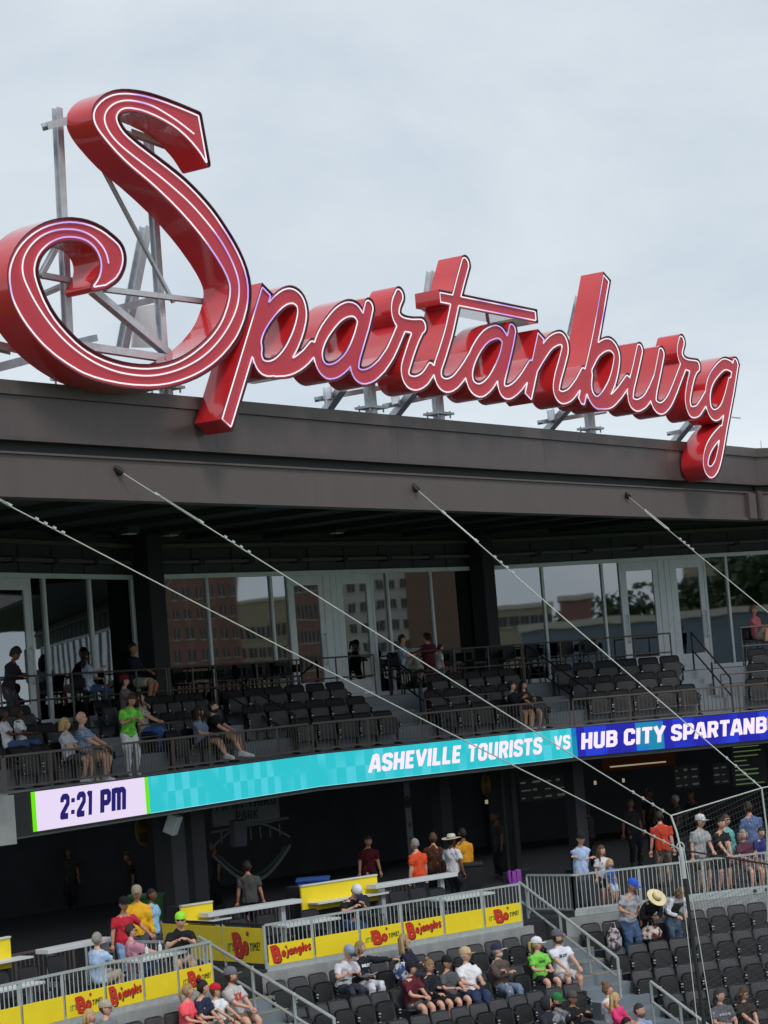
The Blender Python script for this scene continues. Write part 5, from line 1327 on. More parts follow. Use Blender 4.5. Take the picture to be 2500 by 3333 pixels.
def seat_at(label, x, y, zf, face, sc=1.0, seath=.45, **kw):
    P = atz(x, y, zf + (seath + .88) * sc); P[2] = zf
    return person(label, P, heading(np.array(face[:2], float)), 'sit', sc, seath=seath, **kw)
WH, LB, NV, BK, GT, JN = (222, 224, 230), (168, 192, 224), (38, 42, 62), (36, 36, 40), (150, 150, 152), (62, 84, 122)
KH = (168, 156, 138); MR = (98, 36, 52)
nL, nM, nR = GL_.n, GM.n, GR.n
bowl_seats = 'people in the lower seats'
# --- suites
F1, F2, F3 = (V1, ZS), (V2, 8.9), (V3, 9.3)
person('woman with curly dark hair in a dark jacket leaning on the upper left railing', WA.p(WA.ux(20, ZL + 1.5, .75), .75, ZL), yaw_of(FA, 10), 'stand', .97, 'b', ('afro', BL), (46, 38, 46), 'long', (60, 58, 64), lean=12, hy=-10, hp=-18, fem=True, hands=[(-.15, .34, .20), (.2, .40, .18)])
sit_row('boy with an afro in a white tee shirt and jeans at the left edge', FA, 56, *F2, sc=.84, turn=30, sk='d', hair=('afro', BL), top=(226, 226, 228), bot=JN, hy=25, hands='lap')
sit_row('boy in a white and dark jersey and jeans cut by the left edge', FA, 10, *F2, sc=.84, turn=30, sk='d', hair=('crop', BL), top=(206, 200, 206), bot=JN, hy=20, hands='lap')
person('woman with long black hair and a white patterned blouse on a bar chair', FA.p(FA.ux(272, ZL + 1.3, -3.25), -3.2, ZL), yaw_of(FA, 35), 'sit', .97, 'l', ('long', BL), (206, 214, 232, .85, 'floral', (150, 160, 190), 40.), 'short', JN, seath=.70, feet=[(-.1, .38, .32), (.1, .38, .32)], hy=15, hands=[(-.1, .30, .17), (.16, .30, .42)], fem=True)
person('man with dark hair in a navy shirt and khaki shorts on a bar chair', FA.p(FA.ux(425, ZL + 1.3, -3.25), -3.2, ZL), yaw_of(FA, 10), 'sit', 1.06, 't', ('crop', BL), (34, 34, 52), 'long', (176, 170, 160), 'shorts', seath=.70, feet=[(-.14, .38, .32), (.14, .38, .32)], hands=[(-.1, .3, .15), (.06, .32, .17)], hy=0)
sit_row('person in a maroon cap half hidden behind the woman in green', FA, 398, *F3, sc=.98, turn=15, sk='l', hair=('short', DB), top=(120, 110, 112), bot=KH, leg='shorts', hat=('cap', (112, 28, 44)), hy=25, hands='knees')
sit_row('woman with long brown hair in a cream floral blouse and jeans', FA, 440, *F2, sc=.98, turn=20, sk='l', hair=('long', DB), top=(206, 196, 184, .85, 'floral', (150, 130, 124), 34.), bot=(66, 100, 158), hy=10, hp=6, hands='clasp', fem=True)
u_ = FA.ux(418, ZS + .95, -.42)
person('woman in a bright green tie dye shirt and white trousers standing at the front rail', FA.p(u_, -.42, ZS), yaw_of(FA, -30), 'stand', .99, 'm', ('bob', (74, 48, 36)), (96, 190, 70, .85, 'tie', (140, 220, 90), 9.), 'short', (226, 226, 230), 'long', (220, 220, 222), lean=17, hy=-25, hp=-18, fem=True, hands=[(-.05, .34, .25), (.06, .34, .27)])
sit_row('blonde woman in a pale grey tee shirt in the front row', FA, 210, *F1, sc=.96, turn=15, sk='l', hair=('bob', BD), top=(190, 190, 200), bot=(70, 70, 76), leg='shorts', hy=35, hands='lap', fem=True, shoe=(220, 220, 222))
sit_row('bald man in sunglasses and a blue plaid shirt in the front row', FA, 262, *F1, sc=1.06, turn=15, sk='l', hair=None, top=(150, 172, 200, .85, 'plaid', (60, 84, 124), 7.), bot=KH, leg='shorts', shades=True, hy=38, fat=1.15, hands='knees', shoe=(224, 224, 226))
sit_row('woman in a denim jacket in the front row beside the bearded man', FA, 655, *F1, sc=.96, turn=10, sk='l', hair=('long', DB), top=(120, 138, 160), sleeve='short', bot=(52, 50, 52), leg='shorts', hy=40, hands='lap', fem=True, shoe=(220, 220, 222), feet=[(-.1, .62, .16), (.1, .66, .2)])
sit_row('bearded man in a black shirt in the front row with his legs stretched out', FA, 694, *F1, sc=1.06, turn=10, sk='l', hair=('crop', BL), top=(30, 30, 34), bot=(60, 56, 50), leg='shorts', hy=12, beard=(40, 32, 30), hands='knees', shoe=(226, 226, 226), feet=[(-.1, .60, .2), (.12, .66, .24)])
person('man in a light blue shirt reading with his legs crossed below the middle doors', FB.p(FB.ux(1302, ZL + 1.2, -3.25), -3.2, ZL), yaw_of(FB, 40), 'sit', .98, 'm', ('short', DB), LB, 'short', (150, 146, 140), 'long', seath=.66, feet=[(-.1, .36, .28), (.25, .45, .62)], hy=10, hp=-10, hands='read')
person('girl in a maroon tee shirt standing with her back to the rail', FB.p(FB.ux(1394, ZL + 1.0, -3.0), -3.0, ZL), yaw_of(FB, 150), 'stand', .88, 'l', ('pony', DB), (92, 30, 48), 'short', (92, 30, 48), 'shorts', hy=20, hp=-20, hands=[(-.12, .26, .2), (.12, .26, .2)], fem=True)
person('child in white and pale jeans behind the girl in maroon', FB.p(FB.ux(1430, ZL + .8, -3.3), -3.3, ZL), yaw_of(FB, 70), 'stand', .70, 'l', ('short', DB), WH, 'short', (110, 140, 178), 'long')
sit_row('girl in a dark top in the front row left of her friend', FB, 1664, *F1, sc=.93, turn=15, sk='l', hair=('short', DB), top=(34, 34, 44), sleeve='long', bot=(60, 58, 60), leg='shorts', hy=35, hands='phone', fem=True, shoe=(210, 210, 212))
sit_row('girl with long brown hair smiling in the front row right of her friend', FB, 1706, *F1, sc=.93, turn=0, sk='l', hair=('long', DB), top=(60, 46, 44), sleeve='short', bot=(40, 38, 42), leg='shorts', hy=8, hp=-8, hands=[(-.08, .28, .3), (.25, .5, .14)], fem=True, shoe=(210, 210, 212))
person('man with glasses in a pink shirt on a bar chair at the right edge', FC.p(FC.ux(2455, ZL + 1.2, -4.3), -4.25, ZL), yaw_of(FC, 35), 'sit', 1.05, 'm', ('short', (120, 96, 78)), (206, 112, 126), 'short', KH, 'shorts', seath=.70, feet=[(-.1, .36, .32), (.22, .46, .6)], shades='g', hy=20, hands='crossed', fat=1.12)
# --- left patio
by_plane('grey haired man in a light blue polo shirt at the left patio table', GL_, 308, -0.7, nL * .2 + GL_.d, 'sit', .98, seath=.44, sk='l', hair=('short', GY), top=(176, 200, 232), bot=KH, hy=15, hands='table', fat=1.15, feet=[(-.12, .34, .2), (.12, .34, .2)])
by_plane('man in sunglasses and a pink shirt at the left patio table', GL_, 422, -1.0, nL * .5 + GL_.d * .9, 'sit', .97, seath=.44, sk='l', hair=('short', (60, 44, 36)), top=(196, 136, 156), bot=(120, 150, 190), shades=True, hy=0, hp=-8, hands='table', feet=[(-.12, .34, .2), (.12, .34, .2)])
by_plane('man in a red polo shirt and black cap standing behind the left patio table', GL_, 398, -1.9, nL * .9 - GL_.d * .3, 'stand', .99, sk='m', hair=('short', BL), top=(196, 44, 62), bot=(130, 160, 196), hat=('cap', (32, 32, 34)), hy=-15, hands=[(-.42, .20, .10), (.27, .06, -.1)], fat=1.08)
by_plane('man in a yellow rain jacket and beige cap standing behind the red polo', GL_, 440, -2.5, nL * .6 - GL_.d * .5, 'stand', 1.05, sk='m', hair=('short', GY), top=(240, 182, 40), sleeve='long', bot=(70, 72, 84), hat=('cap', (160, 150, 130)), hy=-10, fat=1.12)
by_plane('person in a light blue shirt hidden behind the yellow jacket', GL_, 492, -2.7, nL + GL_.d * .2, 'stand', .98, sk='b', hair=('crop', BL), top=(150, 196, 226), bot=(60, 62, 70))
by_plane('man in a lime cap, sunglasses and black shirt leaning on the left patio rail', GL_, 574, -0.66, nL * .8 - GL_.d * .5, 'sit', 1.05, seath=.46, sk='l', hair=('short', DB), top=(34, 34, 38), bot=KH, leg='shorts', hat=('backcap', (164, 236, 72)), shades=True, hy=-20, hands=[(-.06, .46, .36), (.12, .46, .36)], fat=1.25, lean=10, feet=[(-.12, .36, .08), (.12, .36, .08)])
# --- left lower seats
bowl_p('woman in a neon coral tee shirt with long light brown hair', GL_, 1, 590, sc=.98, turn=10, sk='l', hair=('pony', (170, 140, 100)), top=(255, 96, 108), bot=(60, 62, 70), hy=50, hands='clasp', fem=True, lean=2)
bowl_p('woman with dark hair in a bun and a navy tee shirt', GL_, 1, 637, sc=1.0, turn=10, sk='l', hair=('bun', BL), top=(44, 50, 76), bot=(150, 134, 120), leg='shorts', hy=50, hands='clasp', fem=True, lean=2)
bowl_p('boy in a red and white cap and white tee shirt', GL_, 1, 700, sc=.82, turn=5, sk='l', hair=('short', BR), top=(226, 232, 236), bot=(90, 88, 84), leg='shorts', hat=('cap', (200, 40, 56), (36, 30, 34)), hy=45, hp=-12, hands='knees')
bowl_p('man in a grey cap and light grey tee shirt with red print', GL_, 1, 750, sc=1.08, turn=-5, sk='l', hair=('short', DB), top=(190, 186, 186), bot=(120, 100, 84), leg='shorts', hat=('cap', (112, 112, 122)), hy=55, beard=(120, 84, 66), hands='clasp', fat=1.12, extra=('print', 'XX', -.09, .09, .12, M['redp']))
bowl_p('man in a beige cap and sunglasses at the bottom left edge', GL_, 1, 338, snap=False, sc=1.0, sk='l', hair=('short', BR), top=(120, 122, 128), bot=JN, hat=('cap', (176, 168, 150)), shades=True, hy=20)
bowl_p('blond person at the bottom left edge beside the beige cap', GL_, 1, 298, snap=False, sc=.92, sk='l', hair=('bob', BD), top=(180, 60, 60), bot=JN, hy=20)
# --- middle patio
by_plane('man in a black shirt and white fronted cap slumped on the middle patio rail', GM, 1112, -0.7, nM, 'sit', 1.04, seath=.46, sk='l', hair=('short', DB), top=(34, 34, 36), bot=JN, hat=('cap', (224, 224, 226), (40, 44, 70)), hp=-30, lean=26, hands=[(-.10, .50, .34), (.16, .50, .34)], fat=1.15, feet=[(-.12, .3, .08), (.12, .3, .08)])
# --- middle lower seats
bowl_p('old man in a grey mesh cap and white shirt reading a programme', GM, 1, 1098, sc=1.0, turn=0, sk='l', hair=('short', GW), top=(216, 214, 224), bot=(56, 60, 74), hat=('cap', (150, 164, 184), (40, 42, 56)), hy=10, hp=-28, hands='read', lean=8)
bowl_p('woman with short blond grey hair in a black sweatshirt pointing right', GM, 1, 1150, sc=.99, turn=0, sk='l', hair=('bob', (150, 130, 96)), top=(34, 38, 48), sleeve='long', bot=(214, 214, 222), hy=48, hands=[(-.56, .26, .40), (.10, .30, .17)], fem=True, extra=('print', 'BAILEY', -.10, .10, .06, M['white_p']))
bowl_p('woman with long blond hair and sunglasses wrapped in a navy jacket', GM, 1, 1328, sc=1.0, turn=30, sk='l', hair=('long', (170, 146, 108)), top=(46, 44, 66), sleeve='long', bot=(60, 60, 72), shades=True, hy=35, hroll=18, side=10, hands='lap', fem=True)
bowl_p('young man in a maroon tee shirt and black cap with clasped hands', GM, 2, 1328, sc=1.02, turn=10, sk='l', hair=('short', BL), top=(100, 38, 52), bot=(84, 86, 82), leg='shorts', hat=('cap', (38, 40, 46)), hy=48, hands='clasp', lean=2)
bowl_p('woman in sunglasses and a black jacket looking down', GM, 2, 1398, sc=.97, turn=5, sk='l', hair=('bun', (150, 120, 84)), top=(40, 42, 48), sleeve='long', bot=(36, 36, 40), leg='shorts', shades=True, hy=28, hp=-22, hands=[(.02, .26, .26), (.10, .32, .15)], fem=True, lean=0)
bowl_p('person in a charcoal tee shirt and black cap facing the field', GM, 2, 1452, sc=.96, turn=0, sk='l', hair=('short', BL), top=(88, 90, 94), bot=(46, 44, 46), leg='shorts', hat=('cap', (34, 38, 38)), hy=18, hp=-4, hands='lap')
bowl_p('old man in a plain white tee shirt, tan visor cap and jeans', GM, 2, 1512, sc=1.06, turn=-5, sk='l', hair=('short', GW), top=(232, 232, 236), bot=(52, 64, 98), hat=('cap', (206, 178, 142)), hy=40, hands='lap', fat=1.2)
bowl_p('bearded old man in a brown jacket, navy cap and pale jeans', GM, 2, 1600, sc=1.02, turn=-5, sk='l', hair=('short', GY), top=(92, 82, 76), sleeve='long', bot=(112, 128, 152), hat=('cap', (56, 56, 84), (220, 222, 224)), hy=55, beard=(200, 196, 190), hands=[(.05, .20, .30), (-.05, .22, .26)])
bowl_p('woman in a white cap and lime green jersey', GM, 2, 1746, sc=1.0, turn=-5, sk='l', hair=('pony', BD), top=(128, 210, 84), bot=(40, 42, 44), leg='shorts', hat=('cap', (232, 234, 240)), hy=52, hands='lap', fem=True, extra=('print', 'HUB', -.08, .08, .05, M['green']))
bowl_p('bearded man in a grey cap and white jersey reading Hub City', GM, 2, 1826, sc=1.08, turn=-10, sk='l', hair=('short', DB), top=(224, 226, 238), bot=(206, 208, 214), leg='shorts', hat=('cap', (104, 102, 114)), hy=58, beard=(96, 66, 52), hands='knees', extra=('print', 'HUB CITY', -.12, .10, .055, M['navy_p']))
bowl_p('person in a black hooded sweatshirt with the hood up', GM, 4, 1782, sc=.98, turn=0, sk='m', hair=None, top=(48, 50, 60), sleeve='long', bot=BK, extra='hood', hy=55, hp=-8, hands='lap')
bowl_p('man in a green cap and grey printed tee shirt behind the black hood', GM, 4, 1812, snap=False, sc=1.0, turn=0, sk='l', hair=('short', BL), top=(140, 142, 148, .85, 'tie', (90, 92, 100), 10.), bot=BK, hat=('cap', (48, 124, 74)), hy=12, hp=-10, beard=(40, 34, 32), hands='lap')
bowl_p('person in a black top and dark cap filming with a raised phone', GM, 4, 1858, sc=.98, turn=-15, sk='m', hair=('short', BL), top=(36, 36, 40), sleeve='long', bot=BK, hat=('cap', (92, 84, 84)), shades=True, hy=10, hands=[(-.13, .36, .40), (.13, .36, .40)])
bowl_p('woman in a white tank top with her hair pulled back', GM, 4, 1976, snap=False, sc=1.0, turn=15, sk='l', hair=('bun', (120, 92, 66)), top=(230, 230, 234), sleeve='none', bot=(200, 204, 214), hy=45, hp=-6, hands='clasp', fem=True)
bowl_p('young girl with long blond hair in a hot pink top', GM, 4, 1955, snap=False, dv=.42, sc=.84, turn=10, sk='l', hair=('long', (206, 176, 118)), top=(240, 70, 130), sleeve='long', bot=JN, hy=30, hands='lap', fem=True)
bowl_p('boy with dark hair at the bottom edge below the woman in white', GM, 5, 2040, snap=False, sc=.84, sk='m', hair=('short', BL), top=(120, 70, 60), bot=JN, hy=40)
bowl_p('bearded man in a light blue shirt at the bottom of the steps', GM, 5, 2085, snap=False, sc=1.08, turn=0, sk='l', hair=('crop', (60, 56, 56)), top=(150, 166, 204), bot=KH, hy=20, beard=(110, 96, 88), fat=1.15)
# --- right lower seats
bowl_p('heavy man in a dark grey tee shirt in the lower right seats', GR, 5, 2346, sc=1.06, turn=0, sk='l', hair=('crop', (60, 54, 52)), top=(104, 104, 112), bot=(70, 72, 80), hy=50, fat=1.22, hands='lap', extra=('print', 'ATHLETICS', -.12, .12, .045, M['steel']))
bowl_p('person in a dark brown tee shirt and sunglasses in the lower right seats', GR, 5, 2418, sc=1.02, turn=0, sk='l', hair=('bob', BR), top=(62, 52, 50), bot=(70, 72, 80), shades=True, hy=35, hp=-12, hands='clasp')
rz1 = ZR1
def row_stand(label, x, y, H, turn, **kw):
    """standing in the first row of the right block"""
    v = V0 + .42; u = GR.ux(x, rz1 + H * .7, v); return person(label, GR.p(u, v, rz1), yaw_of(GR, turn), 'stand', **kw)
row_stand('heavy man in a royal blue cap, grey tee shirt and jeans carrying a clear bag', 2040, 2875, 1.6, 20, sc=1.03, sk='m', hair=('short', GY), top=(172, 172, 180), bot=(74, 96, 132), hat=('cap', (54, 98, 210)), hy=25, hp=-18, lean=16, fat=1.3, hands=[(-.28, .12, -.1), (.2, .25, .1)])
row_stand('person in a black jacket bowed under a straw hat', 2112, 2935, 1.3, 5, sc=.98, sk='m', hair=('short', DB), top=(34, 34, 40), sleeve='long', bot=(40, 40, 48), hat=('straw', (226, 212, 168), (110, 104, 80)), lean=52, hp=-34, hands=[(-.10, .42, .02), (.10, .42, .02)], fat=1.1)
row_stand('woman with brown hair in a grey vest and white sleeves bending over a seat', 2196, 2922, 1.4, 5, sc=.98, sk='l', hair=('bob', (134, 104, 76)), top=(214, 216, 226), sleeve='long', bot=(80, 96, 116), lean=46, hp=-28, hands=[(-.12, .48, -.02), (.16, .5, -.05)], extra='vest', fem=True)
# --- right concourse
by_plane('officer in a light blue uniform shirt and dark cap with arms crossed', GR, 1884, -0.35, nR, 'stand', 1.0, sk='l', hair=('short', DB), top=(176, 196, 232), bot=(70, 74, 84), hat=('cap', (36, 38, 44)), shades=True, hy=0, hands='crossed', fat=1.12)
by_plane('girl with brown hair in a white printed tee shirt at the concourse rail', GR, 1957, -0.4, nR, 'stand', .80, sk='l', hair=('long', BR), top=(214, 212, 216), bot=(48, 48, 54), leg='shorts', hy=30, fem=True, extra=('print', 'HUB', -.07, .07, .06, M['navy_p']))
by_plane('small blond child in a blue and white outfit at the concourse rail', GR, 1987, -0.25, nR + GR.d * .4, 'stand', .62, sk='l', hair=('bob', BD), top=(72, 116, 196), bot=(206, 212, 226), leg='shorts')
by_plane('man in an orange tee shirt and khaki trousers standing back in the concourse', GR, 2150, -3.2, nR * -1 + GR.d * .4, 'stand', 1.04, sk='l', hair=('short', DB), top=(196, 70, 48), bot=(120, 110, 100))
by_plane('man in a white cap and light grey hooded sweatshirt at the right rail', GR, 2268, -0.35, nR + GR.d * .3, 'stand', 1.06, sk='l', hair=('short', DB), top=(176, 176, 178), bot=(84, 80, 78), leg='shorts', hat=('cap', (212, 212, 214)), hy=18, hands=[(-.1, .30, .05), (.26, .08, -.1)], fat=1.08)
by_plane('young man in a black tee shirt standing at the right rail', GR, 2338, -0.3, nR + GR.d * .2, 'stand', 1.0, sk='l', hair=('crop', BL), top=(34, 36, 40), bot=(60, 58, 60), leg='shorts', hands=[(-.05, .3, -.05), (.05, .3, -.05)])
by_plane('woman with glasses in a teal cardigan behind the young man in black', GR, 2358, -0.9, nR + GR.d * .3, 'stand', 1.0, sk='l', hair=('short', BR), top=(120, 190, 190), sleeve='long', bot=(170, 130, 110), leg='shorts', shades='g', fem=True)
by_plane('heavy man in a blue tee shirt turned away at the right edge', GR, 2442, -1.8, -nR + GR.d * .1, 'stand', 1.1, sk='m', hair=('crop', DB), top=(92, 112, 152), bot=(50, 52, 62), fat=1.3)
by_plane('woman with grey hair in a maroon top seated at the right concourse rail', GR, 2420, -0.5, nR, 'sit', .98, seath=.5, sk='l', hair=('bob', GY), top=(96, 50, 70), bot=(150, 116, 104), leg='shorts', fem=True)
by_plane('child in a blue top with dark hair at the right edge of the concourse', GR, 2476, -0.4, nR, 'stand', .8, sk='l', hair=('short', DB), top=(56, 62, 130), bot=(150, 116, 104), leg='shorts')
# --- back of the concourse (shade mixed into the darker shirt colours)
mid = np.array([.3, -.95])
by_plane('grey haired man in an orange shirt seen from behind at the middle patio', GM, 1357, -3.9, -nM, 'stand', 1.02, sk='l', hair=('short', GY), top=(226, 84, 46), bot=(50, 52, 62), fat=1.1)
by_plane('person in a dull brown shirt beside the man in orange', GM, 1408, -4.8, -nM + GM.d, 'stand', 1.02, sk='m', hair=('short', BR), top=(84, 50, 38), bot=BK)
by_plane('person in a wide straw hat and white jersey at the back of the middle patio', GM, 1468, -4.0, GM.d - nM * .2, 'stand', 1.0, sk='b', hair=('short', BL), top=(216, 216, 222), bot=(40, 42, 50), hat=('straw', (214, 208, 186), (150, 140, 110)))
by_plane('person in a yellow jacket behind the wide straw hat', GM, 1506, -5.0, -nM, 'stand', 1.02, sk='b', hair=('crop', BL), top=(214, 150, 40), sleeve='long', bot=BK)
stand('person in a red shirt far back in the shaded concourse', 1192, 2722, ZF, mid, 1.0, sk='m', hair=('short', DB), top=(78, 22, 28), bot=BK)
stand('person in a grey tee shirt holding a white sheet in the shade', 806, 2805, ZF, -mid + GL_.d * .3, 1.0, sk='m', hair=('short', DB), top=(84, 84, 82), bot=(34, 36, 48))
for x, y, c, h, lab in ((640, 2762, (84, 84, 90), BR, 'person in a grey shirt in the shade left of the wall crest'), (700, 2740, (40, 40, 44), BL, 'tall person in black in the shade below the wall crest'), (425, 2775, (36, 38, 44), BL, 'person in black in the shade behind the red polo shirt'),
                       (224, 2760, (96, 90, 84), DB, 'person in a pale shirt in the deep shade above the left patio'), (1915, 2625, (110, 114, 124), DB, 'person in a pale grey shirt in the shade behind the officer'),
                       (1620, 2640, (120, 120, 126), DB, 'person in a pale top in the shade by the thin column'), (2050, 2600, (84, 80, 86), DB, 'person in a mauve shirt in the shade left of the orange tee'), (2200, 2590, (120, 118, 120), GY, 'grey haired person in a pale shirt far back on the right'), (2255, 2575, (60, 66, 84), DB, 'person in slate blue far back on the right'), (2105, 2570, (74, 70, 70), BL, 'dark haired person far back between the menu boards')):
    stand(lab, x, y, ZF, (random.uniform(-1, 1), random.uniform(-1, .3)), random.uniform(.94, 1.04), sk='b', hair=('short', h), top=tuple(int(q * .5) for q in c), bot=(26, 26, 30), group='people in the shaded concourse')  # clothes darkened so their colour holds the shade

hash_ = lambda t: sum(map(ord, t)) % 97

# ------------------------------------------------------------------ patio furniture
def ledge(label, fc, p, q, v, posts, wid=.34):
    u0, z0 = fc.hit(*p, v); u1, z1 = fc.hit(*q, v); z = (z0 + z1) / 2
    t = thing('drink_ledge', fc.p(u0, v, ZF), label, 'drink ledge', 'white drink ledges of the patios')
    b = MB(); fbox(b, fc, u0, u1, v - wid, v, z - .09, z); b.build('ledge_top', M['white'], t, bevel=.008)
    for s in posts:
        u = u0 + (u1 - u0) * s; P = fc.p(u, v - wid / 2); b = MB(); b.box((P[0], P[1], (ZF + z - .09) / 2), (.11, .11, z - .09 - ZF), fc.d); b.build('post', M['steel'], t)
ledge('long white drink ledge behind the left patio table', GL_, (157, 3096), (369, 3044), -2.3, (.12, .96))
ledge('white drink ledge at the left end of the middle patio', GM, (678, 2974), (984, 2924), -2.6, (.12, .82))
ledge('white drink ledge at the right end of the middle patio', GM, (1223, 2884), (1490, 2836), -2.6, (.12, .84))
def counter(label, fc, x0, x1, ytop, v, h=.5, shelf=True):
    u0 = fc.hit(x0, ytop, v)[0]; u1 = fc.hit(x1, ytop, v)[0]; z = fc.hit((x0 + x1) / 2, ytop, v)[1]
    t = thing('patio_counter', fc.p(u0, v, ZF), label, 'counter', 'yellow counters of the patios')
    b = MB(); fbox(b, fc, u0, u1, v - .05, v, z - h, z); b.build('front_board', M['yellow'], t)
    b = MB(); fbox(b, fc, u0, u1, v - .07, v + .03, z + .002, z + .03); b.build('top_trim', M['white'], t)
    if shelf: b = MB(); fbox(b, fc, u0 + .15, u1 + .2, v + .005, v + .38, z - h * .72, z - h * .66); b.build('shelf', M['white'], t)
    b = MB(); fbox(b, fc, u0 + .05, u1 - .05, v - .6, v - .055, ZF, z - .02); b.build('carcass', M['dark'], t)
counter('yellow counter cut by the left edge of the left patio', GL_, -160, 34, 3070, -2.6, .55); counter('small yellow counter right of the dark concourse column', GM, 588, 692, 2944, -3.0, .5)
counter('long yellow counter at the back of the middle patio', GM, 978, 1228, 2868, -3.0, .55)
def table(label, fc, x0, x1, y, v, wid=.55, h=None):
    u0, z0 = fc.hit(x0, y, v); u1 = fc.hit(x1, y, v)[0]; z = ZF + (h or .74)
    t = thing('patio_table', fc.p((u0 + u1) / 2, v, ZF), label, 'table', 'white tables of the patios')
    b = MB(); fbox(b, fc, u0, u1, v - wid, v, z - .05, z); b.build('tabletop', M['white'], t, bevel=.008)
    for u in (u0 + .12, u1 - .12):
        P = fc.p(u, v - wid / 2); b = MB(); b.box((P[0], P[1], (ZF + z) / 2 - .03), (.07, .07, z - ZF - .06), fc.d); b.build('leg', M['steel'], t)
    return fc.p((u0 + u1) / 2, v - wid / 2, z)
pt = table('white patio table between the men on the left patio', GL_, 452, 612, 3120, -.30); table('white patio table cut by the left edge of the picture', GL_, -120, 150, 3230, -.30)
table('white patio table left of the slumped man', GM, 935, 1112, 3010, -.30); table('white patio table at the right end of the middle patio', GM, 1452, 1614, 2925, -.30)
def patio_chair(label, fc, x, v, first=[None]):
    u = fc.ux(x, ZF + .7, v); P = fc.p(u, v, ZF)
    if first[0] is None:
        t = thing('patio_chair', P, label, 'chair', 'dark chairs of the patios', fc.rz); first[0] = t
        b = MB(); panel(b, .46, .42, .08, lambda x, z, y: (x, y - .22 - z * .2, .46 + z)); b.build('backrest', M['dark'], t, local=True)
        b = MB(); b.box((0, 0, .45), (.46, .44, .04)); b.build('seat', M['dark'], t, local=True)
        for i in (-1, 1):
            for j in (-1, 1): b = MB(); b.bar((i * .2, j * .18, .44), (i * .22, j * .21, 0), .03); b.build('leg', M['dark'], t, local=True)
    else: dup(first[0], P, fc.rz, label)
for x, v, lab in ((1200, -2.0, 'dark patio chair in front of the long yellow counter'), (1320, -1.9, 'dark patio chair under the right drink ledge, nearer the counter'), (1385, -1.9, 'dark patio chair under the right drink ledge, in the middle'), (1450, -1.2, 'dark patio chair behind the right patio table')): patio_chair(lab, GM, x, v)
for x, v, lab in ((1035, -1.0, 'dark patio chair beside the slumped man'), (800, -1.4, 'dark patio chair under the left drink ledge of the middle patio'), (890, -1.4, 'dark patio chair near the left corner of the middle patio')): patio_chair(lab, GM, x, v)
for x, v, lab in ((30, -1.2, 'dark patio chair at the left edge of the left patio'), (125, -1.2, 'dark patio chair left of the blue polo man'), (355, -1.3, 'dark patio chair between the two men at the left table'), (215, -1.8, 'dark patio chair under the long drink ledge')): patio_chair(lab, GL_, x, v)
for i, (dx, lab) in enumerate(((-.15, 'left white squeeze bottle on the left patio table'), (.22, 'right white squeeze bottle on the left patio table'))):
    P = pt + np.array([GL_.d[0], GL_.d[1], 0]) * dx; t = thing('squeeze_bottle', P, lab, 'bottle')
    b = MB(); b.tube([P, P + [0, 0, .15], P + [0, 0, .18]], [.035, .035, .014], 8); b.build('bottle_body', M['white'], t)
    b = MB(); b.tube([P + [0, 0, .18], P + [0, 0, .23]], [.012, .005], 6); b.build('nozzle', M['white'], t)

# ------------------------------------------------------------------ things in the shaded concourse
def wallbox(name, label, cat, fc, x0, y0, x1, y1, v, dep, m):
    u0, z1 = fc.hit(x0, y0, v); u1, z0 = fc.hit(x1, y1, v); t = thing(name, fc.p(u0, v, z0), label, cat)
    b = MB(); fbox(b, fc, u0, u1, v - dep, v, z0, z1); b.build('panel', m, t); return t, u0, u1, z0, z1
dimw = mat('dim_sign', srgb(92, 94, 94), .7, 0, .1, 4); dimg = mat('dim_green', srgb(36, 66, 50), .7, 0, .1, 4); dimy = mat('dim_yellow', srgb(120, 88, 32), .7, 0, .1, 4); prn = mat('dark_print', srgb(32, 38, 42), .7, 0, 0)  # sign colours dimmed, concourse shade is painted in
t, u0, u1, z0, z1 = wallbox('park_sign', 'dim crest sign reading Fifth Third Park over a bridge emblem', 'sign', FB, 690, 2600, 912, 2665, -3.0, .06, dimw)
b = text_mesh('FIFTH THIRD', u0 + .1, u1 - .1, z0 + (z1 - z0) * .55, (z1 - z0) * .34, lambda s, z: FB.p(s, -2.99, z), .10); b2 = text_mesh('PARK', u0 + (u1 - u0) * .33, u1 - (u1 - u0) * .33, z0 + (z1 - z0) * .12, (z1 - z0) * .32, lambda s, z: FB.p(s, -2.99, z), .10, mb=b)
b.build('lettering', prn, t)
L_, R_ = (u0 - .1, u1 + .25); zc = z0 - .12; b = MB()
arc = lambda a, h, n=16: [FB.p(L_ + (R_ - L_) * i / n, -3.0, zc - .35 + h * math.sin(math.pi * i / n) - a * (2 * i / n - 1) ** 2) for i in range(n + 1)]
b.tube(arc(0, .45), .03, 5); b.build('bridge_arch', dimw, t); b = MB(); b.tube([FB.p(L_, -3.0, zc), FB.p(R_, -3.0, zc + .12)], .035, 5); b.build('bridge_deck', dimw, t)
for i in range(1, 8):
    b = MB(); u = L_ + (R_ - L_) * i / 8; b.tube([FB.p(u, -3.0, zc - .3), FB.p(u, -3.0, zc)], .018, 5); b.build('bridge_hanger', dimw, t)
b = MB(); pts_ = [FB.p(L_ + (R_ - L_) * i / 16, -3.0, zc - .55 - .75 * math.sin(math.pi * i / 16)) for i in range(17)]; b.tube(pts_, .04, 5); b.build('crest_rim', dimw, t)
b = MB(); b.tube([p + np.array([0, 0, .14]) for p in pts_[1:-1]], .035, 5); b.build('crest_band', dimg, t)
t, u0, u1, z0, z1 = wallbox('hanging_banner', 'tall narrow hanging banner with a round emblem and the letters H U', 'banner', FB, 1312, 2530, 1352, 2800, -3.2, .03, dimw)
uc = (u0 + u1) / 2; w = u1 - u0; b = MB(); k = 24
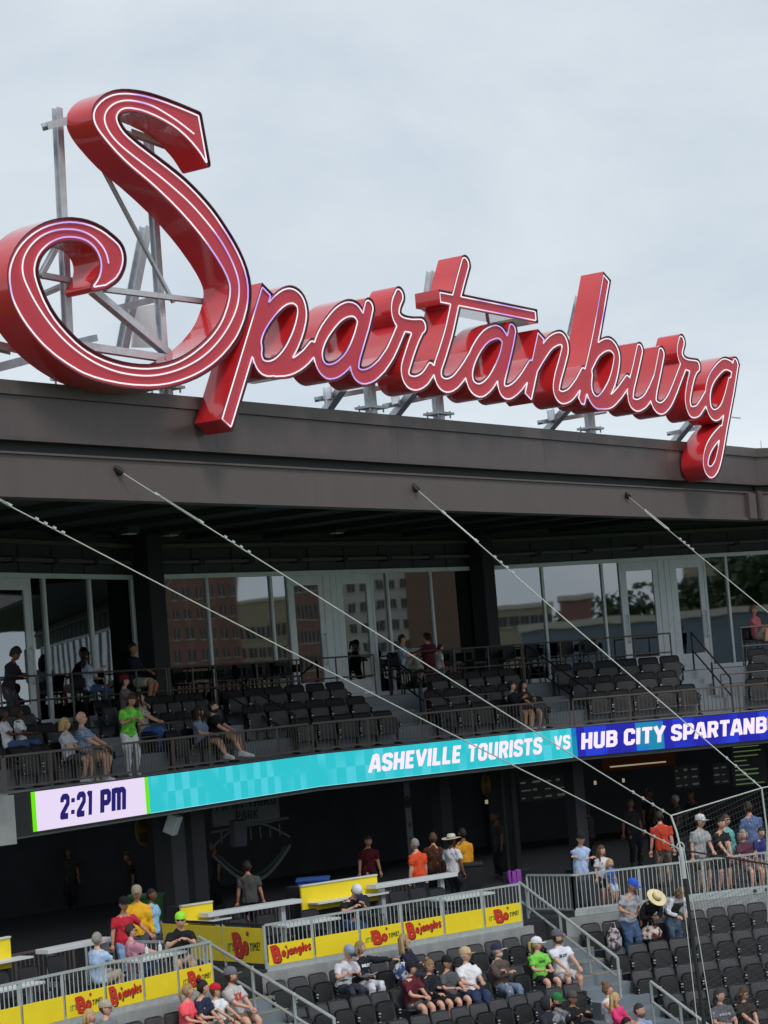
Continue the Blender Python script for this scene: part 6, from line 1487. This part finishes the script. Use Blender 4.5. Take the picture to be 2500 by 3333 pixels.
for ch, f in (('E', .93), ('H', .40), ('U', .22)): text_mesh(ch, u0 + w * .28, u1 - w * .28, z0 + (z1 - z0) * f, w * .62, lambda s, z: FB.p(s, -3.19, z), .12, mb=b)
b.build('lettering', prn, t)
b = MB(); b.tube([FB.p(uc + w * .62 * math.cos(a), -3.18, z0 + (z1 - z0) * .70 + w * .62 * math.sin(a)) for a in np.linspace(0, 2 * math.pi, k, endpoint=False)], .035, 5, closed=True)
for s in (-1, 1): b.tube([FB.p(uc - w * .4, -3.18, z0 + (z1 - z0) * .70 - s * w * .4), FB.p(uc + w * .4, -3.18, z0 + (z1 - z0) * .70 + s * w * .4)], .03, 5)
b.build('round_emblem', prn, t)
for x0, y0, x1, y1, lab in ((440, 2655, 492, 2750, 'round yellow food sign left of the dark concourse column'), (1566, 2520, 1600, 2590, 'round yellow food sign left of the thin concourse column')):
    u0, za = FB.hit(x0, y0, -3.4); u1, zb = FB.hit(x1, y1, -3.4); c = FB.p((u0 + u1) / 2, -3.4, (za + zb) / 2)
    t = thing('round_sign', c, lab, 'sign'); b = MB(); dv = np.array([FB.d[0], FB.d[1], 0]); rg = []
    for e in (0, .05): rg.append([c + dv * (u1 - u0) / 2 * math.cos(a) + np.array([0, 0, (za - zb) / 2 * math.sin(a)]) - np.array([FB.n[0], FB.n[1], 0]) * e for a in np.linspace(0, 2 * math.pi, 20, endpoint=False)])
    b.loft(rg); b.build('disc', dimy, t); b = text_mesh('HOT', u0 + (u1 - u0) * .25, u1 - (u1 - u0) * .25, c[2] + .05, .22, lambda s, z: FB.p(s, -3.39, z), .1); text_mesh('DOGS', u0 + (u1 - u0) * .22, u1 - (u1 - u0) * .22, c[2] - .28, .22, lambda s, z: FB.p(s, -3.39, z), .1, mb=b); b.build('lettering', prn, t)
# loudspeakers, camera boxes
def tilted(name, label, cat, x, y, fc, v, sz, m, pitch, yaw):
    u, z = fc.hit(x, y, v); P = fc.p(u, v, z); t = thing(name, P, label, cat); b = MB(); b.box((0, 0, 0), sz)
    Mx = Matrix.Rotation(fc.rz + yaw, 3, 'Z') @ Matrix.Rotation(pitch, 3, 'X'); b.v = [tuple(Mx @ Vector(q)) for q in b.v]
    b.build('cabinet', m, t, local=True, bevel=.015)
    b = MB(); b.v = []; b.box((0, sz[1] / 2 + .004, -sz[2] * .02), (sz[0] * .86, .006, sz[2] * .9)); b.v = [tuple(Mx @ Vector(q)) for q in b.v]; b.build('grille', M['soffit'] if m is not M['white'] else M['steel'], t, local=True)
    b = MB(); b.tube([(0, 0, sz[2] * .4), (0, -.1, sz[2] * .5 + .45)], .02, 6); b.build('hanger', M['dark'], t, local=True); return t
tilted('loudspeaker', 'pale loudspeaker hung on the dark concourse column', 'loudspeaker', 562, 2683, FA, -.7, (.24, .26, .42), M['white'], R(-24), R(10))
tilted('loudspeaker', 'dark grey hanging box below the crest sign', 'loudspeaker', 776, 2712, FB, -1.5, (.36, .2, .62), M['soffit'], R(-8), R(-10))
def bin_(label, x, y, fc, v, m, sc=1.0):
    P = fc.p(fc.ux(x, ZF + .6, v), v, ZF); t = thing('recycling_bin', P, label, 'bin'); b = MB()
    b.loft([[(P[0] + sx * w, P[1] + sy * w * .9, P[2] + z) for sx, sy in ((-1, -1), (1, -1), (1, 1), (-1, 1))] for z, w in ((0.04, .24 * sc), (.9 * sc, .31 * sc))]); b.build('bin_body', m, t, bevel=.02)
    b = MB(); b.box((P[0], P[1], P[2] + .94 * sc), (.68 * sc, .6 * sc, .07)); b.build('lid', m, t, bevel=.015)
    b = MB(); b.box((P[0], P[1], P[2] + .02), (.4 * sc, .4 * sc, .04)); b.build('base', M['black'], t)
bin_('blue recycling bin in the shade behind the long yellow counter', 1024, 2840, GM, -5.2, mat('blue_plastic', srgb(40, 84, 168), .5, 0, .1, 5), 1.15)
bin_('black bin in the shade beside the yellow jacket', 1530, 2790, GM, -4.6, M['black'], 1.0)
bin_('green bin in the deep shade behind the yellow rain jacket', 478, 2890, GL_, -6.5, mat('green_plastic', srgb(60, 120, 50), .5, 0, .1, 5), 1.2)
# purple cloth over a low rail by the right steps
t = thing('low_rail', (0, 0, 0), 'low dark rail with a purple cloth near the right steps', 'railing'); f = GM
ua, ub = f.ux(1640, ZF + .8, -2.6), f.ux(1726, ZF + .8, -2.6); t.location = [float(c) for c in f.p(ua, -2.6, ZF)]
b = MB(); b.tube([f.p(ua, -2.6, ZF), f.p(ua, -2.6, ZF + .84), f.p(ub, -2.6, ZF + .84), f.p(ub, -2.6, ZF)], .02, 6); b.build('frame', M['dark'], t)
t = MB(); uc, ud = f.ux(1651, ZF + .8, -2.57), f.ux(1697, ZF + .8, -2.57)
t.loft([[f.p(uc + (ud - uc) * i / 8, -2.55 + .02 * math.sin(i * 2.1) + (.0 if k < 2 else -.035), ZF + z + .02 * math.sin(i * 1.3)) for i in range(9)] for k, z in enumerate((.50, .865, .87, .60))], cap=False)
tag(t.build('purple_cloth', cloth(130, 62, 150), smooth=True), 'purple cloth draped over a low rail near the right steps', 'cloth')
# thin pipes and lit menu boards at the back right
for x, v, lab in ((1640, -2.2, 'thin dark steel pipe column left of the right concourse'), (1672, -2.2, 'thicker dark steel pipe column left of the right concourse')):
    P = FB.p(FB.ux(x, 6.5, v), v, ZF); t = thing('pipe_column', P, lab, 'column'); b = MB(); b.tube([(P[0], P[1], ZF), (P[0], P[1], 7.62)], .05 if x < 1650 else .10, 10); b.build('pipe', M['dark'], t)
    b = MB(); b.box((P[0], P[1], ZF + .02), (.3, .3, .04), FB.d); b.build('foot_plate', M['dark'], t)
MENU = emis('menu_white', srgb(120, 124, 120), .22); MENUG = emis('menu_green', srgb(150, 184, 120), .25); MENUR = emis('warm_glow', srgb(84, 46, 30), .12); SPK = emis('warm_lamp', srgb(240, 226, 190), .35)
def menu(label, fc, x0, y0, x1, y1, v, rows, cols, m, dark=M['black']):
    t, u0, u1, z0, z1 = wallbox('menu_board', label, 'menu board', fc, x0, y0, x1, y1, v, .06, dark); rr = random.Random(int(x0))
    for i in range(rows):
        for j in range(cols):
            a = u0 + (u1 - u0) * (j + .08) / cols; c = a + (u1 - u0) * rr.uniform(.25, .85) / cols; z = z0 + (z1 - z0) * (i + .3) / rows
            b = MB(); fbox(b, fc, a, c, v + .002, v + .006, z, z + (z1 - z0) * rr.uniform(.14, .3) / rows); b.build('menu_line', m, t)
menu('lit menu board left of the middle of the right concourse', FC, 1690, 2535, 1850, 2595, -4.5, 3, 4, MENU); menu('lit menu board behind the seated crowd, second from the right', FC, 2195, 2495, 2280, 2560, -4.5, 3, 3, MENU)
menu('lit menu board right of the cable in the right concourse', FC, 2320, 2488, 2376, 2550, -4.5, 3, 2, MENU); menu('bright green lit slatted panel at the right edge of the concourse', FC, 2376, 2425, 2500, 2550, -4.6, 9, 1, MENUG)
t, u0, u1, z0, z1 = wallbox('ceiling_glow', 'dull red lit counter sign in the back of the right concourse', 'sign', FC, 1960, 2455, 2200, 2490, -4.6, .05, MENUR)  # added glowing panel in place of warm light on the ceiling
b = MB(); fbox(b, FC, u0 + .2, u1 - .3, -4.59, -4.585, z0 + .1, z0 + .14); b.build('lamp_strip', SPK, t)
for x, y, v, lab in ((1585, 2610, -3.5, 'small warm lamp under the round yellow sign'), (2030, 2540, -4.4, 'small warm lamp left in the back of the right concourse'), (1938, 2548, -4.4, 'small warm lamp above the crowd in the right concourse')):
    t, *_ = wallbox('wall_lamp', lab, 'lamp', FB if x < 1700 else FC, x - 4, y - 6, x + 4, y + 6, v, .03, SPK)
# soffit lights
for x, y, lab in ((1095, 1728, 'square ceiling light under the roof left of the second cable'), (1905, 1742, 'small ceiling light under the roof right of the third cable'), (555, 1735, 'ceiling spotlight right of the left column top'), (420, 1730, 'ceiling spotlight left of the left column top')):
    P = atz(x, y, 13.9); t = thing('ceiling_light', P, lab, 'ceiling light'); b = MB(); b.box(P + [0, 0, .03], (.42, .3, .16), ROOF.d); b.build('housing', M['soffit'], t); b = MB(); b.box(P + [0, 0, -.06], (.3, .2, .02), ROOF.d); b.build('lens', M['white'], t)

# ------------------------------------------------------------------ cables, mast and net
TP1 = atY(2216, 2766, 44.0); TP0 = atY(2184, 2655, 44.05); TP2 = atY(2479, 2565, 46.5)
def cable(label, A, B, detail=True, r=.0115):
    A = np.array(A); B = np.array(B); d = nrm(B - A); L = np.linalg.norm(B - A); t = thing('guy_cable', A, label, 'cable', 'steel cables from the roof beam')
    mid = lambda s: A + (B - A) * s + np.array([0, 0, -.0025 * L * 4 * s * (1 - s)])
    b = MB(); b.tube([mid(s) for s in np.linspace(.0, 1, 14)], r, 6); b.build('rope', M['cable'], t)
    if detail:
        b = MB(); b.tube([A - d * .08 - ROOF.n.tolist()[0] * 0, A + d * .10], .065, 8); b.build('anchor_eye', M['black'], t)
        s = nrm(np.cross(d, [0, 0, 1])); b = MB()
        for q in (-1, 1): b.tube([A + d * .85 + s * .035 * q, A + d * 1.75 + s * .035 * q], .013, 5)
        b.tube([A + d * .78, A + d * .88], .03, 6); b.tube([A + d * 1.72, A + d * 1.82], .03, 6); b.build('turnbuckle', M['cable'], t)
        for k in range(4):
            b = MB(); c = A + d * (2.3 + .17 * k); b.bar(c - s * .035, c + s * .035, .03, .04); b.tube([c - d * .03, c + d * .03], .028, 6); b.build('cable_clip', M['bolt'], t)
    for k in range(4):
        b = MB(); c = B - d * (.2 + .24 * k); b.bar(c - np.array([0, 0, .032]), c + np.array([0, 0, .032]), .022, .028); b.tube([c - d * .03, c + d * .03], .021, 6); b.build('cable_clip', M['bolt'], t)
def anch(x, y): u, z = ROOF.hit(x, y, -.06); return ROOF.p(u, -.06, z)
cable('lowest steel cable crossing from the left edge to the net mast', anch(-280, 1484), TP1)
cable('steel cable from the left of the roof beam to the net mast', anch(384, 1530), TP0); cable('steel cable from the middle of the roof beam to the right net corner', anch(1350, 1587), TP2)
E4 = anch(2040, 1612); d4 = atY(2500, 1989, 52.0) - E4; cable('steel cable from the right of the roof beam leaving the right edge', E4, E4 + d4 * 2.2)
t = thing('net_mast', (TP1[0], TP1[1], 0), 'slim black mast carrying the protective net', 'mast')
f1b = atY(2292, 3333, 43.6); dm = nrm(f1b - TP1); b = MB(); b.tube([TP1 - dm * .05, TP1 + dm * .55], .045, 8); b.build('mast_head', M['bolt'], t)
b = MB(); b.tube([TP1 + dm * .5, f1b + dm * 2.2], [.036, .040], 8); b.build('pole', M['black'], t)
b = MB(); b.tube([TP1 + np.array([-.06, -.1, -.1]), atY(2262, 3333, 43.4) + dm * 2.0], .008, 6); b.build('halyard', M['cable'], t)
b = MB(); b.tube([TP1 + np.array([.05, -.12, .0]), atY(2330, 3333, 43.4) + dm * 2.0], .008, 6); b.build('halyard', M['cable'], t)
b = MB(); b.tube([TP0, (TP0 + TP1) / 2 + [.02, 0, 0], TP1], .02, 6); b.build('shackle', M['cable'], t)
b = MB(); ring_ = [TP1 + np.array([.07 * math.cos(a), 0, .09 * math.sin(a) + .05]) for a in np.linspace(0, 2 * math.pi, 12, endpoint=False)]; b.tube(ring_, .014, 6, closed=True); b.build('ring', M['cable'], t)
net = thing('safety_net', TP1, 'fine dark protective net in front of the right lower seats', 'net')
dn = np.array([TP2[0] - TP0[0], TP2[1] - TP0[1]]); Ln = np.linalg.norm(dn); dn /= Ln; NF = Facet(TP0[:2], math.degrees(math.atan2(dn[1], dn[0])))
top = lambda u: TP0[2] + (TP2[2] - TP0[2]) * u / Ln
b = MB(); b.tube([TP0, TP2, NF.p(Ln + 4, 0, top(Ln) + .1)], .013, 6); b.build('top_rope', M['cable'], net)
b = MB(); b.tube([TP1, atY(2500, 2813, 46.4), atY(2600, 2830, 47.4)], .018, 6); b.build('black_rope', M['black'], net)
b = MB(); b.tube([TP2, atY(2496, 2700, 46.5), atY(2500, 3000, 46.5)], .018, 6); b.build('side_rope', M['cable'], net)
b = MB(); st = .11
for i in range(-60, 60):                       # two families of cords, slightly skewed
    for sl in (.16, -6.0):
        if sl > 0:
            p = [(u, top(0) - 6.8 + st * (i + 62) + sl * u) for u in (0.08, Ln + 3)]
            if p[1][1] > top(p[1][0]):
                uu = [u for u in np.linspace(.08, Ln + 3, 40) if top(0) - 6.8 + st * (i + 62) + sl * u < top(u)]
                if len(uu) < 2: continue
                p = [(u, top(0) - 6.8 + st * (i + 62) + sl * u) for u in (uu[0], uu[-1])]
        else:
            u0 = st * (i + 62)
            if u0 > Ln + 3: continue
            p = [(u0, top(u0)), (u0 + 6.9 / 6.0, top(u0) - 6.9)]
        b.bar(NF.p(p[0][0], 0, p[0][1]), NF.p(p[1][0], 0, p[1][1]), .0042)
b.build('net_cords', M['net'], net, kind='stuff')

# ------------------------------------------------------------------ things people hold or left on seats
def bag(label, P, sz, m, name='shopping_bag'):
    t = thing(name, P, label, 'bag'); b = MB(); rr = random.Random(3); P = np.array(P)
    b.loft([[P + np.array([sz[0] * w * math.cos(a) * (1 + rr.uniform(-.1, .1)), sz[1] * w * math.sin(a) * (1 + rr.uniform(-.1, .1)), sz[2] * z]) for a in np.linspace(0, 2 * math.pi, 10, endpoint=False)] for z, w in ((0, .7), (.12, 1.0), (.5, 1.05), (.85, .8), (1.0, .4))]); b.build('sack', m, t)
    b = MB(); T = P + np.array([0, 0, sz[2]]); b.tube([T + [-.06, 0, -.02], T + [-.03, 0, .12], T + [.03, 0, .12], T + [.06, 0, -.02]], .012, 5); b.build('handle', m, t)
bagm = cloth(190, 186, 190, .4, 'floral', (92, 70, 84), 9.)
v = V0 + .62; bag('clear plastic bag of goods held by the man in a blue cap', GR.p(GR.ux(1998, ZR1 + .6, v), v, ZR1 + .32), (.15, .12, .46), bagm)
v = V0 + .55; bag('patterned tote bag under the straw hat', GR.p(GR.ux(2118, ZR1 + .6, v), v, ZR1 + .42), (.22, .12, .30), cloth(206, 196, 186, .6, 'floral', (110, 60, 60), 9.), 'tote_bag')
v = V0 + .05; bag('blue and white bag on the seat beside the woman in a navy jacket', GM.p(GM.ux(1296, ZR1 + .8, v), v + .1, ZR1 + .45), (.17, .13, .36), cloth(60, 80, 124, .6, 'floral', (214, 218, 226), 7.), 'backpack')
def booklet(label, fc, x, v, z):
    P = fc.p(fc.ux(x, z, v), v, z); t = thing('programme', P, label, 'programme'); dv = np.array([fc.d[0], fc.d[1], 0]); nv = np.array([fc.n[0], fc.n[1], .35])
    for s, mm in ((-1, M['white']), (1, M['white'])):
        b = MB(); q = [P, P + dv * .15 * s + [0, 0, .03], P + dv * .15 * s + nv * .2 + [0, 0, .03], P + nv * .2]; b.add(q + [p - np.array([0, 0, .008]) for p in q], [(0, 1, 2, 3), (7, 6, 5, 4), (0, 4, 5, 1), (1, 5, 6, 2), (2, 6, 7, 3), (3, 7, 4, 0)]); b.build('page', mm, t)
zr = ZR1 + .68; booklet('open programme in the hands of the old man in a white shirt', GM, 1118, V0 + .42, zr); booklet('programme on the lap of the woman in a black sweatshirt', GM, 1192, V0 + .40, zr)
booklet('open booklet held by the man in light blue below the middle doors', FB, 1342, -2.85, ZL + 1.08)
P = atz(808, 2905, ZF + .95); t = thing('white_sheet', P, 'white sheet carried by the person in a grey tee shirt in the shade', 'paper'); b = MB(); b.box(P, (.26, .02, .36), GL_.d); b.build('sheet', M['white'], t)
u = GM.ux(1880, ZR1 - RISE * 3 + 1.05, V0 + TR * 3 + .42); P = GM.p(u, V0 + TR * 3 + .46, ZR1 - RISE * 3 + .98); t = thing('phone', P, 'black phone held up by the person filming', 'phone'); b = MB(); b.box(P, (.16, .012, .08), GM.d); b.build('phone_body', M['black'], t)

# ------------------------------------------------------------------ the town across the street, seen in the suite windows
def mirror(x, y, W, dist):
    u, z = W.hit(x, y, 0); P = W.p(u, 0, z); d = nrm(ray(x, y)); n = np.array([W.n[0], W.n[1], 0]); r = d - 2 * (d @ n) * n; return P + r * dist
def brick_mat(name, c):
    m = mat(name, c, .85, 0, .15, .8); n, l = nodes_of(m); bs = n['Principled BSDF']; br = n.new('ShaderNodeTexBrick'); t = n.new('ShaderNodeTexCoord'); br.inputs['Scale'].default_value = 4
    br.inputs['Color1'].default_value = (*c, 1); br.inputs['Color2'].default_value = (*[q * .8 for q in c], 1); br.inputs['Mortar'].default_value = (*[min(1, q * 1.5) for q in c], 1)
    mp_ = n.new('ShaderNodeMapping'); mp_.inputs['Rotation'].default_value = (R(90), 0, 0); l.new(t.outputs['Object'], mp_.inputs['Vector']); l.new(mp_.outputs['Vector'], br.inputs['Vector']); l.new(br.outputs['Color'], bs.inputs['Base Color']); return m
BRK = brick_mat('red_brick', srgb(146, 108, 97)); BRN = mat('brown_render', srgb(128, 100, 88), .85, 0, .08, .5); WHB = mat('white_render', srgb(220, 216, 210), .8, 0, .06, .6); TAN = mat('tan_render', srgb(176, 164, 140), .85, 0, .08, .5); ROOFM = mat('grey_roofing', srgb(120, 132, 146), .7, 0, .1, .4)
WGL = mat('dark_window', (.03, .035, .04), .15, 0, 0); SILL = mat('pale_sill', srgb(206, 198, 186), .8, 0, 0)
def block(label, W, x0, x1, dist, zt, m, nw, z0=0., zw=(4, 3.6), wsz=(1.3, 2.0), deep=8., dist2=None):
    n2 = np.array([W.n[0], W.n[1]]); V = 2 * (W.P0 @ n2) * n2            # mirror image of the viewpoint
    r0, r1, rc = [nrm(mirror(x, 2000, W, 10)[:2] - V) for x in (x0, x1, (x0 + x1) / 2)]; D = dist + 61
    a, b_ = V + r0 * D / (r0 @ rc), V + r1 * D / (r1 @ rc)
    f, L = fac2(a, b_)
    if (V - a) @ f.n < 0: f, L = fac2(b_, a)
    t = thing('town_building', f.p(L / 2, 0, z0), label, 'building'); b = MB(); fbox(b, f, 0, L, -deep, 0, z0, zt); b.build('wall', m, t)
    b = MB(); fbox(b, f, -.3, L + .3, -deep - .3, .35, zt, zt + .7); b.build('cornice', SILL, t)
    z = z0 + zw[0]
    while nw and z + wsz[1] < zt - .6:
        for i in range(nw):
            c = L * (i + .5) / nw; g = MB(); fbox(g, f, c - wsz[0] / 2, c + wsz[0] / 2, .01, .06, z, z + wsz[1]); w = g.build('window', WGL, t)
            g = MB(); fbox(g, f, c - wsz[0] / 2 - .15, c + wsz[0] / 2 + .15, .0, .22, z - .2, z - .01); fbox(g, f, c - .05, c + .05, .061, .09, z, z + wsz[1]); g.build('sill', SILL, w, kind='stuff')
        z += zw[1]
block('tall red brick building mirrored at the left of the middle suite windows', WB, 430, 788, 360, 62, BRK, 9, zw=(9, 3.9), wsz=(1.1, 2.1))
block('low brick and tan building mirrored beside the sky in the middle suite windows', WB, 770, 950, 420, 29, TAN, 6, zw=(8, 4.6), wsz=(1.5, 2.6))
block('red brick building mirrored in the left middle door', WB, 936, 1052, 350, 62, BRK, 4, zw=(9, 4.6), wsz=(1.2, 2.4))
block('white building with dark windows mirrored in the right middle door', WB, 1080, 1345, 355, 62, WHB, 6, zw=(16, 3.7), wsz=(1.5, 1.7))
block('plain brown building mirrored at the right of the middle suite windows', WB, 1332, 1500, 340, 62, BRN, 0)
block('long tan building mirrored in the right suite windows', WC, 1540, 1800, 280, 19.5, TAN, 8, zw=(8, 4.5), wsz=(1.4, 1.4)); block('small red brick shop mirrored in the right suite windows', WC, 1828, 1925, 230, 18.6, BRK, 4, zw=(14, 4), wsz=(.8, 1.2))
block('grey roofed shed mirrored low in the right suite windows', WC, 1690, 2640, 175, 14.2, ROOFM, 0, deep=20); block('tan apartment block mirrored behind the trees', WC, 2230, 2420, 380, 34, TAN, 7, zw=(4, 4), wsz=(1.6, 1.6))
LEAF = mat('leaves', (.05, .088, .034), .7, 0, .45, .6); BARK = mat('bark', (.06, .045, .03), .9, 0, .2, 3)
def tree_proto(seed):
    rr = np.random.RandomState(seed); t = thing('street_tree', (0, 0, 0), 'tree', 'tree', 'trees mirrored in the right suite windows'); b = MB(); b.tube([(0, 0, 0), (.1, .05, 3), (.0, .1, 7.5)], [.35, .26, .10], 8)
    for k in range(6):
        a = k * 1.05; b.tube([(0, 0, 3 + k * .6), (1.8 * math.cos(a), 1.8 * math.sin(a), 5.2 + k * .6)], [.12, .04], 5)
    b.build('trunk', BARK, t, local=True); b = MB(); cl = [(rr.uniform(-2.6, 2.6), rr.uniform(-2.6, 2.6), rr.uniform(4.5, 10.2), rr.uniform(1.0, 1.9)) for _ in range(16)]
    for cx, cy, cz, r in cl:
        for _ in range(42):
            v = nrm(rr.normal(size=3)) * r * rr.uniform(.6, 1.05); c = np.array([cx, cy, cz]) + v * [1, 1, .8]; a, e = rr.normal(size=3), rr.normal(size=3); a = nrm(a) * .32; e = nrm(np.cross(a, e)) * .26
            b.add([c - a, c + e, c + a, c - e], [(0, 1, 2, 3)])
    b.build('crown', LEAF, t, local=True); return t
tp = [tree_proto(3), tree_proto(9)]; k = 0
for x, dist, sc, lab in ((1770, 150, .95, 'small tree mirrored at the left of the second right window'), (1842, 140, 1.3, 'broad tree mirrored in the middle of the wide right window'), (1880, 150, 1.2, 'dark tree mirrored beside the broad tree'), (1925, 145, 1.0, 'small tree mirrored at the right of the wide right window'), (1985, 130, 1.1, 'tree mirrored in the narrow right window'),
                       (2040, 120, 1.25, 'tree mirrored at the left of the glazed right door'), (2105, 125, 1.35, 'dense tree mirrored in the glazed right door'), (2200, 118, 1.35, 'tree mirrored above the jersey in the far door'), (2250, 126, 1.3, 'tree mirrored at the right of the far door'), (2320, 112, 1.3, 'tree mirrored in the narrow window right of the doors'), (2370, 118, 1.45, 'dark tree mirrored left in the last window'), (2430, 108, 1.5, 'tall dark tree mirrored in the last window'), (2490, 112, 1.6, 'tallest dark tree mirrored at the right edge'), (2560, 110, 1.6, 'dark tree mirrored beyond the right edge')):
    P = mirror(x, 2000, WC, dist * 2.0); P[2] = 0; s = tp[k % 2]
    if k < 2: s.location = [float(c) for c in P]; o = s; o['label'] = lab
    else: o = dup(s, P, k * 1.7, lab)
    o.scale = (sc * 1.5, sc * 1.5, sc * 1.42); k += 1
# person in a dark jersey behind the right door
person('person in a dark jersey lettered BO standing behind the far door glass', WC.p(WC.ux(2218, ZL + 1.3, -.5), -.55, ZL), yaw_of(WC, 170), 'stand', 1.05, 'b', ('crop', BL), (84, 40, 44), 'short', KH, 'long')
b = text_mesh('BO', WC.ux(2192, ZL + 1.25, -.3), WC.ux(2228, ZL + 1.25, -.3), ZL + 1.12, .28, lambda s, z: WC.p(s, -.33, z), .14); tag(b.build('jersey_letters', mat('pale_print', srgb(214, 226, 214), .6, 0, 0)), 'pale letters BO on the jersey behind the far door glass', 'letters')

# apply the body surfaces in one pass and add head, nose, ears and hands to each body mesh
dg = bpy.context.evaluated_depsgraph_get(); res = []
for o, isl, is_body in PEND: res.append(bpy.data.meshes.new_from_object(o.evaluated_get(dg)))
for (o, isl, is_body), me in zip(PEND, res):
    o.modifiers.clear(); old = o.data
    if isl is None:                            # folds of the cloth
        n = len(me.vertices); co = np.empty(n * 3); no = np.empty(n * 3)
        me.vertices.foreach_get('co', co); me.vertex_normals.foreach_get('vector', no); co = co.reshape(-1, 3); no = no.reshape(-1, 3)
        rr = np.random.RandomState(hash_(o.parent['label'])); k = np.zeros(n)
        for f_, a_ in ((14, .006), (22, .0055), (34, .004), (48, .003)):
            for _ in range(2):
                w_ = rr.normal(size=3) * f_; w_[2] *= .7; k += a_ * np.sin(co @ w_ + rr.uniform(0, 6.3) + 1.5 * np.sin(co @ (rr.normal(size=3) * f_ * .5)))
        me.vertices.foreach_set('co', (co + no * k[:, None]).ravel()); me.update()
    if isl is not None:
        bm = bmesh.new(); bm.from_mesh(me); vs = [bm.verts.new(q) for q in isl.v]
        for f in isl.f:
            try: bm.faces.new([vs[i] for i in f]).smooth = True
            except ValueError: pass
        bm.to_mesh(me); bm.free()
    me.name = o.name; o.data = me

# ------------------------------------------------------------------ place the seats
used = {}
for pr, fc, u, v, z, lab, occ in SEATS:
    P = fc.p(u, v, z)
    keep = (lambda c: not c.name.startswith('folded_pan')) if occ else (lambda c: not c.name.startswith('open_pan'))
    o = dup(pr, P, fc.rz + RNG.uniform(-.02, .02), (lab.replace('black seat', 'black seat, taken,') if occ else lab) , keep)
    for c in o.children:
        if c.name.startswith('folded_pan'): c.rotation_euler.x = RNG.uniform(-.07, .05)
        elif c.name.startswith('backrest'): c.rotation_euler.x = RNG.uniform(-.03, .02)
for p in proto.values():
    for c in list(p.children): bpy.data.objects.remove(c)
    bpy.data.objects.remove(p)
